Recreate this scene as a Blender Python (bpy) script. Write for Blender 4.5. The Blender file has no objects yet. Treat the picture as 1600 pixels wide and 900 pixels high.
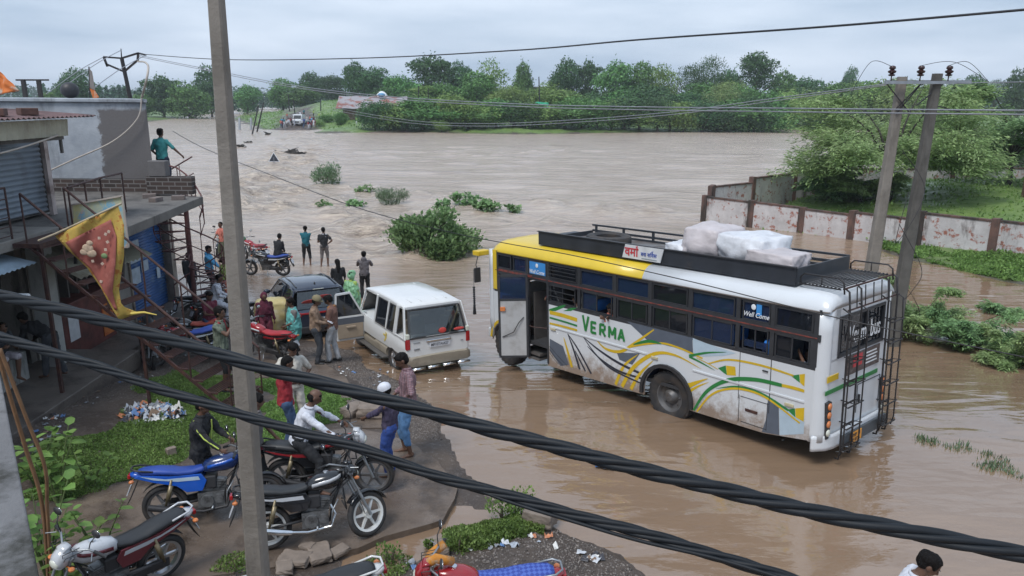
import bpy, bmesh, math, random
import numpy as np
from mathutils import Matrix, Vector, Quaternion
sc = bpy.context.scene
PI = math.pi
R_ = math.radians
# ------------------------------------------------------------ camera
F = 1161.0; CZ = 5.8; PT = math.atan(295 / F); RL = R_(0.5)
cp, sp = math.cos(PT), math.sin(PT)
cam = bpy.data.cameras.new('camera'); camo = bpy.data.objects.new('camera', cam)
sc.collection.objects.link(camo); sc.camera = camo
cam.sensor_width = 36; cam.lens = F / 1600 * 36; cam.clip_start = 0.05; cam.clip_end = 20000
_R = Vector((1, 0, 0)); _U = Vector((0, sp, cp)); _Fw = Vector((0, cp, -sp))
_R2 = _R * math.cos(RL) + _U * math.sin(RL); _U2 = _U * math.cos(RL) - _R * math.sin(RL)
camo.matrix_world = Matrix(((_R2.x, _U2.x, -_Fw.x, 0), (_R2.y, _U2.y, -_Fw.y, 0), (_R2.z, _U2.z, -_Fw.z, CZ), (0, 0, 0, 1)))
# ------------------------------------------------------------ light and sky
SUN_EL, SUN_AZ = R_(58), R_(215)
world = bpy.data.worlds.new("World"); sc.world = world; world.use_nodes = True
nt = world.node_tree; nt.nodes.clear()
wo = nt.nodes.new('ShaderNodeOutputWorld'); bg = nt.nodes.new('ShaderNodeBackground'); bg.inputs[1].default_value = 0.1
sky = nt.nodes.new('ShaderNodeTexSky'); sky.sky_type = 'NISHITA'; sky.sun_disc = False
sky.sun_elevation = SUN_EL; sky.sun_rotation = SUN_AZ; sky.air_density = 1.5; sky.dust_density = 3
tc = nt.nodes.new('ShaderNodeTexCoord'); mp = nt.nodes.new('ShaderNodeMapping'); mp.inputs['Scale'].default_value = (1, 1, 5.5)
nz = nt.nodes.new('ShaderNodeTexNoise'); nz.inputs['Scale'].default_value = 2.2; nz.inputs['Detail'].default_value = 6; nz.inputs['Roughness'].default_value = .5
cr = nt.nodes.new('ShaderNodeValToRGB')
cr.color_ramp.elements[0].position = .38; cr.color_ramp.elements[0].color = (.29, .37, .485, 1)
cr.color_ramp.elements[1].position = .62; cr.color_ramp.elements[1].color = (.47, .54, .645, 1)
vm = nt.nodes.new('ShaderNodeVectorMath'); vm.operation = 'SCALE'; vm.inputs['Scale'].default_value = 10.2
mx = nt.nodes.new('ShaderNodeMix'); mx.data_type = 'RGBA'; mx.inputs[0].default_value = .92
nt.links.new(tc.outputs['Generated'], mp.inputs[0]); nt.links.new(mp.outputs[0], nz.inputs['Vector'])
nt.links.new(nz.outputs[0], cr.inputs[0]); nt.links.new(cr.outputs[0], vm.inputs[0])
nt.links.new(sky.outputs[0], mx.inputs[6]); nt.links.new(vm.outputs[0], mx.inputs[7])
nt.links.new(mx.outputs[2], bg.inputs[0]); nt.links.new(bg.outputs[0], wo.inputs[0])
sl = bpy.data.lights.new('sun', 'SUN'); sl.energy = 1.5; sl.angle = R_(22); sl.color = (1, .97, .93)
so = bpy.data.objects.new('sun', sl); sc.collection.objects.link(so)
so.rotation_euler = (PI / 2 - SUN_EL, 0, PI - SUN_AZ)
sc.view_settings.view_transform = 'Standard'; sc.view_settings.look = 'None'
sc.view_settings.exposure = 0.68; sc.view_settings.gamma = 1; sc.view_settings.use_curve_mapping = False
sc.cycles.max_bounces = 6; sc.cycles.volume_bounces = 0; sc.cycles.transparent_max_bounces = 12
sc.cycles.caustics_reflective = False; sc.cycles.caustics_refractive = False

# ------------------------------------------------------------ water level, pixel helpers
def W(y):
    t = min(1, max(0, (y - 11.5) / 8.5)); s = t * t * (3 - 2 * t)
    t2 = min(1, max(0, (y - 20) / 12)); s2 = t2 * t2 * (3 - 2 * t2)
    return -.7 * s - .15 * s2
def ray(px, py):
    a, b = px - 800, py - 450
    X = (a * math.cos(RL) + b * math.sin(RL)) / F; Y = (-a * math.sin(RL) + b * math.cos(RL)) / F
    return (X, cp - Y * sp, -sp - Y * cp)
def P(px, py, h=0):          # where the sight line meets the ground
    d = ray(px, py); z = h
    if d[2] > -1e-4: return Vector((d[0] * 3000, d[1] * 3000, h))
    for _ in range(40):
        t = (z - CZ) / d[2]; z = z * .5 + .5 * (W(d[1] * t) + h)
    return Vector((d[0] * t, d[1] * t, z))
def Q(px, py, y):            # ... and a wall standing at distance y
    d = ray(px, py); t = y / d[1]; return Vector((d[0] * t, y, CZ + d[2] * t))
def QX(px, py, x):
    d = ray(px, py); t = x / d[0]; return Vector((x, d[1] * t, CZ + d[2] * t))
def QP(px, py, o, n):        # ... and any plane
    d = Vector(ray(px, py)); o = Vector(o); n = Vector(n); c = Vector((0, 0, CZ))
    return c + d * ((o - c).dot(n) / d.dot(n))

# ------------------------------------------------------------ objects
COL = sc.collection
def tag(o, label=None, cat=None, group=None, kind=None):
    if label: o['label'] = label
    if cat: o['category'] = cat
    if group: o['group'] = group
    if kind: o['kind'] = kind
    return o
def empty(name, loc=(0, 0, 0), rz=0, label=None, cat=None, group=None, kind=None):
    o = bpy.data.objects.new(name, None); COL.objects.link(o); o.empty_display_size = .1
    o.location = loc; o.rotation_euler = (0, 0, rz); return tag(o, label, cat, group, kind)
def copy_tree(o, parent=None):
    c = o.copy(); COL.objects.link(c)
    if parent: c.parent = parent
    for ch in list(o.children): copy_tree(ch, c)
    return c
I4 = Matrix.Identity(4)
def T(x=0, y=0, z=0): return Matrix.Translation((x, y, z))
def RX(a): return Matrix.Rotation(a, 4, 'X')
def RY(a): return Matrix.Rotation(a, 4, 'Y')
def RZ(a): return Matrix.Rotation(a, 4, 'Z')
def SC(x, y, z): return Matrix.Diagonal((x, y, z, 1))
def basis(u, v, w, o=(0, 0, 0)):
    u, v, w = Vector(u), Vector(v), Vector(w)
    return Matrix(((u.x, v.x, w.x, o[0]), (u.y, v.y, w.y, o[1]), (u.z, v.z, w.z, o[2]), (0, 0, 0, 1)))
class MB:
    def __init__(s): s.v = []; s.f = []; s.m = []; s.mi = 0; s.X = I4
    def add(s, vs, fs):
        b = len(s.v); X = s.X
        if X is I4: s.v.extend([tuple(p) for p in vs])
        else: s.v.extend([tuple(X @ Vector(p)) for p in vs])
        s.f.extend([tuple(b + i for i in f) for f in fs]); s.m.extend([s.mi] * len(fs)); return s
    def box(s, c, d, rz=0, rx=0, ry=0):
        M = T(*c) @ RZ(rz) @ RY(ry) @ RX(rx); h = [k / 2 for k in d]
        vs = [M @ Vector((sx * h[0], sy * h[1], sz * h[2])) for sx in (-1, 1) for sy in (-1, 1) for sz in (-1, 1)]
        return s.add(vs, [(0, 1, 3, 2), (4, 6, 7, 5), (0, 4, 5, 1), (2, 3, 7, 6), (0, 2, 6, 4), (1, 5, 7, 3)])
    def bar(s, a, b, w, h=None, up=(0, 0, 1)):
        a, b = Vector(a), Vector(b); h = h or w; d = (b - a); L = d.length
        if L < 1e-6: return s
        d.normalize(); u = Vector(up)
        if abs(d.dot(u)) > .98: u = Vector((1, 0, 0))
        r = d.cross(u).normalized(); q = r.cross(d)
        vs = [e + r * (i * w / 2) + q * (j * h / 2) for e in (a, b) for i in (-1, 1) for j in (-1, 1)]
        return s.add(vs, [(0, 1, 3, 2), (4, 6, 7, 5), (0, 4, 5, 1), (2, 3, 7, 6), (0, 2, 6, 4), (1, 5, 7, 3)])
    def tube(s, path, r, seg=8, cap=True, closed=False):
        path = [Vector(p) for p in path]; n = len(path)
        rs = r if isinstance(r, (list, tuple)) else [r] * n
        rings = []; prev = None
        for i, p in enumerate(path):
            if closed: d = path[(i + 1) % n] - path[i - 1]
            else: d = path[min(i + 1, n - 1)] - path[max(i - 1, 0)]
            if d.length < 1e-9: d = Vector((0, 0, 1))
            d.normalize()
            if prev is None:
                u = Vector((0, 0, 1)) if abs(d.z) < .9 else Vector((1, 0, 0)); a = d.cross(u).normalized()
            else:
                a = prev - d * prev.dot(d)
                a = a.normalized() if a.length > 1e-6 else d.orthogonal().normalized()
            prev = a; b = d.cross(a)
            rings.append([p + (a * math.cos(2 * PI * k / seg) + b * math.sin(2 * PI * k / seg)) * rs[i] for k in range(seg)])
        return s.loft(rings, cap=cap and not closed, closed=closed)
    def loft(s, rings, cap=True, closed=False):
        n = len(rings); m = len(rings[0]); vs = [p for r in rings for p in r]; fs = []
        for i in range(n if closed else n - 1):
            j = (i + 1) % n
            for k in range(m):
                l = (k + 1) % m; fs.append((i * m + k, i * m + l, j * m + l, j * m + k))
        if cap: fs.append(tuple(reversed(range(m)))); fs.append(tuple((n - 1) * m + k for k in range(m)))
        return s.add(vs, fs)
    def lathe(s, prof, seg=16, M=None, cap=False):   # prof: (r, z) around local z
        M = M or I4
        rings = [[M @ Vector((r * math.cos(2 * PI * k / seg), r * math.sin(2 * PI * k / seg), z)) for k in range(seg)] for r, z in prof]
        return s.loft(rings, cap=cap)
    def ring(s, prof, seg=24, M=None):               # closed profile
        M = M or I4
        rings = [[M @ Vector((r * math.cos(2 * PI * k / seg), r * math.sin(2 * PI * k / seg), z)) for k in range(seg)] for r, z in prof]
        return s.loft(rings, cap=False, closed=True)
    def sphere(s, c, r, seg=12, M=None):
        if not isinstance(r, (list, tuple)): r = (r, r, r)
        n = max(4, seg // 2); c = Vector(c); M = M or I4
        prof = [(max(1e-4, math.sin(PI * i / n)), -math.cos(PI * i / n)) for i in range(n + 1)]
        rings = [[c + (M.to_3x3() @ Vector((a * math.cos(2 * PI * k / seg) * r[0], a * math.sin(2 * PI * k / seg) * r[1], b * r[2]))) for k in range(seg)] for a, b in prof]
        return s.loft(rings, cap=True)
    def prism(s, pts, d0, d1, M=None):               # pts 2-D (x, z) outline, thickness along y
        M = M or I4; n = len(pts)
        vs = [M @ Vector((x, d0, z)) for x, z in pts] + [M @ Vector((x, d1, z)) for x, z in pts]
        return s.add(vs, [tuple(range(n)), tuple(reversed(range(n, 2 * n)))] + [(i, i + n, (i + 1) % n + n, (i + 1) % n) for i in range(n)])
    def quad(s, *p): return s.add(p, [tuple(range(len(p)))])
    def sheet(s, rows, th=0):                        # rows of points -> grid, optional thickness
        n, m = len(rows), len(rows[0]); vs = [Vector(p) for r in rows for p in r]
        fs = [(i * m + k, i * m + k + 1, (i + 1) * m + k + 1, (i + 1) * m + k) for i in range(n - 1) for k in range(m - 1)]
        if th:
            N = Vector((0, 0, 0))
            for f in fs: N += (vs[f[1]] - vs[f[0]]).cross(vs[f[2]] - vs[f[0]])
            N = N.normalized() * th; b = len(vs); vs2 = [v - N for v in vs]
            fs2 = [tuple(reversed([b + i for i in f])) for f in fs]
            rim = [k for k in range(m)] + [i * m + m - 1 for i in range(1, n)] + [(n - 1) * m + k for k in range(m - 2, -1, -1)] + [i * m for i in range(n - 2, 0, -1)]
            fs3 = [(rim[i], b + rim[i], b + rim[(i + 1) % len(rim)], rim[(i + 1) % len(rim)]) for i in range(len(rim))]
            return s.add(vs + vs2, fs + fs2 + fs3)
        return s.add(vs, fs)
    def mesh(s, name):
        me = bpy.data.meshes.new(name); me.from_pydata(s.v, [], s.f)
        if any(s.m): me.polygons.foreach_set('material_index', s.m)
        return me
    def build(s, name, mats, parent=None, smooth=None, bev=0, loc=None):
        me = s.mesh(name)
        for m_ in (mats if isinstance(mats, (list, tuple)) else [mats]): me.materials.append(m_)
        o = bpy.data.objects.new(name, me); COL.objects.link(o)
        if parent: o.parent = parent
        if loc is not None: o.location = loc
        fix(me)
        if smooth is not None: shade(me, smooth)
        if bev:
            b = o.modifiers.new('b', 'BEVEL'); b.width = bev; b.segments = 2; b.limit_method = 'ANGLE'; b.angle_limit = R_(35); b.harden_normals = False
        return o
def fix(me):
    bm = bmesh.new(); bm.from_mesh(me); bmesh.ops.recalc_face_normals(bm, faces=bm.faces); bm.to_mesh(me); bm.free()
def shade(me, ang=40):
    me.polygons.foreach_set('use_smooth', [True] * len(me.polygons))
    if ang < 180: me.set_sharp_from_angle(angle=R_(ang))
def raw_mesh(name, V, Fc, mats, uv=None):            # numpy fast path, all faces same vertex count
    me = bpy.data.meshes.new(name); V = np.asarray(V, np.float32); Fc = np.asarray(Fc, np.int32); k = Fc.shape[1]
    me.vertices.add(len(V)); me.vertices.foreach_set('co', V.ravel())
    me.loops.add(Fc.size); me.loops.foreach_set('vertex_index', Fc.ravel())
    me.polygons.add(len(Fc)); me.polygons.foreach_set('loop_start', np.arange(0, Fc.size, k, dtype=np.int32))
    me.update(calc_edges=True)
    for m_ in (mats if isinstance(mats, (list, tuple)) else [mats]): me.materials.append(m_)
    return me
def link(name, me, parent=None, loc=None):
    o = bpy.data.objects.new(name, me); COL.objects.link(o)
    if parent: o.parent = parent
    if loc is not None: o.location = loc
    return o
# ------------------------------------------------------------ materials
_MC = {}
def L(r, g, b):                                       # sRGB 0-255 -> linear
    return tuple(((c / 255) / 12.92 if c <= 10 else ((c / 255 + .055) / 1.055) ** 2.4) for c in (r, g, b))
def mat(name, col, rough=.6, metal=0, var=.15, scale=6, bump=0, bscale=None, spec=.5, coat=0, dirt=None, dscale=2, dlo=.5, dhi=.7, coord='Object', trans=0, alpha=1, sss=0):
    if name in _MC: return _MC[name]
    m = bpy.data.materials.new(name); m.use_nodes = True; n = m.node_tree; b = n.nodes['Principled BSDF']; _MC[name] = m
    b.inputs['Roughness'].default_value = rough; b.inputs['Metallic'].default_value = metal
    b.inputs['Specular IOR Level'].default_value = spec; b.inputs['Coat Weight'].default_value = coat
    if trans: b.inputs['Transmission Weight'].default_value = trans
    if alpha < 1: b.inputs['Alpha'].default_value = alpha
    if sss: b.inputs['Subsurface Weight'].default_value = sss; b.inputs['Subsurface Scale'].default_value = .01
    t = n.nodes.new('ShaderNodeTexCoord'); z = n.nodes.new('ShaderNodeTexNoise'); z.inputs['Scale'].default_value = scale; z.inputs['Detail'].default_value = 5
    n.links.new(t.outputs[coord], z.inputs['Vector'])
    r = n.nodes.new('ShaderNodeMapRange'); r.inputs[1].default_value = .25; r.inputs[2].default_value = .75; r.inputs[3].default_value = 1 - var; r.inputs[4].default_value = 1 + var
    n.links.new(z.outputs[0], r.inputs[0])
    c = n.nodes.new('ShaderNodeVectorMath'); c.operation = 'SCALE'; c.inputs[0].default_value = col; n.links.new(r.outputs[0], c.inputs['Scale'])
    out = c.outputs[0]
    if dirt:
        z2 = n.nodes.new('ShaderNodeTexNoise'); z2.inputs['Scale'].default_value = dscale; z2.inputs['Detail'].default_value = 8; z2.inputs['Roughness'].default_value = .65
        n.links.new(t.outputs[coord], z2.inputs['Vector'])
        r2 = n.nodes.new('ShaderNodeMapRange'); r2.inputs[1].default_value = dlo; r2.inputs[2].default_value = dhi; n.links.new(z2.outputs[0], r2.inputs[0])
        q = n.nodes.new('ShaderNodeMix'); q.data_type = 'RGBA'; q.inputs[7].default_value = (*dirt, 1)
        n.links.new(r2.outputs[0], q.inputs[0]); n.links.new(out, q.inputs[6]); out = q.outputs[2]
    n.links.new(out, b.inputs['Base Color'])
    if bump:
        z3 = n.nodes.new('ShaderNodeTexNoise'); z3.inputs['Scale'].default_value = bscale or scale * 3; z3.inputs['Detail'].default_value = 6
        n.links.new(t.outputs[coord], z3.inputs['Vector']); bp = n.nodes.new('ShaderNodeBump'); bp.inputs['Strength'].default_value = 1; bp.inputs['Distance'].default_value = bump
        n.links.new(z3.outputs[0], bp.inputs['Height']); n.links.new(bp.outputs[0], b.inputs['Normal'])
    return m
def glassmat(name, tint, refl=.12, rough=.03):
    if name in _MC: return _MC[name]
    m = bpy.data.materials.new(name); m.use_nodes = True; n = m.node_tree; n.nodes.remove(n.nodes['Principled BSDF']); _MC[name] = m
    o = n.nodes['Material Output']; tr = n.nodes.new('ShaderNodeBsdfTransparent'); tr.inputs[0].default_value = (*tint, 1)
    g = n.nodes.new('ShaderNodeBsdfGlossy'); g.inputs['Roughness'].default_value = rough
    lw = n.nodes.new('ShaderNodeFresnel'); lw.inputs[0].default_value = 1.5; ad = n.nodes.new('ShaderNodeMath'); ad.operation = 'ADD'; ad.inputs[1].default_value = refl; ad.use_clamp = True
    mi = n.nodes.new('ShaderNodeMixShader'); n.links.new(lw.outputs[0], ad.inputs[0]); n.links.new(ad.outputs[0], mi.inputs[0])
    n.links.new(tr.outputs[0], mi.inputs[1]); n.links.new(g.outputs[0], mi.inputs[2]); n.links.new(mi.outputs[0], o.inputs[0]); return m
def setmat(o, m, i=0):
    o.material_slots[i].link = 'OBJECT'; o.material_slots[i].material = m
# ------------------------------------------------------------ numpy noise
_rg = np.random.RandomState(7); _tab = _rg.rand(512, 512)
def vnoise(x, y, s=1.0, seed=0):
    x = np.asarray(x, float) / s + seed * 17.3 + 1000; y = np.asarray(y, float) / s + seed * 31.7 + 1000
    xi = np.floor(x).astype(int); yi = np.floor(y).astype(int); fx = x - xi; fy = y - yi
    fx = fx * fx * (3 - 2 * fx); fy = fy * fy * (3 - 2 * fy); a = lambda i, j: _tab[(xi + i) % 512, (yi + j) % 512]
    return (a(0, 0) * (1 - fx) + a(1, 0) * fx) * (1 - fy) + (a(0, 1) * (1 - fx) + a(1, 1) * fx) * fy - .5
def fnoise(x, y, s, o=4, seed=0): return sum(vnoise(x, y, s / 2 ** i, seed + i) / 2 ** i for i in range(o))
def inside(x, y, poly):
    r = np.zeros(x.shape, bool); n = len(poly)
    for i in range(n):
        (x0, y0), (x1, y1) = poly[i], poly[(i + 1) % n]
        if y0 == y1: continue
        r ^= ((y0 > y) != (y1 > y)) & (x < (x1 - x0) * (y - y0) / (y1 - y0) + x0)
    return r
def pdist(x, y, pts, closed=False):
    d = np.full(x.shape, 1e9); n = len(pts)
    for i in range(n if closed else n - 1):
        (x0, y0), (x1, y1) = pts[i], pts[(i + 1) % n]; dx, dy = x1 - x0, y1 - y0; l = dx * dx + dy * dy + 1e-9
        t = np.clip(((x - x0) * dx + (y - y0) * dy) / l, 0, 1)
        d = np.minimum(d, np.hypot(x - x0 - t * dx, y - y0 - t * dy))
    return d
def sdist(x, y, poly): return pdist(x, y, poly, True) * np.where(inside(x, y, poly), 1, -1)
def Wn(y):
    t = np.clip((y - 11.5) / 8.5, 0, 1); t2 = np.clip((y - 20) / 12, 0, 1)
    return -.7 * t * t * (3 - 2 * t) - .15 * t2 * t2 * (3 - 2 * t2)
def pxp(l, h=0): return [tuple(P(a, b, h)[:2]) for a, b in l]
# ============================================================ ground and water
land_left = pxp([(262, 478), (345, 500), (385, 520), (470, 532), (556, 548), (583, 578), (622, 602), (672, 632), (690, 680), (706, 730), (762, 772), (788, 790), (752, 800), (697, 798), (700, 815), (640, 836), (560, 866), (520, 878), (560, 900)])
land_left += [(-2.4, 7.2), (-2.6, 3), (-40, 3), (-40, 24), (-14, 24)]
mound = pxp([(600, 893), (650, 874), (735, 832), (800, 806), (852, 812), (880, 835), (935, 862), (985, 890), (1010, 915)]); mound += [(0.4, 6.2), (-1.9, 6.2)]
strip = pxp([(1345, 372), (1400, 398), (1480, 420), (1560, 437), (1640, 452)]) + [(40, 24), (60, 40), (30, 58)]
yard = pxp([(1103, 345), (1600, 415), (1700, 425)]) + [(60, 34), (90, 70), (40, 62)]
yard = [tuple(P(1103, 345)[:2]), tuple(P(1600, 415)[:2]), (40, 20), (120, 30), (120, 53), (42, 52.3), (30, 51.4), (22.4, 50.4), (18.4, 49.2), (14.6, 45.6)]
farland = pxp([(366, 185), (388, 193), (412, 202), (440, 203), (487, 203), (492, 208), (560, 208), (640, 206), (700, 208), (830, 210), (1000, 207), (1120, 205), (1250, 204), (1400, 203), (1600, 200)])
farland = [(-110, 360)] + farland + [(900, 215), (3900, 300), (3900, 3900), (-300, 3900), (-190, 700)]
leftland = [tuple(P(235, 190)[:2]), tuple(P(300, 181)[:2]), tuple(P(340, 176)[:2]), (-190, 420), (-230, 520), (-420, 3900), (-3900, 3900), (-3900, 150), (-160, 150)]
def axis(segs):
    o = []
    for a, b, st in segs: o += list(np.arange(a, b, st))
    return np.array(o + [segs[-1][1]])
gx = axis([(-3900, -600, 300), (-600, -200, 40), (-200, -60, 6), (-60, -14, 2), (-14, 6, .11), (6, 40, .6), (40, 120, 4), (120, 400, 14), (400, 3900, 250)])
gy = axis([(-60, -5, 10), (-5, 4, 1), (4, 24, .12), (24, 60, .7), (60, 140, 4), (140, 230, 2.2), (230, 500, 12), (500, 1000, 50), (1000, 3900, 300)])
def land_h(X, Y):
    n = fnoise(X, Y, 1.6, 5, 3)
    dl = sdist(X, Y, land_left) + n * .35
    h = np.where(dl > 0, np.minimum(.02 + dl * .05, .07), np.maximum(dl * .13, -.42)) + n * .02
    dm = sdist(X, Y, mound) + n * .25
    h = np.maximum(h, np.where(dm > 0, np.minimum(.02 + dm * .17, .2), np.maximum(dm * .3, -.42)) + n * .05)
    ds = sdist(X, Y, strip) + n * .8
    h = np.maximum(h, np.where(ds > 0, np.minimum(.03 + ds * .1, .25), np.maximum(ds * .2, -.42)))
    dy = sdist(X, Y, yard)
    h = np.maximum(h, np.where(dy > 0, np.clip((X - 14.5) * .17 - .15, -.3, 1.75) * np.clip(dy / .8, .5, 1) + n * .1, -.5))
    df = sdist(X, Y, farland) + n * 2
    hf = np.where(df > 0, np.minimum(.1 + df * .085, 2.2) + n * .3, np.maximum(df * .1, -.6))
    hill = 4.3 * np.exp(-(((X + 44) / 34) ** 2 + ((Y - 262) / 52) ** 2))
    h = np.maximum(h, hf + np.where(df > 0, hill * np.clip(df / 25, 0, 1), 0))
    de = sdist(X, Y, leftland) + n * 2
    h = np.maximum(h, np.where(de > 0, np.minimum(.2 + de * .04, 2.0), np.maximum(de * .1, -.6)))
    return h
def ground_z(x, y): return float(land_h(np.array([x]), np.array([y]))[0] + Wn(np.array([y]))[0])
def GP(px, py):              # sight line on the real ground (or the water where that is higher)
    d = ray(px, py); t = np.geomspace(3, 900, 6000); x, y, z = d[0] * t, d[1] * t, CZ + d[2] * t
    g = np.maximum(land_h(x, y), 0) + Wn(y); i = int(np.argmax(z < g))
    return Vector((x[i], y[i], g[i]))
def gridmesh(name, gx, gy, zf, mt):
    X, Y = np.meshgrid(gx, gy); Z = zf(X, Y); n, m = X.shape
    V = np.c_[X.ravel(), Y.ravel(), Z.ravel()]; i = np.arange(n * m).reshape(n, m)
    Fc = np.c_[i[:-1, :-1].ravel(), i[:-1, 1:].ravel(), i[1:, 1:].ravel(), i[1:, :-1].ravel()]
    me = raw_mesh(name, V, Fc, mt); me.polygons.foreach_set('use_smooth', [True] * len(me.polygons)); return me, X, Y
def nodes(name):
    m = bpy.data.materials.new(name); m.use_nodes = True; n = m.node_tree; _MC[name] = m
    return m, n, n.nodes['Principled BSDF']
def N(n, t, **k):
    x = n.nodes.new(t)
    for a, b in k.items():
        if a in x.inputs.keys() if hasattr(x.inputs, 'keys') else False: x.inputs[a].default_value = b
        else: setattr(x, a, b)
    return x
def mixc(n, f, a, b):
    q = n.nodes.new('ShaderNodeMix'); q.data_type = 'RGBA'
    for i, v in ((0, f), (6, a), (7, b)):
        if isinstance(v, (int, float)): q.inputs[i].default_value = v
        elif isinstance(v, tuple): q.inputs[i].default_value = (*v, 1)[:4]
        else: n.links.new(v, q.inputs[i])
    return q.outputs[2]
def rng(n, v, a, b, c=0, d=1):
    r = n.nodes.new('ShaderNodeMapRange'); n.links.new(v, r.inputs[0])
    for i, k in enumerate((a, b, c, d)): r.inputs[i + 1].default_value = k
    return r.outputs[0]
def noise(n, vec, s, det=5, rough=.55, dist=0):
    z = n.nodes.new('ShaderNodeTexNoise'); z.inputs['Scale'].default_value = s; z.inputs['Detail'].default_value = det; z.inputs['Roughness'].default_value = rough; z.inputs['Distortion'].default_value = dist
    if vec is not None: n.links.new(vec, z.inputs['Vector'])
    return z.outputs[0]
def bumpn(n, h, d, b, prev=None, st=1):
    k = n.nodes.new('ShaderNodeBump'); k.inputs['Distance'].default_value = d; k.inputs['Strength'].default_value = st
    if isinstance(d, (int, float)): pass
    n.links.new(h, k.inputs['Height'])
    if prev is not None: n.links.new(prev, k.inputs['Normal'])
    if b is not None: n.links.new(k.outputs[0], b.inputs['Normal'])
    return k.outputs[0]
# ground material: wet earth and gravel near, green far (weight stored per point)
gm, n, b = nodes('ground')
tcn = n.nodes.new('ShaderNodeTexCoord').outputs['Object']
at = n.nodes.new('ShaderNodeAttribute'); at.attribute_name = 'green'
a1 = noise(n, tcn, 1.1, 8, .6); a2 = noise(n, tcn, 14, 6, .7); a3 = noise(n, tcn, 60, 3, .7)
earth = mixc(n, rng(n, a1, .35, .65), (.052, .038, .030), (.100, .077, .062))
earth = mixc(n, rng(n, a2, .55, .7), earth, (.175, .15, .135))
earth = mixc(n, rng(n, a3, .64, .72), earth, (.30, .28, .26))
gn = noise(n, tcn, .06, 6, .6); green = mixc(n, rng(n, gn, .4, .65), (.12, .20, .05), (.20, .29, .08))
green = mixc(n, rng(n, a1, .4, .7), green, (.09, .16, .04))
n.links.new(mixc(n, at.outputs['Fac'], earth, green), b.inputs['Base Color'])
n.links.new(rng(n, a1, .4, .6, .34, .8), b.inputs['Roughness'])
bumpn(n, a2, .02, b, bumpn(n, a3, .008, None))
me, X, Y = gridmesh('ground', gx, gy, lambda X, Y: land_h(X, Y) + Wn(Y), gm)
df = sdist(X, Y, farland); de = sdist(X, Y, leftland); dy = sdist(X, Y, yard); ds = sdist(X, Y, strip)
g = np.clip(np.maximum.reduce([df / 1.0, de / 1.0, np.clip(dy, 0, .95), np.clip(ds, 0, .8)]), 0, 1)
g = np.where(pdist(X, Y, pxp([(463, 203), (466, 186), (475, 175)])) < 4.5, 0, g)
ga = me.attributes.new('green', 'FLOAT', 'POINT'); ga.data.foreach_set('value', g.ravel().astype(np.float32))
tag(link('ground', me), kind='structure')
# water ------------------------------------------------------------
foamlines = [(pxp([(486, 206), (478, 218), (463, 236), (448, 255), (430, 272), (408, 285), (395, 300), (405, 318)]), 4.5, 1.0),
             (pxp([(432, 276), (470, 300), (520, 318), (560, 345), (600, 372), (625, 392)]), 2.0, .9),
             (pxp([(350, 350), (420, 322), (470, 345), (520, 372), (560, 392)]), 1.2, .5),
             (pxp([(345, 300), (400, 292), (440, 285), (520, 292), (600, 300), (700, 305), (800, 318), (1000, 330)]), 2.6, .6),
             (pxp([(300, 330), (350, 318), (420, 310), (500, 330), (560, 300), (640, 330), (830, 345)]), 2.2, .45),
             (pxp([(560, 240), (640, 237), (760, 243), (900, 235)]), 2.5, .3), (pxp([(380, 285), (330, 300), (290, 330)]), 1.5, .2)]
wx = axis([(-3900, -600, 300), (-600, -200, 40), (-200, -70, 8), (-70, -26, 1.2), (-26, 12, .3), (12, 60, 1.2), (60, 260, 8), (260, 3900, 280)])
wy = axis([(-60, 2, 4), (2, 45, .3), (45, 110, .7), (110, 230, 3), (230, 500, 15), (500, 3900, 200)])
wm, n, b = nodes('flood_water')
tcn = n.nodes.new('ShaderNodeTexCoord').outputs['Object']
at = n.nodes.new('ShaderNodeAttribute'); at.attribute_name = 'turb'; tb = at.outputs['Fac']
ar = n.nodes.new('ShaderNodeAttribute'); ar.attribute_name = 'river'; rv = ar.outputs['Fac']
mpn = n.nodes.new('ShaderNodeMapping'); mpn.inputs['Scale'].default_value = (.35, 1.0, 1); mpn.inputs['Rotation'].default_value = (0, 0, R_(-14)); n.links.new(tcn, mpn.inputs[0]); st = mpn.outputs[0]
c1 = noise(n, tcn, .12, 5, .6); c2 = noise(n, st, .5, 7, .65, .6); c3 = noise(n, st, 2.2, 6, .65, .8)
mud = mixc(n, rng(n, c1, .35, .65), (.215, .142, .090), (.265, .182, .122))
muf = mixc(n, rng(n, c2, .35, .7), (.40, .315, .25), (.51, .42, .34))
mps_ = n.nodes.new('ShaderNodeMapping'); mps_.inputs['Scale'].default_value = (.10, .55, 1); n.links.new(tcn, mps_.inputs[0])
muf = mixc(n, rng(n, noise(n, mps_.outputs[0], .9, 8, .7, .5), .54, .68, 0, .6), muf, (.22, .155, .11))
mud = mixc(n, rv, mud, muf)
fo = n.nodes.new('ShaderNodeMath'); fo.operation = 'MULTIPLY'; n.links.new(tb, fo.inputs[0]); n.links.new(rng(n, c3, .42, .66), fo.inputs[1])
mud = mixc(n, fo.outputs[0], mud, (.74, .60, .46))
n.links.new(mud, b.inputs['Base Color'])
ro = n.nodes.new('ShaderNodeMath'); ro.operation = 'MULTIPLY_ADD'; n.links.new(rv, ro.inputs[0]); ro.inputs[1].default_value = .14; ro.inputs[2].default_value = .035; n.links.new(ro.outputs[0], b.inputs['Roughness'])
b.inputs['IOR'].default_value = 1.6; b.inputs['Specular IOR Level'].default_value = 1.0
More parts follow.
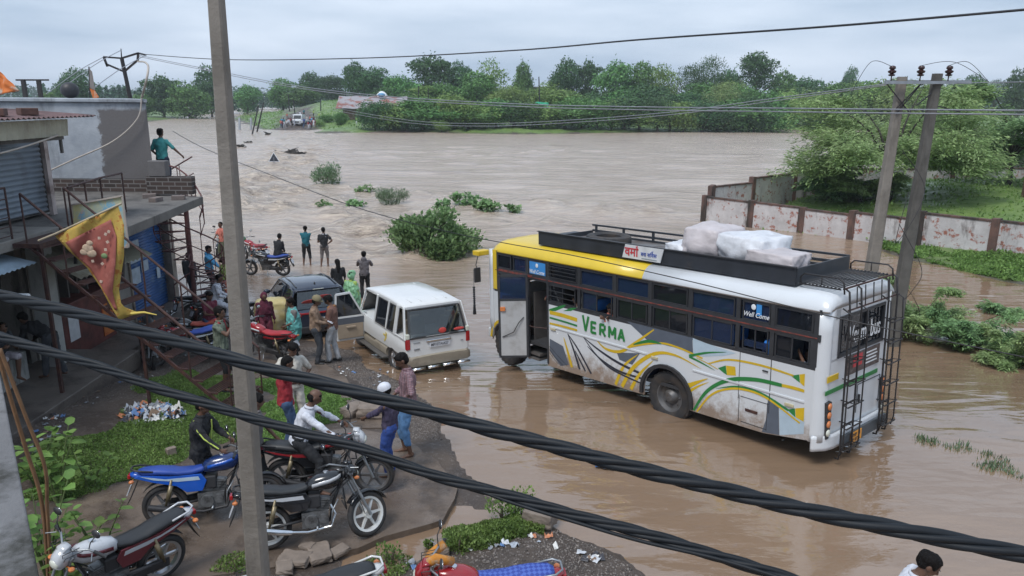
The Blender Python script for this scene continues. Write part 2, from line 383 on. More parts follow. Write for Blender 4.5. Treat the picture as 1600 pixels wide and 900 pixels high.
# small ripples everywhere, chop on the river, boil along the drop
w1 = noise(n, st, 1.4, 2, .45, .3); w2 = noise(n, st, 5.5, 3, .5, .5)
k0 = bumpn(n, w1, .055, None); k1 = bumpn(n, w2, .008, None, k0)
mm = n.nodes.new('ShaderNodeMath'); mm.operation = 'MULTIPLY'; n.links.new(rv, mm.inputs[0]); n.links.new(noise(n, st, .9, 8, .62, .8), mm.inputs[1])
k2 = bumpn(n, mm.outputs[0], .60, None, k1)
mm = n.nodes.new('ShaderNodeMath'); mm.operation = 'MULTIPLY'; n.links.new(tb, mm.inputs[0]); n.links.new(c3, mm.inputs[1])
bumpn(n, mm.outputs[0], .55, b, k2)
def turb(X, Y):
    t = np.zeros(X.shape)
    for pts, wdt, a in foamlines:
        q = pdist(X, Y, pts) / wdt; t = np.maximum(t, a * np.exp(-q * q))
    return t * np.clip(1 + fnoise(X, Y, 2.5, 3, 9) * 1.5, .2, 1.5)
def water_z(X, Y):
    t = turb(X, Y); rv = np.clip((Y - 26) / 18, 0, 1) * np.clip((220 - Y) / 100, .1, 1)
    return Wn(Y) + t * (fnoise(X, Y, 1.7, 3, 5) * .7 + .12) + rv * fnoise(X * .45, Y, 3.0, 3, 21) * .24
me, X, Y = gridmesh('water', wx, wy, water_z, wm)
a_ = me.attributes.new('turb', 'FLOAT', 'POINT'); a_.data.foreach_set('value', np.clip(turb(X, Y), 0, 1).ravel().astype(np.float32))
# calm in the lee of the bush and wall, running river beyond
rv_ = np.clip((Y - 25 + np.clip(X, -4, 12) * -.5) / 16, 0, 1) * np.clip((26 - X + (Y - 40) * .8) / 10, 0, 1)
a_ = me.attributes.new('river', 'FLOAT', 'POINT'); a_.data.foreach_set('value', rv_.ravel().astype(np.float32))
tag(link('water', me), kind='structure')
# haze ------------------------------------------------------------
hz = MB().box((0, 0, 13), (8400, 8400, 34)); hm = bpy.data.materials.new('haze_air'); hm.use_nodes = True; hn = hm.node_tree; hn.nodes.remove(hn.nodes['Principled BSDF'])
pv = hn.nodes.new('ShaderNodeVolumePrincipled'); pv.inputs['Color'].default_value = (.86, .93, 1, 1); pv.inputs['Density'].default_value = .00034
hn.links.new(pv.outputs[0], hn.nodes['Material Output'].inputs['Volume'])
tag(hz.build('haze', hm), kind='stuff')
# ============================================================ vegetation
def leafmat(name, c0, c1, tr=.25, rough=.55, wscale=1.2):
    if name in _MC: return _MC[name]
    m, n, b = nodes(name); b.inputs['Roughness'].default_value = rough; b.inputs['Specular IOR Level'].default_value = .3
    geo = n.nodes.new('ShaderNodeNewGeometry'); oi = n.nodes.new('ShaderNodeObjectInfo')
    z = noise(n, geo.outputs['Position'], wscale, 4, .6)
    c = mixc(n, rng(n, z, .35, .65), c0, c1)
    sc_ = n.nodes.new('ShaderNodeVectorMath'); sc_.operation = 'SCALE'; n.links.new(c, sc_.inputs[0]); n.links.new(rng(n, geo.outputs['Random Per Island'], 0, 1, .62, 1.45), sc_.inputs['Scale'])
    hs = n.nodes.new('ShaderNodeHueSaturation'); n.links.new(sc_.outputs[0], hs.inputs['Color']); n.links.new(rng(n, oi.outputs['Random'], 0, 1, .485, .515), hs.inputs['Hue']); n.links.new(rng(n, oi.outputs['Random'], 0, 1, .8, 1.2), hs.inputs['Value'])
    n.links.new(hs.outputs[0], b.inputs['Base Color'])
    t = n.nodes.new('ShaderNodeBsdfTranslucent'); n.links.new(hs.outputs[0], t.inputs[0]); mi = n.nodes.new('ShaderNodeMixShader'); mi.inputs[0].default_value = tr
    n.links.new(b.outputs[0], mi.inputs[1]); n.links.new(t.outputs[0], mi.inputs[2]); n.links.new(mi.outputs[0], n.nodes['Material Output'].inputs[0]); return m
LM = dict(dark=leafmat('leaves_dark', (.044, .100, .045), (.082, .165, .060), wscale=.6),
          mid=leafmat('leaves_mid', (0.080, 0.181, 0.055), (0.138, 0.268, 0.081), wscale=.6),
          light=leafmat('leaves_light', (0.133, 0.238, 0.063), (0.231, 0.343, 0.105), wscale=.6),
          olive=leafmat('leaves_olive', (0.156, 0.219, 0.081), (0.250, 0.294, 0.125), wscale=.6),
          blue=leafmat('leaves_far', (0.045, 0.098, 0.060), (0.068, 0.135, 0.083), wscale=.4),
          fresh=leafmat('leaves_fresh', (0.121, 0.213, 0.052), (0.218, 0.333, 0.098), tr=.4, wscale=2.5),
          bush=leafmat('leaves_bush', (0.132, 0.240, 0.090), (0.240, 0.372, 0.168), tr=.35, wscale=1.5),
          bush2=leafmat('leaves_grey', (0.125, 0.213, 0.106), (0.213, 0.312, 0.188), tr=.3, wscale=1.5),
          feather=leafmat('leaves_feathery', (.21, .31, .12), (.34, .43, .20), tr=.4, wscale=.7),
          feather2=leafmat('leaves_feathery_dark', (.14, .25, .11), (.23, .35, .15), tr=.35, wscale=.7))
bark = mat('bark', (.09, .07, .055), .9, scale=9, var=.35, bump=.02)
barkd = mat('bark_dark', (.035, .03, .025), .9, scale=9, var=.35)
def rnd_dirs(r, n):
    v = r.normal(size=(n, 3)); return v / np.linalg.norm(v, axis=1)[:, None]
def leaves(C, D, Nn, size, shape='kite', wid=.5):
    """C centres, D tip directions, Nn rough normals, size per leaf"""
    n = len(C); D = D / np.linalg.norm(D, axis=1)[:, None]; S = np.cross(Nn, D); S /= np.linalg.norm(S, axis=1)[:, None] + 1e-9; U = np.cross(D, S); s = size[:, None]
    if shape == 'kite':
        V = np.stack([C - D * s * .5, C + S * s * wid * .5 + U * s * .06, C + D * s * .5, C - S * s * wid * .5 + U * s * .06], 1); Fc = np.arange(n * 4).reshape(n, 4)
        return V.reshape(-1, 3), Fc
    dr = -.12; u = lambda d, k, q: C + D * s * d + S * s * wid * k + U * s * q
    V = np.stack([u(-.5, 0, 0), u(0, 0, -.05), u(.5, 0, dr), u(-.22, .45, .03), u(.2, .42, .0), u(-.22, -.45, .03), u(.2, -.42, .0)], 1)
    t = np.array([(0, 1, 3), (3, 1, 4), (4, 1, 2), (0, 5, 1), (5, 6, 1), (6, 2, 1)])
    Fc = (np.arange(n)[:, None, None] * 7 + t[None]).reshape(-1, 3)
    return V.reshape(-1, 3), Fc
def crown(seed, H, Wd, n, leaf, blobs=9, low=.25, flat=.75, tall=1, up=0, wid=.6):
    """lumpy crown: leaf faces on the shells of clustered blobs; H height, Wd width, low = bottom of the crown"""
    r = np.random.RandomState(seed); bl = []
    for i in range(blobs):
        t = r.rand(); z = H * (low + (1 - low) * (.15 + .72 * t)); k = math.sin(PI * min(1, (.25 + .75 * (1 - t)) ** .8)) if low < .15 else math.sin(PI * (.12 + .80 * t)) ** .6
        a = i * 2.4 + r.rand(); rr = Wd * .5 * k * (.25 + .45 * r.rand()); rad = Wd * (.16 + .15 * r.rand()) * (1.1 - .35 * t)
        bl.append((rr * math.cos(a), rr * math.sin(a), z, rad, rad * flat * (.8 + .4 * r.rand())))
    bl.append((0, 0, H - Wd * .2, Wd * .2, Wd * .2)); bl.append((0, 0, H * (low + 1) * .5, Wd * .33, H * (1 - low) * .4))
    bl = np.array(bl); w = bl[:, 3] ** 2; idx = r.choice(len(bl), n, p=w / w.sum()); d = rnd_dirs(r, n); d[:, 2] = np.where(r.rand(n) < .6, np.abs(d[:, 2]), d[:, 2])
    sh = .72 + .42 * r.rand(n) ** .7; sh = np.where(r.rand(n) < .06, sh * 1.22, sh)
    sh *= 1 + .16 * np.sin(d[:, 0] * 7 + idx) * np.sin(d[:, 1] * 6 + idx * 2) + .1 * np.sin(d[:, 2] * 9 + idx)
    B = bl[idx]; C = B[:, :3] + d * np.c_[B[:, 3], B[:, 3], B[:, 4]] * sh[:, None]
    keep = C[:, 2] > H * low * .6; C = C[keep]; d = d[keep]; k = len(C)
    D = rnd_dirs(r, k) + np.array([0, 0, up]); Nn = d + rnd_dirs(r, k) * .7
    return leaves(C, D, Nn, leaf * (.6 + .8 * r.rand(k)), wid=wid)
def trunk_mb(seed, H, Wd, low, r0, limbs=6):
    r = random.Random(seed); m = MB(); top = H * (low + .35)
    path = [(r.uniform(-.04, .04) * i * H * .3, r.uniform(-.04, .04) * i * H * .3, -.4 + (top + .4) * i / 4) for i in range(5)]
    m.tube(path, [r0 * (1 - .6 * i / 4) for i in range(5)], 7)
    for i in range(limbs):
        a = i * 2.4 + r.random(); z0 = H * (low * .8 + .25 * r.random()); l = Wd * .38
        m.tube([(0, 0, z0), (l * .5 * math.cos(a), l * .5 * math.sin(a), z0 + l * .45), (l * math.cos(a), l * math.sin(a), min(H * .9, z0 + l * .9))], [r0 * .45, r0 * .3, r0 * .1], 5)
    return m
TK = {}
def tree_kind(key, H, Wd, n, leaf, lm, **kw):
    V, Fc = crown(hash_(key), H, Wd, n, leaf, **kw); me = raw_mesh('crown', V, Fc, LM[lm])
    tm = trunk_mb(hash_(key), H, Wd, kw.get('low', .25), H * .028 + .05); tme = tm.mesh('trunk'); tme.materials.append(bark); fix(tme); shade(tme, 180)
    TK[key] = (me, tme, H, Wd)
def hash_(s): return sum(ord(c) * (i + 7) for i, c in enumerate(s)) % 9973
for i in range(3):
    tree_kind('dense%d' % i, 10, 10, 6500, .46, 'dark', blobs=12 + i, low=.08)
    tree_kind('round%d' % i, 9, 9, 5500, .46, 'mid', blobs=11 + i, low=.02)
    tree_kind('mound%d' % i, 6, 9, 5500, .38, 'mid', blobs=12 + i, low=.0, flat=.9)
    tree_kind('pale%d' % i, 8, 9, 4000, .36, 'light', blobs=10 + i, low=.05)
    tree_kind('far%d' % i, 9, 11, 1500, .75, 'blue', blobs=9 + i, low=.05)
tree_kind('olive0', 10, 9, 5200, .30, 'olive', blobs=14, low=.05, wid=.3)
tree_kind('tall0', 14, 8.5, 5600, .40, 'dark', blobs=15, low=.22, flat=.9)
tree_kind('feather0', 11, 10, 4600, .34, 'dark', blobs=9, low=.25, up=1.6, wid=.35)
def place_tree(key, px, top, width, y, label, cat='tree', group=None, lm=None, name='tree', base=None):
    """stand a tree at distance y under column px, its top reaching the sight line of row 'top'"""
    q = Q(px, top, y); gz = ground_z(q.x, q.y) if base is None else base
    me, tme, H, Wd = TK[key]; s = (width / F * (y * cp + 1)) / Wd; hz_ = max(1.0, q.z - gz) / H
    o = empty(name, (q.x, q.y, gz), random.random() * 6.28, label, cat, group); o.scale = (s, s, hz_)
    c = link('crown', me, o); link('trunk', tme, o)
    if lm: setmat(c, LM[lm])
    return o
random.seed(4)
G1 = 'trees on the far bank'
LMK = [(555, 'left dark upright tree'), (585, 'tin hut'), (622, 'bushy tree by the hut'), (676, 'widest dark crown'), (716, 'two thin poles'), (765, 'light rounded crown'), (818, 'small neat round tree'), (845, 'green cloth'), (884, 'dark tree by the pale house'), (920, 'uneven topped tree'), (964, 'pointed tree'), (1005, 'rounded tree'), (1040, 'yellowish tree'), (1082, 'dark tree by the spiky one'), (1110, 'spiky tree'), (1140, 'olive willowy tree'), (1186, 'tallest tree'), (1226, 'grassy clearing'), (1262, 'acacia edge'), (1300, 'acacia crown'), (1365, 'left twin pole'), (1405, 'twin poles'), (1450, 'right twin pole'), (1500, 'right side tree trio')]
_ul = {}
def ulab(kind, px, look):
    nm = min(LMK, key=lambda t: abs(t[0] - px)); s = '%s %s the %s' % (look, kind, nm[1]); k = _ul.get(s, 0); _ul[s] = k + 1
    return s if not k else s + (', a little to the right', ', still farther right', ', rightmost')[min(k - 1, 2)]
BT = [('dense0', 115, 112, 62, 215, 'dark tree rising above the roof slab beside the tattered pennant'), ('round0', 100, 140, 80, 225, 'green tree in front of the dark one behind the roof slab'),
      ('dense1', 250, 123, 62, 240, 'dark round tree just right of the tilted wire pole'), ('mound0', 292, 138, 84, 236, 'wide bright green tree at the left bend of the river'), ('dense2', 324, 106, 58, 255, 'tall dark tree half hidden by the near concrete pole'),
      ('mound1', 218, 152, 60, 232, 'low tree behind the corner of the plastered roof wall'),
      ('round1', 384, 137, 44, 300, 'small tree just right of the near concrete pole on the horizon'), ('round2', 440, 128, 56, 300, 'round tree behind the grassy slope, above the stranded white vehicle'), ('dense0', 487, 118, 52, 290, 'dark flat topped tree above the crowd on the causeway'),
      ('dense1', 520, 122, 50, 280, 'dark tree left of the thin lattice mast'), ('round0', 470, 140, 70, 270, 'green tree filling in behind the grassy slope'),
      ('dense2', 555, 100, 44, 225, 'dark upright tree left of the twin crowned one, above the tin hut'), ('dense0', 583, 110, 62, 222, 'dark broad tree directly above the tin hut'),
      ('round1', 622, 122, 74, 205, 'bushy green tree above and right of the tin hut'), ('dense1', 676, 92, 86, 215, 'broad dark tree with the widest crown on the skyline'), ('dense2', 716, 100, 44, 218, 'dark tree joined to the right side of the widest crown'),
      ('pale0', 765, 96, 66, 200, 'light green rounded tree right of the widest dark crown'), ('round2', 745, 118, 80, 195, 'mid green tree below the light rounded crown'), ('round0', 818, 102, 42, 225, 'small neat round tree standing alone beside the pale house'),
      ('dense0', 884, 97, 54, 215, 'dark tree just right of the pale house'), ('dense1', 920, 100, 50, 220, 'dark tree with uneven top, third right of the pale house'), ('round1', 964, 100, 66, 205, 'pointed green tree in the middle of the far bank'),
      ('round2', 1005, 103, 62, 208, 'rounded green tree right of the pointed one'), ('pale1', 1040, 110, 60, 204, 'yellowish green tree left of the spiky one'), ('feather0', 1082, 106, 66, 210, 'dark tree left of the spiky crown'), ('feather0', 1108, 92, 66, 212, 'spiky dark tree with upswept branches on the skyline'),
      ('dense2', 1140, 112, 56, 220, 'dark tree in the dip before the tallest tree'), ('olive0', 1128, 132, 84, 184, 'olive grey willowy tree at the waterline below the spiky crown'), ('tall0', 1186, 84, 68, 205, 'tallest dark tree of the far bank, with gaps in its crown'),
      ('round0', 1226, 116, 60, 220, 'green tree just right of the tallest tree'), ('dense1', 1258, 126, 60, 235, 'dark tree left of the feathery acacia top'), ('dense0', 1330, 110, 30, 320, 'small flat topped tree seen over the acacia'), ('round1', 1290, 138, 70, 240, 'low green tree behind the top of the acacia'),
      ('round2', 1365, 132, 70, 260, 'green tree behind the crossarm of the twin poles'), ('dense2', 1405, 126, 60, 280, 'dark tree behind the left one of the twin poles'), ('round0', 1450, 140, 80, 260, 'green tree behind the right one of the twin poles'), ('dense1', 1500, 132, 40, 250, 'dark tree right of the twin poles, first of three'),
      ('dense0', 1528, 122, 44, 245, 'dark tree right of the twin poles, middle of three'), ('feather0', 1560, 128, 40, 250, 'dark tree right of the twin poles, last of three'), ('dense2', 1592, 112, 44, 200, 'dark tree cut by the right edge of the view'),
      ('pale2', 795, 140, 76, 186, 'pale green tree above the small green cloth'), ('pale0', 856, 132, 70, 190, 'yellow green tree in front of the pale house')]
for k, px, top, w_, y, lb in BT: place_tree(k, px, top - 4, w_ * 1.06, y, lb, group=G1)
x = 585; i = 0; r = random.Random(3)
while x < 1330:                                      # waterline bushes and a second row behind
    by = P(x, 207)[1] + 3; w_ = r.uniform(66, 100); top = r.uniform(150, 172)
    kind = r.choice(['mound0', 'mound1', 'mound2', 'pale1', 'pale2', 'round1']); lm = r.choice([None, None, 'light', 'mid', 'dark'])
    if not 1205 < x < 1262:
        place_tree(kind, x, top, w_, by, ulab('bush at the far waterline below', x, {'light': 'pale green', 'dark': 'dark', 'mid': 'green'}.get(lm, 'leafy')), 'bush', 'bushes along the far waterline', lm, 'bush')
    x += r.uniform(19, 30)
x = 600
while x < 1500:
    w_ = r.uniform(66, 100); top = r.uniform(128, 150)
    lm = r.choice([None, 'mid', 'dark', 'light']); place_tree(r.choice(['round0', 'round1', 'dense0', 'mound2', 'pale0', 'round2']), x, top, w_, r.uniform(188, 200), ulab('second row tree below', x, {'light': 'pale green', 'dark': 'dark', 'mid': 'green'}.get(lm, 'leafy')), group='second row of trees on the far bank', lm=lm)
    x += r.uniform(26, 38)
for k, px, top, w_, y, lb in [('mound0', 512, 180, 36, 172, 'dark bush at the near end of the crowd'), ('pale0', 498, 186, 26, 165, 'greyish bush at the foot of the causeway'), ('mound1', 532, 176, 34, 168, 'round bush left of the tin hut'), ('mound2', 620, 172, 70, 160, 'large bush right of the tin hut, over the water'), ('mound0', 662, 166, 72, 158, 'wide bush beside the pale house goods, over the water'),
                              ('pale2', 690, 188, 36, 152, 'small pale bush standing out in the water'), ('mound1', 552, 160, 60, 185, 'bush behind the tin hut'), ('olive0', 585, 196, 26, 160, 'low bush in front of the tin hut'), ('mound2', 1232, 168, 60, 195, 'bush above the small grassy clearing'), ('mound2', 1300, 165, 70, 200, 'bush right of the grassy clearing')]:
    place_tree(k, px, top, w_, y, lb, 'bush', 'single bushes on the far bank', name='bush')
# treelines on the horizon: a far-off wood that reads as one mass
def wood(name, x0, x1, y, h0, h1, n, lab):
    r = np.random.RandomState(int(abs(x0)) + n); tx = np.linspace(x0, x1, max(3, n // 70)); hh = h0 + (h1 - h0) * r.rand(len(tx)); dy = r.rand(len(tx)) * 30
    i = r.randint(0, len(tx), n); d = rnd_dirs(r, n); step = abs(x1 - x0) / len(tx)
    C = np.c_[tx[i] + d[:, 0] * step * 1.0, y + dy[i] + d[:, 1] * step * .8, np.abs(d[:, 2]) * hh[i] * (.8 + .3 * r.rand(n))]
    V, Fc = leaves(C, rnd_dirs(r, n), d + rnd_dirs(r, n) * .5, np.full(n, (h1) * .16) * (.6 + .8 * r.rand(n)), wid=.8)
    tag(link(name, raw_mesh(name, V, Fc, LM['blue'])), lab, kind='stuff')
wood('distant_woods', -700, 900, 700, 9, 15, 16000, 'distant treeline on the horizon')
wood('distant_woods', -420, -60, 420, 8, 11, 9000, 'distant treeline upriver')
wood('distant_woods', -190, -110, 300, 7, 10, 5000, 'treeline behind the left roof')
wood('distant_woods', 120, 520, 330, 5, 10, 12000, 'distant treeline across the right fields')
wood('distant_woods', -1500, 1900, 1400, 16, 26, 14000, 'faint treeline at the edge of the plain')

# ---- leafy plants near by
def leafy(name, o, seed, rx, ry, rz, n, leaf, lm, parent_lbl=None, up=.5, wid=.62, stems=14, shell=.55, droop=0, shape='ov', cat='bush', group=None, lumps=7):
    r = np.random.RandomState(seed); root = empty(name, o, 0, parent_lbl, cat, group)
    bl = [(0, 0, rz * .45, .72)] + [(math.cos(i * 2.4 + r.rand()) * .55, math.sin(i * 2.4 + r.rand()) * .55, rz * (.25 + .5 * r.rand()), .28 + .2 * r.rand()) for i in range(lumps)]
    bl = np.array(bl); w = bl[:, 3] ** 1.6; i = r.choice(len(bl), n, p=w / w.sum()); d = rnd_dirs(r, n); B = bl[i]
    sh = (shell + (1 - shell) * r.rand(n)) * (1 + .12 * np.sin(d[:, 0] * 8 + i)); sh = np.where(r.rand(n) < .05, sh * 1.25, sh)
    C = np.c_[(B[:, 0] + d[:, 0] * B[:, 3] * sh) * rx, (B[:, 1] + d[:, 1] * B[:, 3] * sh) * ry, B[:, 2] + d[:, 2] * B[:, 3] * sh * rz * .75]
    C = C[C[:, 2] > -.08]; k = len(C); out = C / np.array([rx, ry, rz]); out /= np.linalg.norm(out, axis=1)[:, None] + 1e-6
    D = out * .9 + rnd_dirs(r, k) * .7 + np.array([0, 0, up - droop]); Nn = np.array([0, 0, 1.0]) + rnd_dirs(r, k) * .55 + out * .4
    V, Fc = leaves(C, D, Nn, leaf * (.55 + .75 * r.rand(k)), shape, wid); link('foliage', raw_mesh('foliage', V, Fc, LM[lm]), root)
    m = MB(); rr = random.Random(seed)
    for j in range(stems):
        t = C[rr.randrange(k)] * .92; m.tube([(t[0] * .15, t[1] * .15, -.5), (t[0] * .5, t[1] * .5, t[2] * .55), tuple(t)], [.02, .014, .006], 5)
    m.build('stem', bark, root, smooth=180); return root
p = GP(672, 408); leafy('bush', p + Vector((0, 1.5, -.3)), 5, 2.1, 1.7, 2.15, 7500, .18, 'bush', 'large green leafy bush standing in the water in front of the bus', up=.5, lumps=10)
leafy('bush', GP(672, 408) + Vector((.35, 1.5, 1.15)), 6, .9, .8, 1.0, 420, .17, 'bush', 'loose top sprigs of the large leafy bush in the water', stems=10)
p = GP(506, 289); leafy('bush', p + Vector((0, .8, -.2)), 8, 1.45, 1.2, 1.9, 2200, .17, 'bush2', 'grey green rounded bush beside the warning triangle in the river', wid=.4)
p = GP(608, 319); leafy('bush', p + Vector((0, .8, -.15)), 9, 1.4, 1.0, 1.15, 2600, .13, 'bush2', 'wispy green bush flattened by the current', wid=.22, up=1.2)
for px, py, rx, rz, nn, lb in [(568, 303, .6, .55, 130, 'small leafy sprig upstream of the wispy bush'), (552, 322, .6, .35, 130, 'small dark sprig at the waterline left of the wispy bush'), (505, 324, .5, .45, 70, 'smallest sprig below the round bush in the river'),
                               (690, 325, .45, .55, 120, 'leafy sprig just above the large bush'), (727, 322, .9, .8, 300, 'left half of the submerged leafy branches in the river'), (762, 332, .8, .7, 260, 'right half of the submerged leafy branches in the river'), (803, 332, .42, .45, 80, 'lone submerged sprig right of the leafy branches')]:
    p = GP(px, py); leafy('water_plant', p + Vector((0, .3, -.1)), px, rx * 1.35, rx, rz * 1.25, int(nn * 1.7), .25, 'bush', lb, droop=1.0, stems=5, cat='plant', group='sprigs sticking out of the river', lumps=5)
# feathery thorn trees: branching limbs with sprays of tiny leaflets
def acacia(name, o, seed, H, Wd, nsp, per, leaf, lm, label, trunkr=.16, cat='tree', low=.12, lean=(0, 0), multi=1, flat=.35, off=.95, nb=9):
    r = np.random.RandomState(seed); rr = random.Random(seed); root = empty(name, o, 0, label, cat); m = MB(); C = []; D = []; Nn = []
    tips = []
    for q in range(multi):
        b0 = Vector((rr.uniform(-.2, .2) * (multi > 1), rr.uniform(-.2, .2) * (multi > 1), -.3)); h0 = H * rr.uniform(.2, .3); k = Vector((lean[0] * h0 + rr.uniform(-.2, .2) * multi, lean[1] * h0, h0))
        m.tube([b0, b0 + k * .5 + Vector((.05, 0, 0)), k], [trunkr, trunkr * .85, trunkr * .7], 8)
        for i in range(nb // multi + 2):
            a = i * 2.4 + rr.random(); u = rr.random(); rad = Wd * .5 * (.55 + .45 * rr.random()); hz_ = H * (.35 + .62 * u) if i % 3 else H * (.2 + .3 * u)
            e = Vector((rad * .75 * math.cos(a), rad * .75 * math.sin(a), hz_)); mid = k.lerp(e, .5) + Vector((0, 0, H * .12))
            pth = [k, k.lerp(mid, .6) + Vector((0, 0, .05 * H)), mid, e]; m.tube(pth, [trunkr * .5, trunkr * .38, trunkr * .25, trunkr * .08], 5)
            for j in range(nsp):
                t = .25 + .75 * rr.random(); s = mid.lerp(e, t) if t > .5 else k.lerp(mid, t * 2)
                da = a + rr.uniform(-1.3, 1.3); l = Wd * rr.uniform(.10, .22); dv = Vector((math.cos(da), math.sin(da), rr.uniform(-.35, .45))); e2 = s + dv * l + Vector((0, 0, -.06 * l))
                if j % 2 == 0: m.tube([s, s.lerp(e2, .5) + Vector((0, 0, .05 * l)), e2], [trunkr * .12, trunkr * .08, trunkr * .03], 4)
                tips.append((s, e2))
    for s, e2 in tips:
        t = r.rand(per); s_, e_ = np.array(s), np.array(e2); d = e_ - s_; L_ = np.linalg.norm(d) + 1e-6; d /= L_
        side = np.cross(d, [0, 0, 1.0]); side /= np.linalg.norm(side) + 1e-6; w = (r.rand(per) - .5) * L_ * off * (1 - .4 * t)
        pts = s_ + d * (t * L_ * 1.15)[:, None] + side * w[:, None] + np.c_[np.zeros(per), np.zeros(per), (r.rand(per) - .5) * .1 * H * flat * 2.2 - np.abs(w) * .25]
        C.append(pts); D.append(d + side * np.sign(w)[:, None] * 1.0 + r.normal(size=(per, 3)) * .35 - np.array([0, 0, .25])); Nn.append(np.array([0, 0, 1.0]) + r.normal(size=(per, 3)) * .4)
    C = np.concatenate(C); D = np.concatenate(D); Nn = np.concatenate(Nn); kp = C[:, 2] > low * H; C, D, Nn = C[kp], D[kp], Nn[kp]
    V, Fc = leaves(C, D, Nn, leaf * (.6 + .8 * r.rand(len(C))), wid=.28); link('crown', raw_mesh('crown', V, Fc, LM[lm]), root)
    m.build('trunk', barkd, root, smooth=180); return root
def gv(px, py, y=None):
    p = P(px, py) if y is None else Q(px, py, y); return Vector((p[0], p[1], ground_z(p[0], p[1])))
acacia('acacia_tree', gv(1388, 330, 43), 12, 7.0, 12.5, 20, 150, .26, 'feather', 'feathery pale green acacia behind the twin concrete poles', low=.06, nb=15)
acacia('acacia_tree', gv(1570, 330, 46), 15, 6.2, 9.5, 18, 150, .28, 'feather2', 'darker feathery tree at the right edge inside the walled yard', low=.05)
acacia('acacia_tree', gv(1480, 300, 62), 16, 5.0, 10, 15, 130, .32, 'feather2', 'feathery tree farther back between acacia and right edge', low=.0)
acacia('thorn_bush', gv(1302, 316, 46), 17, 1.9, 4.6, 14, 120, .22, 'feather2', 'thorny shrub in the left corner of the walled yard', trunkr=.06, cat='bush', low=0, multi=3)
acacia('thorn_bush', gv(1345, 320, 44), 19, 2.1, 5.0, 15, 120, .22, 'feather', 'thorny shrub under the feathery acacia', trunkr=.06, cat='bush', low=0, multi=3)
acacia('thorn_bush', gv(1432, 530, 20.5), 21, 2.1, 2.6, 13, 90, .12, 'feather', 'pale feathery bush in the water just behind the bus', trunkr=.03, cat='bush', low=0, multi=3)
acacia('thorn_bush', gv(1520, 545, 19.3), 22, 2.0, 2.6, 13, 85, .11, 'feather2', 'dark feathery bush in the water right of the bus', trunkr=.03, cat='bush', low=0, multi=3)
acacia('thorn_bush', gv(1590, 580, 17.6), 23, 1.5, 1.9, 11, 80, .11, 'feather', 'light feathery bush at the right edge of the water', trunkr=.03, cat='bush', low=0, multi=3)
acacia('thorn_bush', gv(1575, 480, 23), 24, .8, 2.0, 8, 50, .13, 'feather2', 'low feathery bush under the right stretch of wall', trunkr=.03, cat='bush', low=0, multi=3)
acacia('thorn_bush', gv(1475, 560, 19.6), 26, .6, 1.6, 8, 50, .11, 'feather', 'low feathery bush between the two taller ones in the water', trunkr=.03, cat='bush', low=0, multi=3)
# ground cover
def cover(name, polys, n, size, hmax, lm, label, seed, grass=.3, clump=.8, thr=-.1, wid=.5):
    r = np.random.RandomState(seed); xs = np.concatenate([[q[0] for q in p] for p in polys]); ys = np.concatenate([[q[1] for q in p] for p in polys]); C = np.zeros((0, 3))
    while len(C) < n:
        x = r.uniform(xs.min(), xs.max(), 40000); y = r.uniform(ys.min(), ys.max(), 40000); k = np.zeros(x.shape, bool); ed = np.full(x.shape, -9.)
        for p in polys: s_ = sdist(x, y, p); ed = np.maximum(ed, s_)
        nn = fnoise(x, y, clump, 4, seed); k = (ed + nn * .9 > 0) & (nn > thr - r.rand(len(x)) * .25)
        x, y, nn = x[k], y[k], nn[k]; z = np.maximum(land_h(x, y), -.03) + Wn(y); C = np.r_[C, np.c_[x, y, z + (r.rand(len(x)) ** 1.5) * hmax * np.clip(.35 + nn * 1.6, .1, 1.3)]]
    C = C[:n]; D = rnd_dirs(r, n); g = r.rand(n) < grass; D[g] = D[g] * .35 + np.array([0, 0, 1.0]); Nn = rnd_dirs(r, n); Nn[~g] = Nn[~g] * .5 + np.array([0, 0, 1.0])
    V, Fc = leaves(C, D, Nn, size * (.5 + r.rand(n)), wid=wid); return tag(link(name, raw_mesh(name, V, Fc, LM[lm])), label, kind='stuff')
cover('weeds', [pxp([(235, 600), (330, 585), (378, 588), (382, 698), (260, 742), (130, 778), (70, 790), (45, 720), (90, 690), (180, 675)])], 95000, .036, .11, 'fresh', 'low green weeds beside the shop veranda', 31, thr=-.45)
cover('weeds', [pxp([(405, 598), (450, 592), (535, 612), (548, 640), (535, 662), (490, 672), (400, 700)])], 40000, .036, .09, 'fresh', 'green weeds around the policeman', 32, thr=-.5)
cover('weeds', [pxp([(690, 850), (720, 826), (770, 800), (835, 815), (850, 835), (800, 860), (740, 875)])], 14000, .04, .22, 'fresh', 'weeds on the mud mound by the puddle', 33, grass=.5)
cover('weeds', [pxp([(590, 880), (630, 868), (640, 890), (600, 900)]), pxp([(300, 905), (330, 885), (400, 878), (395, 905)])], 3000, .04, .10, 'fresh', 'scraps of weeds at the lower edge', 34)
cover('grass', [strip[:5] + [tuple(P(1600, 412)[:2]), tuple(P(1370, 382)[:2])]], 14000, .16, .30, 'fresh', 'green weeds along the foot of the compound wall', 35, clump=2)
cover('grass', [yard], 30000, .2, .22, 'fresh', 'rough grass inside the walled yard', 36, clump=3, thr=-.2, grass=.5)
cover('reeds', [pxp([(1470, 697), (1530, 700), (1600, 735), (1600, 750), (1540, 728), (1480, 712)]), pxp([(1425, 680), (1460, 685), (1460, 695), (1430, 692)])], 650, .14, .09, 'bush2', 'broken line of reed tips in the flood water', 37, grass=.95, clump=.5, thr=.0, wid=.12)
cover('grass', [pxp([(370, 184), (388, 193), (412, 202), (436, 203), (444, 186), (420, 174), (385, 176)]), pxp([(502, 205), (560, 207), (640, 205), (600, 180), (505, 178)])], 7000, .45, .45, 'light', 'rough grass on the far bank slope', 38, clump=8, thr=-.2)
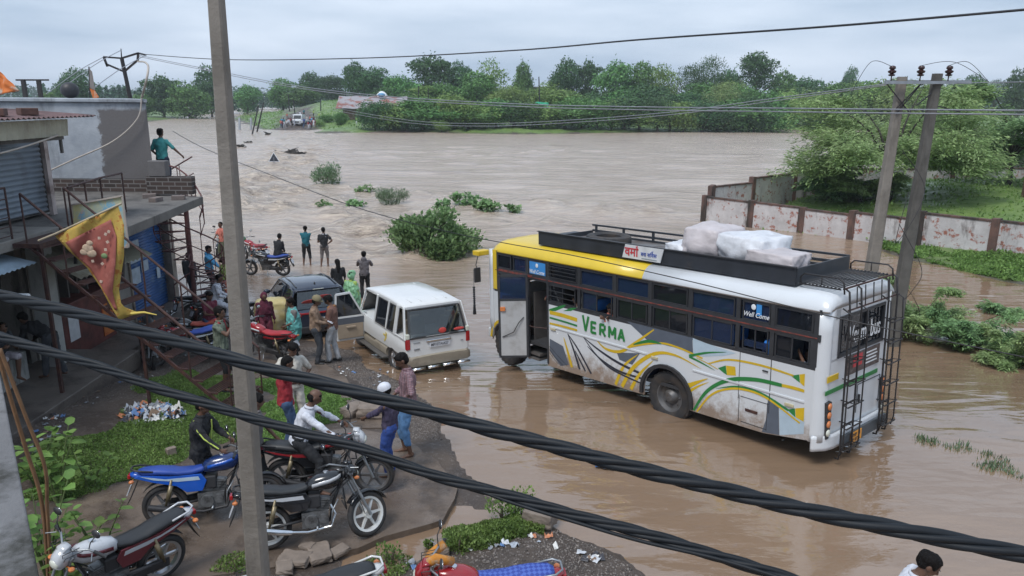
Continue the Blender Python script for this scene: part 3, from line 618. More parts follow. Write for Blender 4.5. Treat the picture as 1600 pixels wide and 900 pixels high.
# ============================================================ walls, poles, buildings, wires
def wallmat(name, c0, c1, stain, rough=.85, s1=1.5, s2=.6, streak=True, lo=.5, hi=.62, patch=None, plo=.55, phi=.6):
    m, n, b = nodes(name); tcn = n.nodes.new('ShaderNodeTexCoord').outputs['Object']; b.inputs['Roughness'].default_value = rough
    mp = n.nodes.new('ShaderNodeMapping'); mp.inputs['Scale'].default_value = (1, 1, .25); n.links.new(tcn, mp.inputs[0])
    c = mixc(n, rng(n, noise(n, tcn, s1, 8, .65), .35, .65), c0, c1)
    if patch: c = mixc(n, rng(n, noise(n, tcn, 2.6, 9, .72), plo, phi), c, patch)
    c = mixc(n, rng(n, noise(n, mp.outputs[0] if streak else tcn, s2 * 2, 9, .7), lo, hi), c, stain)
    n.links.new(c, b.inputs['Base Color']); bumpn(n, noise(n, tcn, 18, 6, .7), .01, b); return m
cw = wallmat('whitewash_peeling', (.56, .54, .54), (.42, .40, .40), (.085, .065, .055), lo=.55, hi=.68, patch=(.30, .12, .085), plo=.54, phi=.60)
cop = wallmat('coping_stained', (.085, .055, .048), (.16, .085, .065), (.03, .026, .022), lo=.45, hi=.6)
plas = wallmat('grey_plaster', (.27, .30, .34), (.40, .43, .47), (.14, .15, .16), lo=.50, hi=.70)
plasd = wallmat('dark_plaster', (.125, .12, .122), (.155, .148, .148), (.10, .095, .095), lo=.5, hi=.7)
conc = wallmat('concrete_old', (.20, .19, .175), (.28, .265, .245), (.075, .07, .065), lo=.55, hi=.68)
concd = wallmat('concrete_dark', (.10, .095, .09), (.16, .15, .14), (.04, .038, .036), lo=.5, hi=.65)
polem = wallmat('pole_concrete', (.17, .155, .135), (.235, .215, .19), (.075, .066, .057), lo=.52, hi=.68, s1=3)
poled = wallmat('pole_concrete_dark', (.085, .082, .074), (.125, .12, .11), (.045, .042, .038), lo=.52, hi=.68, s1=3)
slabm = wallmat('slab_concrete', (.105, .078, .060), (.165, .128, .10), (.055, .040, .030), lo=.48, hi=.62, streak=False, rough=.42)
n = slabm.node_tree; n.links.new(rng(n, noise(n, n.nodes.new('ShaderNodeTexCoord').outputs['Object'], .9, 7, .65), .40, .58, .10, .65), n.nodes['Principled BSDF'].inputs['Roughness'])
rustm = mat('rusty_paint', (.05, .022, .02), .6, var=.4, scale=20, dirt=(.10, .045, .028), dscale=8)
dkst = mat('dark_steel', (.035, .033, .035), .5, .4, var=.3, scale=15)
steel = mat('grey_steel', (.32, .34, .36), .4, .7, var=.2)
black = mat('black_rubber', (.018, .019, .022), .42, var=.2, scale=30)
# --- compound wall
A_ = Vector(P(1103, 343)); B_ = Vector(P(1600, 415)); fn_ = Vector((-(B_ - A_).y, (B_ - A_).x, 0)).normalized()
fx = [1103, 1176, 1255, 1334, 1441, 1558, 1690]; ft = [307, 315, 326, 331, 332, 344, 352]
def onwall(px, py): return QP(px, py, A_, fn_)
def comp_wall(pts, tops, label, base=-1.4):
    w = empty('compound_wall', (pts[0].x, pts[0].y, 0), 0, label, 'wall'); o = Vector((pts[0].x, pts[0].y, 0))
    for i in range(len(pts) - 1):
        a, b = pts[i] - o, pts[i + 1] - o; a.z = b.z = 0; tz = tops[i]; d = (b - a).normalized(); nn = Vector((-d.y, d.x, 0)); Lr = (b - a).length
        m = MB(); m.X = basis(d, nn, (0, 0, 1), a)
        m.box((Lr / 2, 0, (tz + base) / 2), (Lr - .3, .2, tz - base)); m.build('wall_panel', cw, w)
        m = MB(); m.X = basis(d, nn, (0, 0, 1), a); m.box((Lr / 2, 0, tz + .045), (Lr - .34, .27, .09)); m.build('coping', cop, w, bev=.01)
    for i, p in enumerate(pts):
        tz = tops[min(i, len(tops) - 1)]; q = p - o; m = MB(); d = (pts[min(i + 1, len(pts) - 1)] - pts[max(0, min(i, len(pts) - 2))]).normalized()
        m.X = basis(d, Vector((-d.y, d.x, 0)), (0, 0, 1), (q.x, q.y, 0)); m.box((0, 0, (tz + .14 + base) / 2), (.34, .32, tz + .14 - base)); m.build('pillar', cop, w, bev=.012)
    return w
fp = [onwall(x, t) for x, t in zip(fx, ft)]
comp_wall(fp, [p.z - .06 for p in fp], 'peeling whitewashed compound wall facing the flooded road')
bp_ = [A_ + Vector((.3, .35, 0)), Vector((14.6, 45.5, 0)), Vector((18.4, 49, 0)), Vector((22.4, 50.2, 0)), Vector((30, 51.2, 0)), Vector((42, 52, 0))]
comp_wall(bp_, [.95, 1.22, 1.42, 1.42, 1.45], 'dark stained rear compound wall stepping up along the river', -1.2)
# --- poles
def taper_pole(m, a, b, w0, d0, w1, d1, n=6):
    a, b = Vector(a), Vector(b); rings = []
    for i in range(n + 1):
        t = i / n; p = a.lerp(b, t); w = (w0 + (w1 - w0) * t) / 2; d = (d0 + (d1 - d0) * t) / 2; c = min(w, d) * .25
        rings.append([p + Vector(q) for q in ((w - c, d, 0), (-w + c, d, 0), (-w, d - c, 0), (-w, -d + c, 0), (-w + c, -d, 0), (w - c, -d, 0), (w, -d + c, 0), (w, d - c, 0))])
    m.loft(rings)
a, b = Q(338, 0, 5.6), Q(404, 899, 5.6); d = (a - b).normalized(); bot = b - d * ((b.z + .5) / d.z); top = a + d * .8
m = MB(); taper_pole(m, bot, top, .185, .21, .082, .10, 10)
tag(m.build('utility_pole', polem, smooth=30), 'near concrete utility pole rising through the whole left side', 'utility pole')
hp = []
for (tx, ty, lx, ly, lab, yy) in ((1410, 120, 1361, 425, 'left concrete pole of the leaning pair behind the bus', 19.6), (1465, 115, 1411, 430, 'right concrete pole of the leaning pair behind the bus', 19.5)):
    a, b = Q(tx, ty, yy), Q(lx, ly, yy); d = (a - b).normalized(); bot = b - d * ((b.z + 1.2) / d.z); m = MB(); taper_pole(m, bot, a, .34, .3, .2, .2, 8); hp.append((bot, a))
    tag(m.build('utility_pole', poled if tx > 1430 else polem, smooth=30), lab, 'utility pole', 'pair of poles behind the bus')
arm = empty('pole_crossarm', Q(1440, 130, 19.45), 0, 'steel crossarm with three insulators joining the twin poles', 'crossarm'); o_ = arm.location.copy()
m = MB(); m.bar(Q(1383, 129, 19.35) - o_, Q(1517, 129, 19.35) - o_, .07, .07); m.bar(Q(1383, 127, 19.72) - o_, Q(1517, 127, 19.72) - o_, .05, .05); m.build('arm_beam', steel, arm)
for ix in (1392, 1437, 1481):
    q = Q(ix, 127, 19.4) - o_; m = MB(); m.lathe([(.015, 0), (.015, .12), (.07, .13), (.085, .16), (.04, .18), (.09, .21), (.1, .25), (.045, .28), (.08, .31), (.07, .36), (.02, .38)], 12, T(*q)); m.build('insulator', mat('porcelain', (.045, .022, .022), .2), arm, smooth=60)
m = MB()
for a, b in (((1398, 172), (1440, 130)), ((1420, 175), (1385, 130)), ((1432, 165), (1475, 130)), ((1462, 165), (1500, 175)), ((1440, 130), (1400, 178))): m.bar(Q(*a, 19.45) - o_, Q(*b, 19.45) - o_, .025, .025)
m.build('brace', dkst, arm)
# tilted pole with v brackets behind the left roof
pa, pb = Q(190, 90, 38), Q(206, 165, 38); d = (pa - pb).normalized(); bot = pb - d * ((pb.z + 1.3) / d.z)
tp = empty('utility_pole', bot, 0, 'tilted dark pole with v shaped bracket beyond the plastered roof', 'utility pole')
m = MB(); m.tube([Vector((0, 0, 0)), pa - bot], [.13, .09], 10); m.tube([pa - bot, Q(189, 76, 38) - bot], [.03, .02], 6); m.build('pole_shaft', dkst, tp, smooth=60)
m = MB()
for a, b in (((162, 89), (190, 91)), ((190, 91), (216, 83)), ((166, 100), (194, 112)), ((194, 112), (214, 95)), ((162, 89), (168, 104)), ((216, 83), (215, 95)), ((216, 83), (228, 86))): m.bar(Q(*a, 38) - bot, Q(*b, 38) - bot, .10, .08)
m.build('bracket', dkst, tp)
tp = empty('utility_pole', gv(48, 165, 60), 0, 'twin legged pole with flat crossarm far left beyond the roof', 'utility pole'); bot = tp.location.copy()
m = MB()
for xx in (36, 60): q = Q(xx, 124, 60) - bot; m.bar((q.x, q.y, -.5), q, .26, .26)
m.build('pole_shaft', dkst, tp); m = MB(); m.bar(Q(25, 125, 60) - bot, Q(76, 125, 60) - bot, .12, .12); m.build('crossarm', dkst, tp)
for (x0, y0, x1, y1, dist, w_, lab) in ((412, 160, 400, 206, 150, .35, 'thin dark pole left of the causeway, leaning left'), (404, 165, 392, 204, 140, .3, 'outer thin dark pole left of the causeway'), (458, 155, 463, 194, 172, .3, 'thin pole beside the stranded white vehicle'), (450, 147, 452, 165, 230, .35, 'pale pole on the grassy slope'), (539, 118, 540, 152, 240, .3, 'thin lattice mast between dark trees'), (501, 155, 501, 172, 210, .35, 'short dark pole behind the crowd'), (654, 134, 654, 160, 186, .3, 'thin pole in front of the broad dark tree'), (669, 138, 669, 160, 186, .3, 'second thin pole in front of the broad dark tree'), (842, 120, 844, 168, 183, .4, 'dark pole beside the small green cloth')):
    a, b = Q(x0, y0, dist), Q(x1, y1, dist); b.z = min(b.z, ground_z(b.x, b.y)) - .3; m = MB(); m.tube([b, a], [w_ / 2, w_ / 3], 6); tag(m.build('utility_pole', dkst), lab, 'utility pole')
# --- wires
def wire(pts, r, label, m_=black, name='overhead_wire', seg=5, sag=True, cat='wire', group=None, strands=1, pitch=.35):
    pts = [Vector(p) for p in pts]; out = []
    for i in range(len(pts) - 1):                      # smooth through the given points
        p0 = pts[max(i - 1, 0)]; p1 = pts[i]; p2 = pts[i + 1]; p3 = pts[min(i + 2, len(pts) - 1)]
        k = 10 if strands == 1 else 26
        for j in range(k):
            t = j / k; out.append(.5 * ((2 * p1) + (p2 - p0) * t + (2 * p0 - 5 * p1 + 4 * p2 - p3) * t * t + (3 * p1 - p0 - 3 * p2 + p3) * t ** 3))
    out.append(pts[-1]); m = MB()
    if strands == 1: m.tube(out, r, seg)
    else:
        L_ = [0]
        for i in range(1, len(out)): L_.append(L_[-1] + (out[i] - out[i - 1]).length)
        for s in range(strands):
            path = []
            for i, p in enumerate(out):
                d = (out[min(i + 1, len(out) - 1)] - out[max(i - 1, 0)]).normalized(); a = d.cross(Vector((0, 0, 1))).normalized(); b = a.cross(d)
                th = 2 * PI * (L_[i] / pitch + s / strands) + .8 * math.sin(L_[i] * 2.1); path.append(p + (a * math.cos(th) + b * math.sin(th)) * r * 1.04)
            m.tube(path, r * (1, .93, .86, .8)[s % 4], 10)
    return tag(m.build(name, m_, smooth=180), label, cat, group)
cabm = mat('cable_sheath', (.009, .012, .016), .55, var=.25, scale=14, spec=.3)
c1 = [(-60, 448, 3.1), (0, 461, 3.0), (100, 485, 2.9), (200, 512, 2.8), (300, 541, 2.7), (400, 572, 2.6), (480, 592, 2.55), (560, 614, 2.48), (700, 652, 2.38), (800, 680, 2.3), (1000, 733, 2.15), (1200, 783, 2.05), (1400, 827, 1.95), (1600, 866, 1.86), (1680, 880, 1.82)]
wire([Q(x, y, z) for x, y, z in c1], .0135, 'upper thick twisted black cable crossing the whole view', cabm, 'twisted_cable', strands=4, pitch=.62, cat='cable')
c2 = [(-60, 510, 2.7), (0, 526, 2.66), (100, 556, 2.6), (175, 580, 2.55), (250, 608, 2.5), (325, 632, 2.45), (400, 655, 2.4), (480, 678, 2.35), (560, 700, 2.3), (680, 743, 2.22), (800, 776, 2.15), (900, 805, 2.08), (1000, 832, 2.02), (1100, 862, 1.96), (1220, 900, 1.88), (1320, 935, 1.82)]
wire([Q(x, y, z) for x, y, z in c2], .0098, 'lower twisted black cable ending at the bottom edge', cabm, 'twisted_cable', strands=4, pitch=.5, cat='cable')
wire([Q(700, 746, 2.21), Q(790, 782, 2.14), Q(900, 816, 2.06), Q(1000, 845, 2.0), Q(1120, 873, 1.93), Q(1220, 903, 1.86)], .006, 'loose thin strand slung under the lower cable', cabm, 'loose_cable', seg=8, cat='cable')
wire([Q(x, y, z) for x, y, z in ((216, 84, 38), (350, 93, 30), (560, 91, 24), (800, 79, 18), (1000, 62, 14), (1300, 41, 11), (1660, 10, 9))], .016, 'single black wire crossing the sky to the upper right')
grw = mat('aluminium_wire', (.30, .31, .34), .45, .5)
for k, lab in ((0, 'upper pale wire running level across the far trees'), (5, 'lower pale wire running level across the far trees')):
    wire([Q(x, y + k * (.3 + x / 1600), z) for x, y, z in ((216, 86, 38), (300, 103, 34), (450, 132, 29), (600, 150, 25), (800, 162, 21), (1000, 167, 18), (1200, 169, 15), (1400, 171, 13), (1660, 173, 11))], .013, lab, grw)
for k in (0, 4):
    wire([Q(x, y + k, z) for x, y, z in ((520, 168, 60), (640, 188, 50), (760, 193, 42), (900, 187, 34), (1050, 175, 28), (1200, 155, 23), (1385, 131 - k * .5, 19.5))], .014, 'thin line dipping over the far bank to the twin poles, ' + ('upper' if not k else 'lower') + ' of two', grw)
for k, (x, y) in enumerate(((162, 89), (190, 78), (228, 86))):
    wire([Q(x, y, 38), Q(x - 40, y + 22, 34), Q(x - 90, y + 58, 30)], .016, ('left', 'middle', 'right')[k] + ' wire running down from the v bracket pole', grw)
wire([Q(x, y, z) for x, y, z in ((270, 205, 20), (320, 232, 18.5), (420, 272, 17), (560, 325, 15), (700, 362, 13.5), (790, 380, 12.6), (900, 400, 11.5), (1080, 440, 10.2), (1280, 490, 9.2), (1450, 527, 8.6), (1660, 570, 8))], .008, 'long black service wire slanting down in front of the bus')
for k, (a, mid, b) in enumerate((((1392, 103), (1365, 100), (1330, 145)), ((1437, 103), (1480, 70), (1545, 128)), ((1481, 103), (1510, 95), (1545, 128)))):
    wire([Q(*a, 19.4), Q((a[0] + b[0]) / 2, min(a[1], b[1]) - 6, 19), Q(*b, 18.5)], .007, ('left', 'middle', 'right')[k] + ' thin jumper wire arching from an insulator')
wire([Q(1490, 130, 19.5), Q(1600, 128, 17), Q(1680, 126, 15)], .011, 'pale line leaving the crossarm to the right edge', grw)
wire([Q(1410, 235, 19.4), Q(1445, 300, 19.0), Q(1400, 380, 18.8), Q(1420, 300, 19)], .008, 'slack dark wire looped against the right twin pole', dkst)
wire([Q(1405, 350, 19.3), Q(1440, 420, 19.0), Q(1425, 455, 18.9), Q(1410, 470, 19)], .009, 'slack wire hanging at the foot of the right twin pole', dkst)
# --- left buildings. everything runs along y; shop fronts stand at x = -10.4
def bx(m, x0, x1, y0, y1, z0, z1): return m.box(((x0 + x1) / 2, (y0 + y1) / 2, (z0 + z1) / 2), (x1 - x0, y1 - y0, z1 - z0))
def building(name, o, label): return empty(name, o, 0, label, 'building')
pb_ = building('concrete_shop_building', (-10.4, 18, -.6), 'unfinished grey concrete shop building with brick courses and terrace'); off = Vector((-10.4, 18, -.6))
def part(m, name, mt, par, o, **k):
    ob = m.build(name, mt, par, **k); ob.data.transform(T(-o[0], -o[1], -o[2])); return ob
tone = plas.copy(); tone.name = 'plaster_two_tone'; nn_ = tone.node_tree; b_ = nn_.nodes['Principled BSDF']; src = b_.inputs['Base Color'].links[0].from_socket
geo = nn_.nodes.new('ShaderNodeNewGeometry'); sx = nn_.nodes.new('ShaderNodeSeparateXYZ'); nn_.links.new(geo.outputs['Position'], sx.inputs[0])
nz_ = noise(nn_, geo.outputs['Position'], 3.5, 6, .7); ma = nn_.nodes.new('ShaderNodeMath'); ma.operation = 'MULTIPLY_ADD'; nn_.links.new(nz_, ma.inputs[0]); ma.inputs[1].default_value = .6; nn_.links.new(sx.outputs[0], ma.inputs[2])
mz = nn_.nodes.new('ShaderNodeMath'); mz.operation = 'MULTIPLY_ADD'; nn_.links.new(nz_, mz.inputs[0]); mz.inputs[1].default_value = .25; nn_.links.new(sx.outputs[2], mz.inputs[2])
mu = nn_.nodes.new('ShaderNodeMath'); mu.operation = 'MULTIPLY'; nn_.links.new(rng(nn_, ma.outputs[0], -11.08, -11.02), mu.inputs[0]); nn_.links.new(rng(nn_, mz.outputs[0], 5.6, 5.52), mu.inputs[1])
nn_.links.new(mixc(nn_, mu.outputs[0], src, (.135, .128, .13)), b_.inputs['Base Color'])
def foot(m, pts, z0, z1): k = len(pts); m.add([(x, y, z) for z in (z0, z1) for x, y in pts], [tuple(reversed(range(k))), tuple(range(k, 2 * k))] + [(i, (i + 1) % k, (i + 1) % k + k, i + k) for i in range(k)])
m = MB(); foot(m, [(-20, 20.8), (-10, 20.8), (-12.6, 24.8), (-20, 24.8)], 3.55, 5.62); part(m, 'upper_wall', tone, pb_, off, bev=.015)
m = MB(); foot(m, [(-20.1, 20.72), (-9.92, 20.72), (-12.55, 24.9), (-20.1, 24.9)], 5.622, 5.72); part(m, 'roof', plas, pb_, off, bev=.02)
brickm = bpy.data.materials.new('block_courses'); brickm.use_nodes = True; n = brickm.node_tree; b = n.nodes['Principled BSDF']; _MC['block_courses'] = brickm
t = n.nodes.new('ShaderNodeTexCoord'); mp = n.nodes.new('ShaderNodeMapping'); mp.inputs['Rotation'].default_value = (PI / 2, 0, 0); n.links.new(t.outputs['Object'], mp.inputs[0])
bt = n.nodes.new('ShaderNodeTexBrick'); bt.inputs['Color1'].default_value = (.07, .048, .042, 1); bt.inputs['Color2'].default_value = (.04, .032, .03, 1); bt.inputs['Mortar'].default_value = (.17, .16, .155, 1)
bt.inputs['Scale'].default_value = 1; bt.inputs['Brick Width'].default_value = .34; bt.inputs['Row Height'].default_value = .115; bt.inputs['Mortar Size'].default_value = .014; n.links.new(mp.outputs[0], bt.inputs['Vector'])
n.links.new(bt.outputs[0], b.inputs['Base Color']); b.inputs['Roughness'].default_value = .9
m = MB(); bx(m, -20, -9.98, 20.78, 21.1, 3.2, 3.548); part(m, 'brick_course', brickm, pb_, off)
m = MB(); bx(m, -9.98, -8.75, 20.3, 20.55, 3.2, 3.68); part(m, 'brick_parapet', brickm, pb_, off)
m = MB(); bx(m, -9.9, -9.42, 20.28, 20.56, 3.682, 4.1); part(m, 'parapet_block', plasd, pb_, off, bev=.02)
m = MB(); pts = [(-7.9, 15.0), (-8.35, 20.0), (-9.75, 20.02), (-9.75, 22), (-20, 22), (-20, 15.0)]
V = [(x, y, z) for z in (2.98, 3.19) for x, y in pts]; k = len(pts); m.add(V, [tuple(reversed(range(k))), tuple(range(k, 2 * k))] + [(i, (i + 1) % k, (i + 1) % k + k, i + k) for i in range(k)])
part(m, 'terrace_slab', concd, pb_, off, bev=.015)
m = MB(); bx(m, -16, -10.4, 15.2, 15.4, -.6, 2.97); bx(m, -16, -10.4, 21.9, 22.1, -1, 2.97); bx(m, -16, -15.8, 15.4, 21.9, -.6, 2.97)
bx(m, -10.55, -10.35, 15.4, 16.2, -.6, 2.97); bx(m, -10.55, -10.35, 18.6, 19.55, -.6, 2.97); bx(m, -10.55, -10.35, 21.75, 22.1, -.9, 2.97); bx(m, -10.55, -10.35, 16.2, 18.6, 2.35, 2.97); bx(m, -10.55, -10.35, 19.55, 21.75, 2.25, 2.97)
part(m, 'shop_wall', conc, pb_, off)
def shutter(y0, y1, z0, z1, x, mt, par, o, name='roller_shutter', step=.085):
    rows = []; z = z0
    while z < z1 + 1e-6:
        ph = (z - z0) / step % 1; rows.append([(x + .022 * math.sin(ph * 2 * PI), y0, z), (x + .022 * math.sin(ph * 2 * PI), y1, z)]); z += step / 4
    m = MB(); m.sheet(rows, .01); return part(m, name, mt, par, o, smooth=180)
bluem = mat('blue_shutter_paint', (.030, .105, .30), .45, var=.25, scale=3, dirt=(.11, .19, .33), dscale=2.2, dlo=.55, dhi=.62)
shutter(19.58, 21.72, -.55, 2.24, -10.42, bluem, pb_, off)
fb_ = mat('frame_beige', (.24, .21, .18), .7, var=.3, dirt=(.08, .06, .05)); m = MB(); bx(m, -10.38, -10.30, 19.5, 19.58, -.6, 2.3); part(m, 'shutter_frame', fb_, pb_, off); m = MB(); bx(m, -10.34, -10.18, 21.72, 21.98, -.9, 2.9); part(m, 'corner_pillar', fb_, pb_, off)
m = MB(); bx(m, -10.3, -10.24, 19.5, 21.95, 2.26, 2.95); part(m, 'blank_sign_board', mat('board_cream', (.40, .40, .35), .6, dirt=(.25, .24, .2)), pb_, off)
whp = mat('faded_paper', (.42, .50, .58), .8, var=.2)
m = MB()
for (y0, y1, z0, z1) in ((19.7, 20.3, 1.35, 1.95), (19.75, 20.2, .75, 1.2), (20.3, 20.7, 1.0, 1.3), (21.15, 21.35, .62, .95)): m = MB(); bx(m, -10.392, -10.386, y0, y1, z0, z1); part(m, 'faded_poster', whp, pb_, off)
m = MB(); bx(m, -10.9, -10.3, 16.3, 18.5, -.3, 1.1); part(m, 'shop_counter', mat('maroon_counter', (.12, .035, .03), .6, var=.3, dirt=(.05, .02, .02)), pb_, off, bev=.02)
m = MB(); bx(m, -10.297, -10.29, 16.5, 16.9, .2, .95); part(m, 'counter_notice', mat('notice_white', (.55, .57, .6), .6), pb_, off)
m = MB(); bx(m, -10.297, -10.28, 17.9, 18.4, -.1, .7); part(m, 'counter_panel', mat('panel_yellow_red', (.5, .16, .04), .5, dirt=(.35, .03, .02), dscale=5), pb_, off)
m = MB()
for i in range(5): bx(m, -15.5, -10.62, 16.4 + i * .4, 16.44 + i * .4, .2, 2.2)
part(m, 'stock_shelves', concd, pb_, off)
for i, (x, y) in enumerate(((-9.6, 19.6), (-9.1, 18.9), (-9.3, 17.4), (-8.7, 19.3), (-8.9, 16.6))):
    m = MB(); m.box((x, y, 3.19 + .055), (.32, .2, .11), .4 + i); tag(m.build('loose_block', mat('grey_block', (.17, .14, .13), .9, var=.3), bev=.008), ('square edged block near the terrace corner', 'broken block in the middle of the terrace', 'loose block on the dusty terrace slab', 'block lying closest to the spiral stair', 'block lying nearest the painted board')[i], 'block', 'loose blocks on the terrace')
# near building with grey roller shutter
nb = building('shutter_building', (-10.4, 13, 0), 'near left building with grey roller shutter above a dark open shop'); off2 = Vector((-10.4, 13, 0))
m = MB(); bx(m, -16, -10.43, 6, 16.75, 3.25, 5.1); part(m, 'upper_room', concd, nb, off2)
grsh = mat('galvanised_shutter', (.27, .32, .38), .38, .35, var=.12, scale=2, dirt=(.16, .18, .21), dscale=2)
shutter(9.0, 16.5, 3.3, 4.95, -10.38, grsh, nb, off2, step=.11)
m = MB(); bx(m, -10.36, -10.28, 16.52, 16.66, 3.2, 5.0); part(m, 'shutter_rail', mat('rail_pale', (.45, .38, .36), .5, dirt=(.12, .07, .06)), nb, off2)
m = MB(); bx(m, -16, -9.25, 6, 14.98, 3.0, 3.2); part(m, 'balcony_slab', conc, nb, off2, bev=.015)
m = MB(); bx(m, -16, -15.8, 6, 15.2, 0, 2.98); bx(m, -16, -9.95, 5.9, 6.1, 0, 2.98); part(m, 'rear_wall', concd, nb, off2)
m = MB(); bx(m, -10.05, -9.7, 15.0, 15.35, -.3, 2.97); part(m, 'pillar', wallmat('pillar_wash', (.42, .43, .42), (.30, .31, .31), (.11, .12, .11), lo=.5, hi=.6), nb, off2, bev=.015)
m = MB(); bx(m, -10.1, -9.75, 13.0, 13.3, -.3, 2.97); part(m, 'pillar', _MC['pillar_wash'], nb, off2, bev=.015)
m = MB(); bx(m, -10.5, -9.9, 13.3, 14.35, .15, .75); part(m, 'shop_plinth', _MC['pillar_wash'], nb, off2, bev=.02)
m = MB()
for i in range(6): bx(m, -15.6, -14.9, 8 + i * 1.1, 8.7 + i * 1.1, .3, 2.2)
part(m, 'stock_shelves', concd, nb, off2)
# corrugated awnings
def corr(p00, p01, p10, p11, n=60, amp=.02, th=.006, mt=None, name='corrugated_awning', par=None):
    p00, p01, p10, p11 = map(Vector, (p00, p01, p10, p11)); up = (p01 - p00).cross(p10 - p00).normalized(); rows = [[], []]
    for i in range(n * 4 + 1):
        t = i / (n * 4); w = up * amp * math.sin(i * PI / 2); rows[0].append(p00.lerp(p01, t) + w); rows[1].append(p10.lerp(p11, t) + w)
    m = MB(); m.sheet(rows, th); return m
aw = mat('cream_awning', (.40, .39, .31), .6, var=.15, dirt=(.20, .17, .13), dscale=1.5)
z_ = 2.35; m = corr((-10.3, 15.2, z_ + .35), (-10.3, 18.2, z_ + .35), (-8.5, 14.2, z_ - .05), (-8.2, 16.6, z_ - .05), 16, mt=aw); tag(m.build('shop_awning', aw), 'cream corrugated awning behind the metal stairs', 'awning')
blaw = mat('pale_blue_awning', (.36, .46, .55), .5, var=.1, dirt=(.25, .32, .38))
m = corr((-10.2, 9, 2.95), (-10.2, 13.9, 2.95), (-9.0, 9, 2.72), (-9.0, 13.75, 2.72), 34, .015); tag(m.build('shop_awning', blaw), 'pale blue corrugated awning over the dark shop', 'awning')
rf = empty('porch_roof', (-10, 13, 5), 0, 'rusty porch roof with cream corrugated fascia above the shutter', 'roof'); o3 = Vector((-10, 13, 5))
m = corr((-9.35, 8, 4.98), (-9.35, 15.9, 4.98), (-9.32, 8, 5.32), (-9.32, 15.9, 5.32), 46, .015); part(m, 'fascia', aw, rf, o3)
m = corr((-11.5, 7.5, 5.52), (-11.5, 16.6, 5.52), (-9.1, 7.5, 5.37), (-9.1, 16.6, 5.37), 60, .02); part(m, 'roof_sheet', mat('rusty_sheet', (.13, .075, .075), .6, var=.35, dirt=(.05, .035, .035)), rf, o3)
m = MB(); bx(m, -10.4, -9.45, 8, 15.9, 4.9, 4.97); m.bar((-9.5, 15.85, 4.98), (-9.5, 15.85, 4.62), .05, .05); part(m, 'soffit', concd, rf, o3)
ylm = mat('yellow_cloth', (.50, .42, .12), .8); brb = mat('old_brick', (.11, .06, .05), .9, var=.4)
for i, (y, mt_, lb) in enumerate(((13.1, brb, 'dark brick holding down the rusty roof, leftmost'), (14.0, brb, 'dark brick on the roof beside the yellow bundle'), (14.9, brb, 'dark brick at the right end of the rusty roof'))):
    m = MB(); m.box((-9.5, y, 5.49), (.3, .36, .13), i * .4); tag(m.build('roof_brick', mt_, bev=.01), lb, 'brick', 'bricks on the rusty roof')
m = MB(); m.sphere((-9.6, 13.55, 5.46), (.16, .28, .07), 10); tag(m.build('yellow_bundle', ylm, smooth=180), 'yellow cloth bundle weighing down the roof sheet', 'bundle')
m = MB(); bx(m, -16, -8.55, 5.5, 16.2, -.25, .15); bx(m, -10.4, -9.3, 16.2, 21.8, -.9, -.22)
tag(m.build('shop_veranda', wallmat('veranda_floor', (.105, .09, .08), (.15, .13, .115), (.06, .05, .045), streak=False, rough=.5), bev=.02), 'dark concrete veranda floor in front of the shops', 'veranda')
# rails
def rail(path, h, label, mt, levels=3, r=.018, post=1.0, name='metal_railing', cat='railing', base=True):
    path = [Vector(p) for p in path]; o = empty(name, path[0], 0, label, cat); q = [p - path[0] for p in path]; m = MB()
    m.tube([p + Vector((0, 0, h)) for p in q], r * 1.3, 6); m.build('handrail', mt, o)
    m = MB()
    for k in range(levels): m.tube([p + Vector((0, 0, h * (k + .4) / (levels + .6))) for p in q], r * .6, 5)
    if levels: m.build('rail_bars', mt, o)
    for i in range(len(q) - 1):
        a, b = q[i], q[i + 1]; n_ = max(1, int(round((b - a).length / post)))
        for j in range(n_ + (i == len(q) - 2)):
            p = a.lerp(b, j / n_); m = MB(); m.tube([p, p + Vector((0, 0, h))], r, 6); m.build('post', mt, o)
    return o
rail([(-9.3, 9, 3.2), (-9.3, 13.6, 3.2)], .95, 'balcony railing in front of the grey roller shutter', rustm, levels=5, post=.45)
# straight metal stair
stx = empty('metal_staircase', (-5.1, 13.2, .1), 0, 'rusty open metal staircase coming down from the balcony', 'staircase'); s0 = Vector((-8.9, 14.05, 3.1)); s1 = Vector((-5.0, 13.15, .15)); oo = Vector((-5.1, 13.2, .1))
dr = (s1 - s0); dh = Vector((dr.x, dr.y, 0)).normalized(); sd = Vector((-dh.y, dh.x, 0))
m = MB()
for k in (-.5, .5): m.bar(s0 + sd * k - oo, s1 + sd * k - oo, .03, .06)
m.build('stringer', rustm, stx); NS = 14
for i in range(NS):
    p = s0.lerp(s1, (i + .5) / NS) - oo + Vector((0, 0, .04)); m = MB()
    for j in range(5): c = p + dh * (j - 2) * .055; m.bar(c - sd * .48, c + sd * .48, .02, .02)
    m.bar(p - sd * .48 - dh * .14, p + sd * .48 - dh * .14, .02, .035)
    for s_ in (-.48, .48): m.bar(p + sd * s_ - dh * .14, p + sd * s_ + dh * .14, .03, .03)
    m.build('tread', rustm, stx)
for k in (-.5, .5):
    m = MB(); m.tube([s0 + sd * k - oo + Vector((0, 0, .95)), s1 + sd * k - oo + Vector((0, 0, .95))], .024, 8); m.build('handrail', rustm, stx)
    for i in range(6):
        p = s0.lerp(s1, i / 5) + sd * k - oo; m = MB(); m.tube([p, p + Vector((0, 0, .95))], .016, 6); m.build('baluster', rustm, stx)
m = MB(); bx(m, -9.25, -8.75, 13.5, 14.7, 3.05, 3.13); ob = part(m, 'landing', rustm, stx, oo)
m = MB(); m.bar(Vector((-8.8, 13.6, 3.05)) - oo, Vector((-8.8, 13.6, .1)) - oo, .06, .06); m.build('support_leg', rustm, stx)
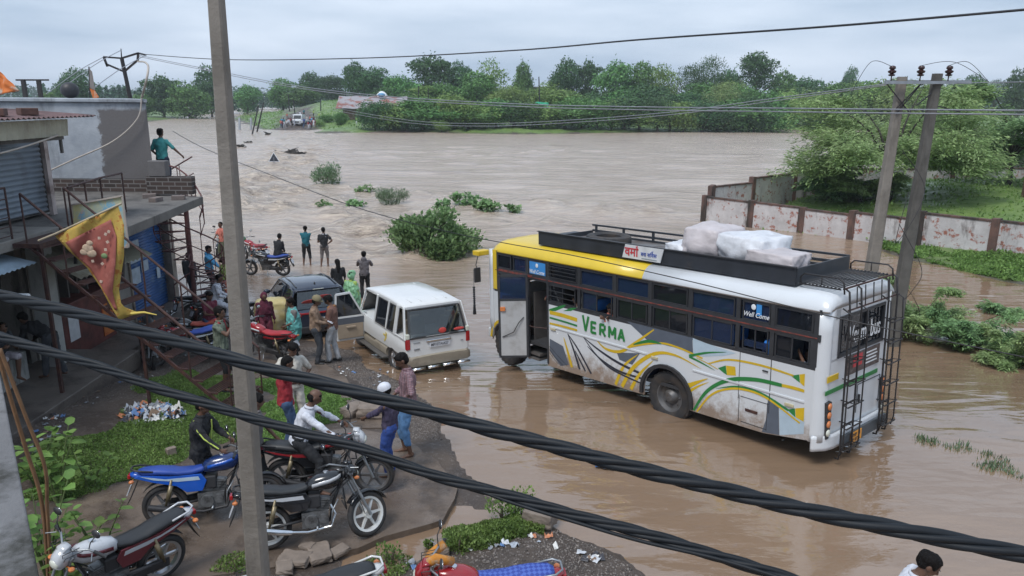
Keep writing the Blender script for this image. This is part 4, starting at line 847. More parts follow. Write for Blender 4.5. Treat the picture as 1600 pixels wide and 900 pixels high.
m = MB(); m.bar(Vector((-6.9, 13.2, 1.6)) - oo, Vector((-6.9, 13.2, .05)) - oo, .05, .05); m.build('support_leg', rustm, stx)
rail([(-8.8, 14.7, 3.13), (-8.8, 15.9, 3.2), (-8.9, 17, 3.2)], .9, 'short railing at the head of the metal stairs behind the flag', rustm, levels=0, post=.8)
# spiral stair
rust_keep = rustm; rustm = mat('spiral_rust', (.12, .045, .045), .6, var=.4, scale=20, dirt=(.07, .03, .025), dscale=8)
sc_ = Vector((-9.18, 20.75, -.75)); sp_ = empty('spiral_staircase', sc_, 0, 'rusty spiral staircase standing at the corner of the terrace', 'staircase'); Rr = .88
m = MB(); m.tube([(0, 0, 0), (0, 0, 4.1)], .065, 10); m.build('centre_column', rustm, sp_, smooth=60)
NT = 17; a0 = R_(150); da = R_(-24.5)
ring_in = []
for i in range(NT):
    a = a0 + da * i; z = .25 + i * 3.7 / NT; m = MB(); e = Vector((math.cos(a), math.sin(a), 0)); e2 = Vector((math.cos(a + da), math.sin(a + da), 0))
    m.bar(e * .06 + Vector((0, 0, z)), e * Rr + Vector((0, 0, z)), .025, .03); m.bar(e2 * .06 + Vector((0, 0, z)), e2 * Rr + Vector((0, 0, z)), .025, .03); m.bar(e * Rr + Vector((0, 0, z)), e2 * Rr + Vector((0, 0, z)), .02, .03)
    for q in (.35, .6, .8): m.bar(e * q + Vector((0, 0, z)), e2 * q + Vector((0, 0, z)), .015, .015)
    m.build('tread', rustm, sp_)
    m = MB(); m.tube([e * Rr + Vector((0, 0, z)), e * Rr + Vector((0, 0, z + .92))], .012, 5); m.build('baluster', rustm, sp_)
for dz in (.0, .45, .92):
    m = MB(); m.tube([Vector((Rr * math.cos(a0 + da * i / 2), Rr * math.sin(a0 + da * i / 2), .25 + i / 2 * 3.7 / NT + dz)) for i in range(NT * 2 + 1)], .02 if dz > .9 else .014, 6); m.build('handrail' if dz > .9 else 'side_rail', rustm, sp_, smooth=180)
cr_ = empty('curved_railing', (-8.9, 20.2, 3.2), 0, 'rusty curved railing where the spiral stair meets the terrace', 'railing'); co_ = Vector((-8.9, 20.2, 3.2))
arc_ = [Q(x, y, z_) - co_ for x, y, z_ in ((264, 259, 21.0), (276, 262, 20.9), (290, 272, 20.7), (304, 288, 20.5), (314, 305, 20.3), (317, 322, 20.1), (312, 340, 19.9))]
m = MB(); m.tube(arc_, .022, 8); m.build('handrail', rustm, cr_, smooth=180); m = MB(); m.tube([p - Vector((0, 0, .45)) for p in arc_[1:]], .012, 6); m.build('side_rail', rustm, cr_)
for k, p in enumerate(arc_):
    if k: m = MB(); m.tube([p, Vector((p.x, p.y, min(p.z - .5, -.1)))], .013, 6); m.build('baluster', rustm, cr_)
rustm = rust_keep
# pot and ropes on the roof
m = MB(); m.sphere((-13.3, 23, 5.95), (.26, .26, .24), 16); tag(m.build('black_pot', mat('black_pot', (.03, .03, .035), .5), smooth=180), 'round black pot on the plastered roof', 'pot')
wire([(-10.05, 20.7, 5.75), (-10.2, 20.65, 5.2), (-10.9, 20.6, 4.6), (-12.0, 20.5, 4.1), (-13.1, 20.4, 3.6)], .022, 'pale rope hanging across the plastered wall', mat('rope_pale', (.42, .38, .34), .9), 'rope', cat='rope')
wire([(-10.05, 20.7, 5.75), (-10.02, 21.2, 6.6), Q(215, 96, 30)], .03, 'pale cable rising from the roof corner to the tilted pole', mat('rope_pale', (.42, .38, .34)), 'service_cable', cat='cable')
wire([(-9.3, 12.2, 4.75), (-9.25, 13.6, 4.78), (-9.3, 15.4, 5.0), (-9.9, 16.0, 4.95)], .02, 'pale cord slung below the porch fascia', mat('rope_pale', (.42, .38, .34)), 'cord', cat='cord')
# camera side ledge with wall below, out of view
lg = empty('concrete_ledge', (-2.6, 1.5, 4.5), 0, 'weathered grey concrete ledge at the lower left corner', 'ledge')
ea, eb = Q(62, 905, 1.66), Q(4, 610, 2.95); za = ea.z; m = MB(); dd = (eb - ea); e0 = ea - dd * 1.2; e1 = eb + dd * .9; e0.z = e1.z = za
ledgem = wallmat('ledge_concrete', (.13, .13, .135), (.21, .21, .215), (.035, .035, .03), streak=False, lo=.50, hi=.60)
e1 = QP(0, 585, ea, (0, 0, 1)); e0 = ea - (e1 - ea) * .8
V = [(e0.x, e0.y), (e1.x, e1.y), (e1.x - 3, e1.y), (e0.x - 4, e0.y)]
m.add([(x + 2.6, y - 1.5, z - 4.5) for z in (za - .09, za) for x, y in V], [(3, 2, 1, 0), (4, 5, 6, 7), (0, 1, 5, 4), (1, 2, 6, 5), (2, 3, 7, 6), (3, 0, 4, 7)]); m.build('ledge_slab', ledgem, lg, bev=.006)
m = MB(); m.box((-2.1, -1.2, -2.4), (2.4, 4.4, 4.6)); m.build('house_wall', concd, lg)
# roads: thin concrete aprons
def apron(name, pix, label, h=.12, th=.12, mt=slabm, sub=3):
    pts = [P(x, y, h) for x, y in pix]; c = sum(pts, Vector()) / len(pts); rr = random.Random(len(pix)); out = []
    for i in range(len(pts)):
        a, b = pts[i], pts[(i + 1) % len(pts)]
        n_ = max(1, int((b - a).length / .22))
        for j in range(n_): q = a.lerp(b, j / n_); out.append(q + Vector((rr.uniform(-.03, .03), rr.uniform(-.03, .03), 0)) if j else q)
    z = c.z; m = MB(); k = len(out); m.add([(p.x, p.y, p.z) for p in out] + [(p.x, p.y, p.z - th) for p in out], [tuple(range(k))] + [(i, i + k, (i + 1) % k + k, (i + 1) % k) for i in range(k)])
    o = m.build(name, mt); o['kind'] = 'structure'; return o
apron('path', [(120, 772), (250, 742), (380, 705), (470, 675), (560, 668), (640, 690), (685, 720), (715, 762), (700, 797), (692, 812), (600, 838), (560, 856), (440, 884), (300, 905), (60, 930), (20, 860)], 'slab', .092)
apron('path', [(372, 560), (440, 545), (500, 560), (560, 608), (620, 655), (600, 668), (548, 668), (545, 630), (520, 606), (440, 590), (372, 590)], 'strip', .088)
# ============================================================ vehicles
paint_w = mat('white_paint', (.62, .65, .68), .28, var=.04, scale=2, coat=.3, dirt=(.38, .35, .31), dscale=2.5, dlo=.62, dhi=.85)
paint_y = mat('yellow_paint', (.66, .47, .03), .35, var=.08, scale=2, coat=.2, dirt=(.45, .36, .1), dscale=2.5, dlo=.6, dhi=.85)
slate = mat('slate_paint', (.10, .12, .155), .35, var=.1); pale = mat('pale_blue_paint', (.42, .53, .62), .35, var=.1)
green_p = mat('green_paint', (.025, .20, .05), .4, var=.1); yel_p = mat('yellow_stripe', (.62, .42, .02), .4, var=.1); black_p = mat('black_stripe', (.03, .035, .05), .4)
dframe = mat('window_frame_dark', (.035, .037, .042), .45, var=.2); rackm = mat('rack_dark', (.028, .032, .04), .45, var=.3, scale=3, dirt=(.07, .06, .055), dlo=.6, dhi=.8)
def film(m, c, f):
    n = m.node_tree; o = n.nodes['Material Output']; s = o.inputs[0].links[0].from_socket; d = n.nodes.new('ShaderNodeBsdfDiffuse'); d.inputs[0].default_value = (*c, 1); x = n.nodes.new('ShaderNodeMixShader'); x.inputs[0].default_value = f; n.links.new(s, x.inputs[1]); n.links.new(d.outputs[0], x.inputs[2]); n.links.new(x.outputs[0], o.inputs[0]); return m
glass = film(glassmat('tinted_glass', (.18, .21, .26), .07), (.05, .06, .08), .2); glass_c = glassmat('clear_glass', (.55, .60, .60), .06); glass_b = film(glassmat('blue_tinted_glass', (.20, .30, .52), .07), (.035, .065, .15), .35)
rubber = mat('tyre_rubber', (.028, .028, .03), .75, var=.3, scale=12, dirt=(.07, .055, .045), dscale=5, dlo=.45, dhi=.7)
rim_d = mat('rim_grey', (.13, .13, .135), .5, .3, var=.3, dirt=(.09, .07, .05)); rim_s = mat('rim_silver', (.5, .51, .53), .3, .8, var=.1)
chrome = mat('chrome', (.72, .74, .76), .12, 1, var=.05); plast = mat('black_plastic', (.03, .03, .033), .5, var=.2)
red_l = mat('red_lamp', (.35, .012, .015), .15, coat=.5, var=.1); org_l = mat('orange_lamp', (.62, .20, .06), .2, coat=.5, var=.1); clr_l = mat('clear_lamp', (.62, .64, .56), .12, coat=.6, var=.05)
inter = mat('interior_dark', (.035, .036, .04), .8); beige = mat('interior_beige', (.34, .27, .20), .8, var=.1); bluec = mat('blue_cloth', (.04, .26, .80), .75, var=.2, scale=5)
white_t = mat('white_letter', (.72, .75, .78), .5); redl = mat('red_letter', (.52, .05, .06), .5); bluel = mat('blue_letter', (.04, .08, .35), .5)
def text_mb(s, M, w=None, h=None, off=0, shear=0, ex=.002):
    cu = bpy.data.curves.new('t', 'FONT'); cu.body = s; cu.extrude = ex; cu.offset = off; cu.shear = shear; cu.resolution_u = 3; o = bpy.data.objects.new('t', cu); COL.objects.link(o)
    dg = bpy.context.evaluated_depsgraph_get(); me = bpy.data.meshes.new_from_object(o.evaluated_get(dg)); V = [v.co.copy() for v in me.vertices]; Fs = [tuple(p.vertices) for p in me.polygons]
    bpy.data.objects.remove(o); x0 = min(v.x for v in V); x1 = max(v.x for v in V); y0 = min(v.y for v in V); y1 = max(v.y for v in V); sx = w / (x1 - x0) if w else 1; sy = h / (y1 - y0) if h else sx
    if not w: sx = sy
    m = MB(); m.add([M @ Vector(((v.x - x0) * sx, (v.y - y0) * sy, v.z)) for v in V], Fs); return m
def ribbon(m, pts, w, M, y, th=.0015, n=8):
    pts = [Vector((p[0], 0, p[1])) for p in pts]; out = []
    for i in range(len(pts) - 1):
        p0 = pts[max(i - 1, 0)]; p1 = pts[i]; p2 = pts[i + 1]; p3 = pts[min(i + 2, len(pts) - 1)]
        for j in range(n): t = j / n; out.append(.5 * ((2 * p1) + (p2 - p0) * t + (2 * p0 - 5 * p1 + 4 * p2 - p3) * t * t + (3 * p1 - p0 - 3 * p2 + p3) * t ** 3))
    out.append(pts[-1]); k = len(out); rows = [[], []]
    for i, p in enumerate(out):
        d = (out[min(i + 1, k - 1)] - out[max(i - 1, 0)]).normalized(); s = Vector((-d.z, 0, d.x)); t = i / (k - 1)
        ww = (w[0] * (1 - t) * (1 - t) + 2 * w[1] * t * (1 - t) + w[2] * t * t) / 2; rows[0].append(M @ (p + s * ww + Vector((0, y, 0)))); rows[1].append(M @ (p - s * ww + Vector((0, y, 0))))
    m.sheet(rows)
def wheel_at(par, c, R, wd, name='wheel', rimr=.58, rm=rim_d, side=1, truck=False, rz=0):
    o = MB(); M = T(*c) @ RZ(rz) @ RX(PI / 2); h = wd / 2; r = R
    o.ring([(r * rimr, -h * .7), (r * .72, -h), (r * .93, -h * .95), (r, -h * .7), (r, h * .7), (r * .93, h * .95), (r * .72, h), (r * rimr, h * .7)], 36, M)
    for i in range(24): a = 2 * PI * i / 24; o.X = M @ RZ(a); o.box((r * .985, 0, 0), (r * .05, r * .13, wd * .84)); o.X = I4
    tw = o.build(name, rubber, par, smooth=35); m = MB(); s = side
    if truck: prof = [(r * .6, h * .75 * s), (r * .57, h * .7 * s), (r * .5, .2 * h * s), (r * .32, .15 * h * s), (r * .28, .5 * h * s), (r * .16, .9 * h * s), (r * .02, .95 * h * s)]
    else: prof = [(r * .66, h * .78 * s), (r * .60, h * .7 * s), (r * .54, .4 * h * s), (r * .2, .55 * h * s), (r * .15, .75 * h * s), (r * .01, .78 * h * s)]
    m.lathe(prof, 28, M @ RX(0 if True else 0))
    if truck:
        for i in range(8): m.X = M @ RZ(i * PI / 4); m.sphere((r * .38, 0, .2 * h * s), r * .045, 6); m.X = I4
    else:
        for i in range(5): m.X = M @ RZ(i * 2 * PI / 5); m.box((r * .38, 0, .62 * h * s), (r * .46, r * .13, h * .12)); m.X = I4
    m.build('rim', rm, tw, smooth=35); return tw
def bool_cut(ob, cm):
    me = cm.mesh('cut'); fix(me); c = bpy.data.objects.new('cut', me); COL.objects.link(c); c.matrix_world = ob.matrix_world
    md = ob.modifiers.new('c', 'BOOLEAN'); md.operation = 'DIFFERENCE'; md.object = c; md.solver = 'EXACT'; dg = bpy.context.evaluated_depsgraph_get(); n = bpy.data.meshes.new_from_object(ob.evaluated_get(dg))
    ob.modifiers.clear(); ob.data = n; bpy.data.objects.remove(c); return ob
# ------------------------------------------------------------ bus
paint_m = paint_w.copy(); paint_m.name = 'white_paint_muddy'; n = paint_m.node_tree; b = n.nodes['Principled BSDF']; src = b.inputs['Base Color'].links[0].from_socket
tco = n.nodes.new('ShaderNodeTexCoord').outputs['Object']; sx_ = n.nodes.new('ShaderNodeSeparateXYZ'); n.links.new(tco, sx_.inputs[0]); mq = n.nodes.new('ShaderNodeMath'); mq.operation = 'MULTIPLY_ADD'; n.links.new(noise(n, tco, 4, 9, .75), mq.inputs[0]); mq.inputs[1].default_value = -1.5; n.links.new(sx_.outputs[2], mq.inputs[2])
o1 = mixc(n, rng(n, mq.outputs[0], .05, -.4, 0, .9), src, (.24, .17, .12)); mps = n.nodes.new('ShaderNodeMapping'); mps.inputs['Scale'].default_value = (9, 9, .7); n.links.new(tco, mps.inputs[0]); o1 = mixc(n, rng(n, noise(n, mps.outputs[0], 1.2, 7, .7), .62, .8, 0, .35), o1, (.22, .18, .15)); n.links.new(o1, b.inputs['Base Color'])
BA = 2.26; BO = Vector((4.97, 10.95, .0)); BT_ = .045; BW = 2.25; BL = 8.8
bu = Vector((math.cos(BA) * math.cos(BT_), math.sin(BA) * math.cos(BT_), -math.sin(BT_))); bn = Vector((-math.sin(BA), math.cos(BA), 0)); bw_ = bu.cross(bn)
BM = basis(bu, bn, bw_, BO); BMi = BM.inverted()
def bs(px, py, yo=0): q = BMi @ QP(px, py, BO + bn * yo, bn); return (q.x, q.z)
def brp(px, py): q = BMi @ QP(px, py, BO, bu); return (q.y, q.z)
bus = empty('bus', (0, 0, 0), 0, 'white and yellow passenger bus standing in the flood water with its door open', 'bus'); bus.matrix_world = BM
def B(m, name, mt, par=None, **k): return m.build(name, mt, par or bus, **k)
def arch(cx, cz, r, a0, a1, n=14): return [(cx + r * math.cos(a0 + (a1 - a0) * i / n), cz + r * math.sin(a0 + (a1 - a0) * i / n)) for i in range(n + 1)]
zb = .30; wc = 3.1; fcx = 8.02
for y0, y1, far in ((-.04, 0, 0), (-BW, -BW + .04, 1)):
    dr0, dr1 = (6.5, 7.15)
    out = [(.18, .47), (.5, .42), (1.0, .34), (wc - .56, zb)] + [(x, z) for x, z in arch(wc, .42, .57, PI, 0)] + [(wc + .56, zb), (dr0, .22), (dr0, 1.68), (.18, 1.68)]
    m = MB(); m.prism(out, y0, y1); B(m, 'body_side', paint_m)
    out = [(dr1, .22)] + [(x, z) for x, z in arch(fcx, .42, .52, PI, 0)] + [(8.55, .5), (8.62, 1.68), (dr1, 1.68)]
    if far: out = [(dr0, .22), (dr1, .22)] + out[1:-1] + [(dr0, 1.68)]
    m = MB(); m.prism(out, y0, y1); B(m, 'body_side', paint_m)
# rear corners, rear wall, front
for s in (0, 1):
    def cor(z, ins=0): return [((.2 - .2 * math.sin(t)), (-.2 + .2 * math.cos(t)) if not s else (-BW + .2 - .2 * math.cos(t)), z) for t in [PI / 2 * i / 6 for i in range(7)]]
    m = MB(); m.sheet([cor(z) for z in (.45, .6, 1.0, 1.7, 2.3, 2.66)], .02); B(m, 'rear_corner', paint_w, smooth=180)
m = MB(); m.box((.015, -BW / 2, 1.14), (.03, BW - .4, 1.38)); m.box((.015, -.3, 2.22), (.03, .2, .86)); m.box((.015, -BW + .27, 2.22), (.03, .14, .86)); m.box((.015, -BW / 2, 2.57), (.03, BW - .5, .18)); B(m, 'rear_wall', paint_w)
m = MB(); m.box((.03, -1.14, 2.16), (.02, 1.48, .64)); B(m, 'rear_window', glass)
m = MB()
for (y, z, dy, dz) in ((-1.14, 2.49, 1.52, .05), (-1.14, 1.85, 1.52, .05), (-.39, 2.17, .04, .68), (-1.9, 2.17, .04, .68), (-1.3, 2.17, .03, .64)): m.box((.0, y, z), (.04, dy, dz))
B(m, 'rear_window_frame', dframe)
def RM(y, z): return basis((0, -1, 0), (0, 0, 1), (-1, 0, 0), (-.006, y, z))      # text facing backwards
m = text_mb('Vermi bus', basis((0, -1, 0), (0, -.0, 1), (-1, 0, 0), (-.03, -.66, 2.0)), 1.08, .30, .004); B(m, 'rear_lettering', white_t)
m = MB(); m.box((-.005, -1.28, 1.62), (.02, 1.1, .34)); pan = B(m, 'notice_panel', mat('notice_brown', (.10, .075, .07), .6, dirt=(.2, .18, .17), dscale=12))
m = MB(); m.box((-.02, -1.05, 1.66), (.006, .3, .2)); B(m, 'notice_red', redl, pan)
m = MB()
for i in range(4): m.box((-.02, -1.52, 1.54 + i * .06), (.006, .42 - .06 * (i % 2), .022))
B(m, 'notice_lines', white_t, pan)
m = MB(); m.box((-.006, -.28, 1.52), (.012, .34, .10)); B(m, 'rear_stripe', yel_p)
m = MB(); m.box((-.006, -.95, 1.30), (.012, 1.75, .07)); B(m, 'rear_stripe', green_p)
m = MB(); m.box((-.004, -1.15, .95), (.01, .012, .5)); m.box((-.004, -1.95, .95), (.01, .012, .5)); m.box((-.004, -1.55, 1.2), (.01, .8, .012)); m.box((-.02, -1.2, .95), (.03, .03, .14)); B(m, 'rear_hatch_seams', dframe)
m = MB(); rb = []
for t in range(13):
    a = t / 12; y = .015 - a * (BW + .03); ins = .16 * (1 - min(1, min(a, 1 - a) * 9)); rb.append((y, -.06 + ins * 1.1))
m.sheet([[(x, y, z) for y, x in rb] for z in (.30, .36, .5, .56)], .03); B(m, 'rear_bumper', paint_w, smooth=180)
m = MB(); m.box((-.08, -1.35, .36), (.05, 1.5, .2)); B(m, 'bumper_bar', mat('bumper_grey', (.07, .08, .09), .5))
pl_ = MB().box((-.115, -1.0, .36), (.012, .36, .18)); pl_ = B(pl_, 'number_plate', mat('plate_orange', (.75, .33, .05), .5))
m = text_mb('MP 11', basis((0, -1, 0), (0, 0, 1), (-1, 0, 0), (-.124, -.88, .37)), .24, .06); B(m, 'plate_text', black_p, pl_)
m = text_mb('P 0726', basis((0, -1, 0), (0, 0, 1), (-1, 0, 0), (-.124, -.88, .285)), .24, .06); B(m, 'plate_text', black_p, pl_)
for s in (0, 1):
    y = -.2 if not s else -BW + .2; m = MB(); m.X = T(.02, y, .83); m.prism([(-.07, -.33), (.04, -.33), (.08, .3), (.0, .33), (-.07, .3)], -.05, .05, RZ(PI / 2)); lp = B(m, 'tail_lamp_cluster', plast, bev=.01)
    for k in range(4): m = MB(); m.sphere((-.035, y, .83 + .23 - k * .15), (.025, .06, .062), 14); B(m, 'tail_lamp', org_l if k < 3 else clr_l, lp, smooth=180)
# roof: two colours
def roofring(x, f=1, dz=0):
    pr_ = [(0.012, 2.655), (-.02, 2.72), (-.07, 2.80), (-.17, 2.87), (-.35, 2.905), (-.7, 2.925), (-BW / 2, 2.935)]; full = pr_ + [(-BW - y, z) for y, z in pr_[-2::-1]]
    return [(x, -BW / 2 + (y + BW / 2) * f, 2.655 + (z - 2.655) * (1 if dz == 0 else dz)) for y, z in full]
m = MB(); m.sheet([roofring(.0, .93, .05), roofring(-.01, .95, .5), roofring(.04, .975, .85), roofring(.16, .995, .97), roofring(.35), roofring(2), roofring(3.75)], .03); B(m, 'roof_rear', paint_w, smooth=180)
m = MB(); m.sheet([roofring(3.752), roofring(5), roofring(7), roofring(8.1), roofring(8.32, .99, .96), roofring(8.45, .97, .7), roofring(8.5, .95, .05)], .03); B(m, 'roof_front', paint_y, smooth=180)
# window band
lowers = [(8.28, 7.22, 0), (6.42, 5.58, 1), (5.42, 4.52, 2), (4.42, 3.60, 0), (3.50, 2.64, 0), (2.56, 1.68, 0), (1.52, .98, 3), (.90, .24, 4)]
uppers = [(8.28, 7.75), (7.68, 7.2), (7.12, 6.52), (6.42, 5.55), (5.45, 4.5), (4.42, 3.57), (3.5, 2.66), (2.58, 1.66), (1.52, .98), (.9, .2)]
for far in (0, 1):
    Y = -.02 if not far else -BW + .02; sg = 1 if not far else -1
    m = MB()
    m.box((4.3, Y, 1.70), (8.2, .045, .07)) if far else (m.box((3.33, Y, 1.70), (6.35, .045, .07)), m.box((7.78, Y, 1.70), (1.26, .045, .07)))
    m.box((4.25, Y, 2.63), (8.3, .045, .07)); m.box((4.25, Y, 2.20), (8.3, .05, .12))
    xs = sorted(set([.2, .94, 1.6, 2.61, 3.55, 4.47, 5.5, 6.48, 7.17, 8.3]))
    for x in xs: m.box((x, Y + .001 * sg, 2.17), (.08 if x > .3 else .12, .05, .9))
    B(m, 'window_frame', dframe, bev=.006)
    m = MB(); m.box((4.25, Y + .03 * sg, 2.20), (8.2, .01, .018)); m.box((7.6, Y + .03 * sg, 2.225), (1.2, .01, .03)); B(m, 'red_trim', mat('red_trim', (.28, .06, .04), .5, dirt=(.08, .04, .04), dscale=9, dlo=.4, dhi=.6))
    for x1, x0, kind in lowers:
        if far: kind = 0
        w_ = MB(); xm = (x0 + x1) / 2
        if kind != 3: w_.box(((x1 + xm) / 2 + .01, Y - .006 * sg, 1.95), ((x1 - x0) / 2 - .02, .006, .40))
        if kind not in (2, 3, 1, 4): w_.box(((x0 + xm) / 2 - .01, Y + .008 * sg, 1.95), ((x1 - x0) / 2, .006, .40))
        if kind == 3: w_.box((xm, Y, 1.86), (x1 - x0 - .1, .008, .12))
        wn = B(w_, 'window_pane', glass_b if kind != 1 and int(x1 * 7) % 3 else glass); m = MB()
        for a, b in (((x0 + .03, 1.755), (x1 - .03, 1.755)), ((x0 + .03, 2.13), (x1 - .03, 2.13)), ((x0 + .035, 1.75), (x0 + .035, 2.14)), ((x1 - .035, 1.75), (x1 - .035, 2.14)), ((xm, 1.75), (xm, 2.14))): m.bar((a[0], Y + .014 * sg, a[1]), (b[0], Y + .014 * sg, b[1]), .022, .02)
        B(m, 'sash', dframe, wn)
    for i, (x1, x0) in enumerate(uppers):
        m = MB(); m.box(((x0 + x1) / 2, Y - .005 * sg, 2.425), (x1 - x0, .006, .34)); wn = B(m, 'quarter_pane', glass_b if i % 3 else glass)
        m = MB()
        for a, b in (((x0 + .02, 2.275), (x1 - .02, 2.275)), ((x0 + .02, 2.58), (x1 - .02, 2.58)), ((x0 + .02, 2.27), (x0 + .02, 2.59)), ((x1 - .02, 2.27), (x1 - .02, 2.59))): m.bar((a[0], Y + .014 * sg, a[1]), (b[0], Y + .014 * sg, b[1]), .024, .02)
        B(m, 'sash', dframe, wn)
def SM(x, z, y=.006): return basis((-1, 0, 0), (0, 0, 1), (0, 1, 0), (x, y, z))      # text on the near side, reading towards the rear
ws = MB().box((6.82, .0, 2.42), (.56, .006, .3)); B(ws, 'window_sticker', mat('sticker_blue', (.05, .26, .62), .4))
m = text_mb('Well Come', SM(7.08, 2.30, .008), .5, .09, .01, .3); B(m, 'welcome_lettering', white_t)
m = MB(); m.sphere((6.83, .012, 2.49), (.045, .006, .05), 14); B(m, 'sticker_emblem', white_t)
ws = MB().box((1.2, .0, 2.48), (.10, .006, .22)); B(ws, 'window_sticker', _MC['sticker_blue'])
m = text_mb('Well Come', SM(1.48, 2.335, .008), .48, .085, .01, .3); B(m, 'welcome_lettering', white_t)
m = MB(); m.sphere((1.3, .012, 2.51), (.045, .006, .05), 14); B(m, 'sticker_emblem', white_t)
m = MB()                                           # guard bars across the conductor window
for z in (1.88, 2.0, 2.12, 2.3, 2.38, 2.46, 2.54): m.bar((6.42, .03, z), (5.58, .03, z), .014, .014)
B(m, 'guard_bars', dframe)
# interior
m = MB(); m.box((4.3, -BW / 2, .62), (8.2, BW - .12, .06)); m.box((.12, -BW / 2, 1.2), (.05, BW - .3, 1.1)); B(m, 'floor', inter)
m = MB(); m.box((7.2, -.42, .36), (.7, .7, .05)); m.box((7.2, -.3, .25), (.7, .5, .04)); m.box((7.18, -.7, 1.2), (.04, 1.0, 1.2)); m.box((6.45, -.5, 1.3), (.04, .9, 1.3)); B(m, 'entry_step', mat('step_plate', (.14, .13, .125), .5, .3))
for i in range(7):
    for y in (-.42, -BW + .42):
        x = .55 + i * .82; m = MB(); m.box((x, y, 1.05), (.44, .74, .1)); m.box((x - .22, y, 1.42), (.09, .74, .8), ry=-.12); m.box((x, y, .8), (.3, .5, .4)); s_ = B(m, 'seat', mat('seat_cover', (.035, .045, .10), .8), bev=.03)
        m = MB(); m.box((x - .28, y, 1.82), (.13, .66, .24), ry=-.12); B(m, 'headrest_cover', bluec, s_, bev=.03)
for x in (5.15, 4.15, 3.2):
    m = MB(); m.box((x - .3, -.06, 2.3), (.22, .02, .16)); B(m, 'blue_curtain', bluec)
for i, x in enumerate((8.0, 7.75, 7.5, 8.12, 7.3)):
    m = MB(); m.sheet([[(x + .13 * math.cos(k * .9 + i), -.1 + .02 * math.sin(k * 2.3), 2.55 - .07 * k * (1.4 if i % 2 else .8)) for k in range(5)], [(x - .12, -.1 + .02 * math.cos(k * 2.3), 2.55 - .07 * k * (1.4 if i % 2 else .8)) for k in range(5)]], .01); B(m, 'blue_curtain', bluec)
m = MB(); m.box((8.0, -.08, 1.97), (.3, .02, .36)); B(m, 'blue_curtain', bluec)
m = MB(); m.sheet([[(x, y, z) for y in [-.1 - (BW - .2) * k / 8 for k in range(9)]] for x, z in ((8.6, .5), (8.72, .8), (8.66, 1.3), (8.62, 1.66))], .04); B(m, 'front_panel', paint_w, smooth=180)
for s in (0, 1):
    y = -.06 if not s else -BW + .06; m = MB(); m.sheet([[(8.45, y + (.06 if not s else -.06), z), (8.58, y + (.05 if not s else -.05), z), (8.66 if z < 1.6 else 8.56, y, z), (8.70 if z < 1.6 else 8.58, y + (-.1 if not s else .1), z)] for z in (.5, 1.0, 1.5, 1.7, 2.2, 2.68)], .02); B(m, 'front_corner', paint_w if False else paint_w, smooth=180)
    m = MB(); m.sheet([[(8.3, (.004 if not s else -BW - .004), z), (8.44, (.004 if not s else -BW - .004), z)] for z in (1.72, 2.68)], .01); B(m, 'front_pillar', paint_y)
m = MB(); m.quad((8.66, -.16, 1.68), (8.66, -BW + .16, 1.68), (8.5, -BW + .2, 2.66), (8.5, -.2, 2.66)); B(m, 'windscreen', glass)
m = MB(); m.box((8.72, -BW / 2, .55), (.12, BW - .1, .24)); B(m, 'front_bumper', paint_w, bev=.03)
for y in (-.35, -BW + .35): m = MB(); m.sphere((8.72, y, .95), (.05, .14, .12), 14); B(m, 'headlamp', clr_l, smooth=180)
for y0, y1 in ((0.002, .012), (-BW - .012, -BW - .002)):
    m = MB(); m.prism([p for p in arch(fcx, .42, .60, PI * .98, .1)] + [p for p in reversed(arch(fcx, .42, .53, PI * .98, .1))], y0, y1); B(m, 'arch_trim', yel_p)
    m = MB(); m.prism([p for p in arch(wc, .42, .64, PI * 1.04, -.12)] + [p for p in reversed(arch(wc, .42, .57, PI * 1.04, -.12))], y0 if y0 > 0 else y0 - .04, y1 + .04 if y0 > 0 else y1); B(m, 'arch_trim', plast)
for x in (wc, fcx):
    for s in (1, -1):
        wheel_at(bus, (x - .02, -.17 if s > 0 else -BW + .17, .40 if x < 5 else .36), .50, .28, side=-1 if s > 0 else 1, truck=True)
        m = MB(); m.box((x, -.45 if s > 0 else -BW + .45, .7), (1.1, .02, .6)); B(m, 'wheel_well', mat('well_red_brown', (.06, .035, .03), .8))
m = MB(); m.box((4.2, -BW / 2, .45), (7.6, 1.1, .22)); m.box((wc, -BW / 2, .42), (.2, 1.6, .2)); B(m, 'chassis', plast)
# open door, swung out and forward
hq = BM @ Vector((7.15, .02, 0)); d_ = BMi.to_3x3() @ Vector((-1, .02, 0)); d_ = Vector((d_.x, d_.y, 0)).normalized(); dn = Vector((0, 0, 1)).cross(d_)
DM = basis(d_, dn, (0, 0, 1), (7.15, .02, .0)); m = MB(); m.X = DM
m.box((.34, 0, .98), (.60, .035, 1.32)); dpan = B(m, 'door', mat('door_dirty_white', (.46, .47, .48), .45, var=.08, dirt=(.26, .25, .24), dscale=3, dlo=.45, dhi=.75))
m = MB(); m.X = DM
for x in (.02, .66): m.box((x, 0, 1.25), (.05, .045, 1.95))
m.box((.34, 0, 2.22), (.66, .045, .05)); m.box((.34, 0, 1.66), (.62, .045, .05)); m.box((.34, 0, .3), (.62, .045, .05)); B(m, 'door_frame', dframe, dpan)
m = MB(); m.X = DM; m.box((.34, 0, 1.94), (.6, .006, .52)); B(m, 'door_pane', glass_b, dpan)
m = MB(); m.X = DM; m.box((.34, -.012, 1.73), (.5, .012, .08)); B(m, 'blue_strip', mat('strip_blue', (.03, .22, .42), .5), dpan)
for sg in (1, -1):
    m = MB(); m.X = DM; m.box((.58, .035 * sg, 1.45), (.12, .04, .1)); B(m, 'marker_lamp', org_l, dpan, bev=.01)
    m = MB(); m.X = DM; m.tube([(.1, .03 * sg, 1.25), (.22, .06 * sg, 1.12), (.34, .06 * sg, .9), (.6, .03 * sg, .78)], .011, 6); B(m, 'door_handle', plast, dpan)
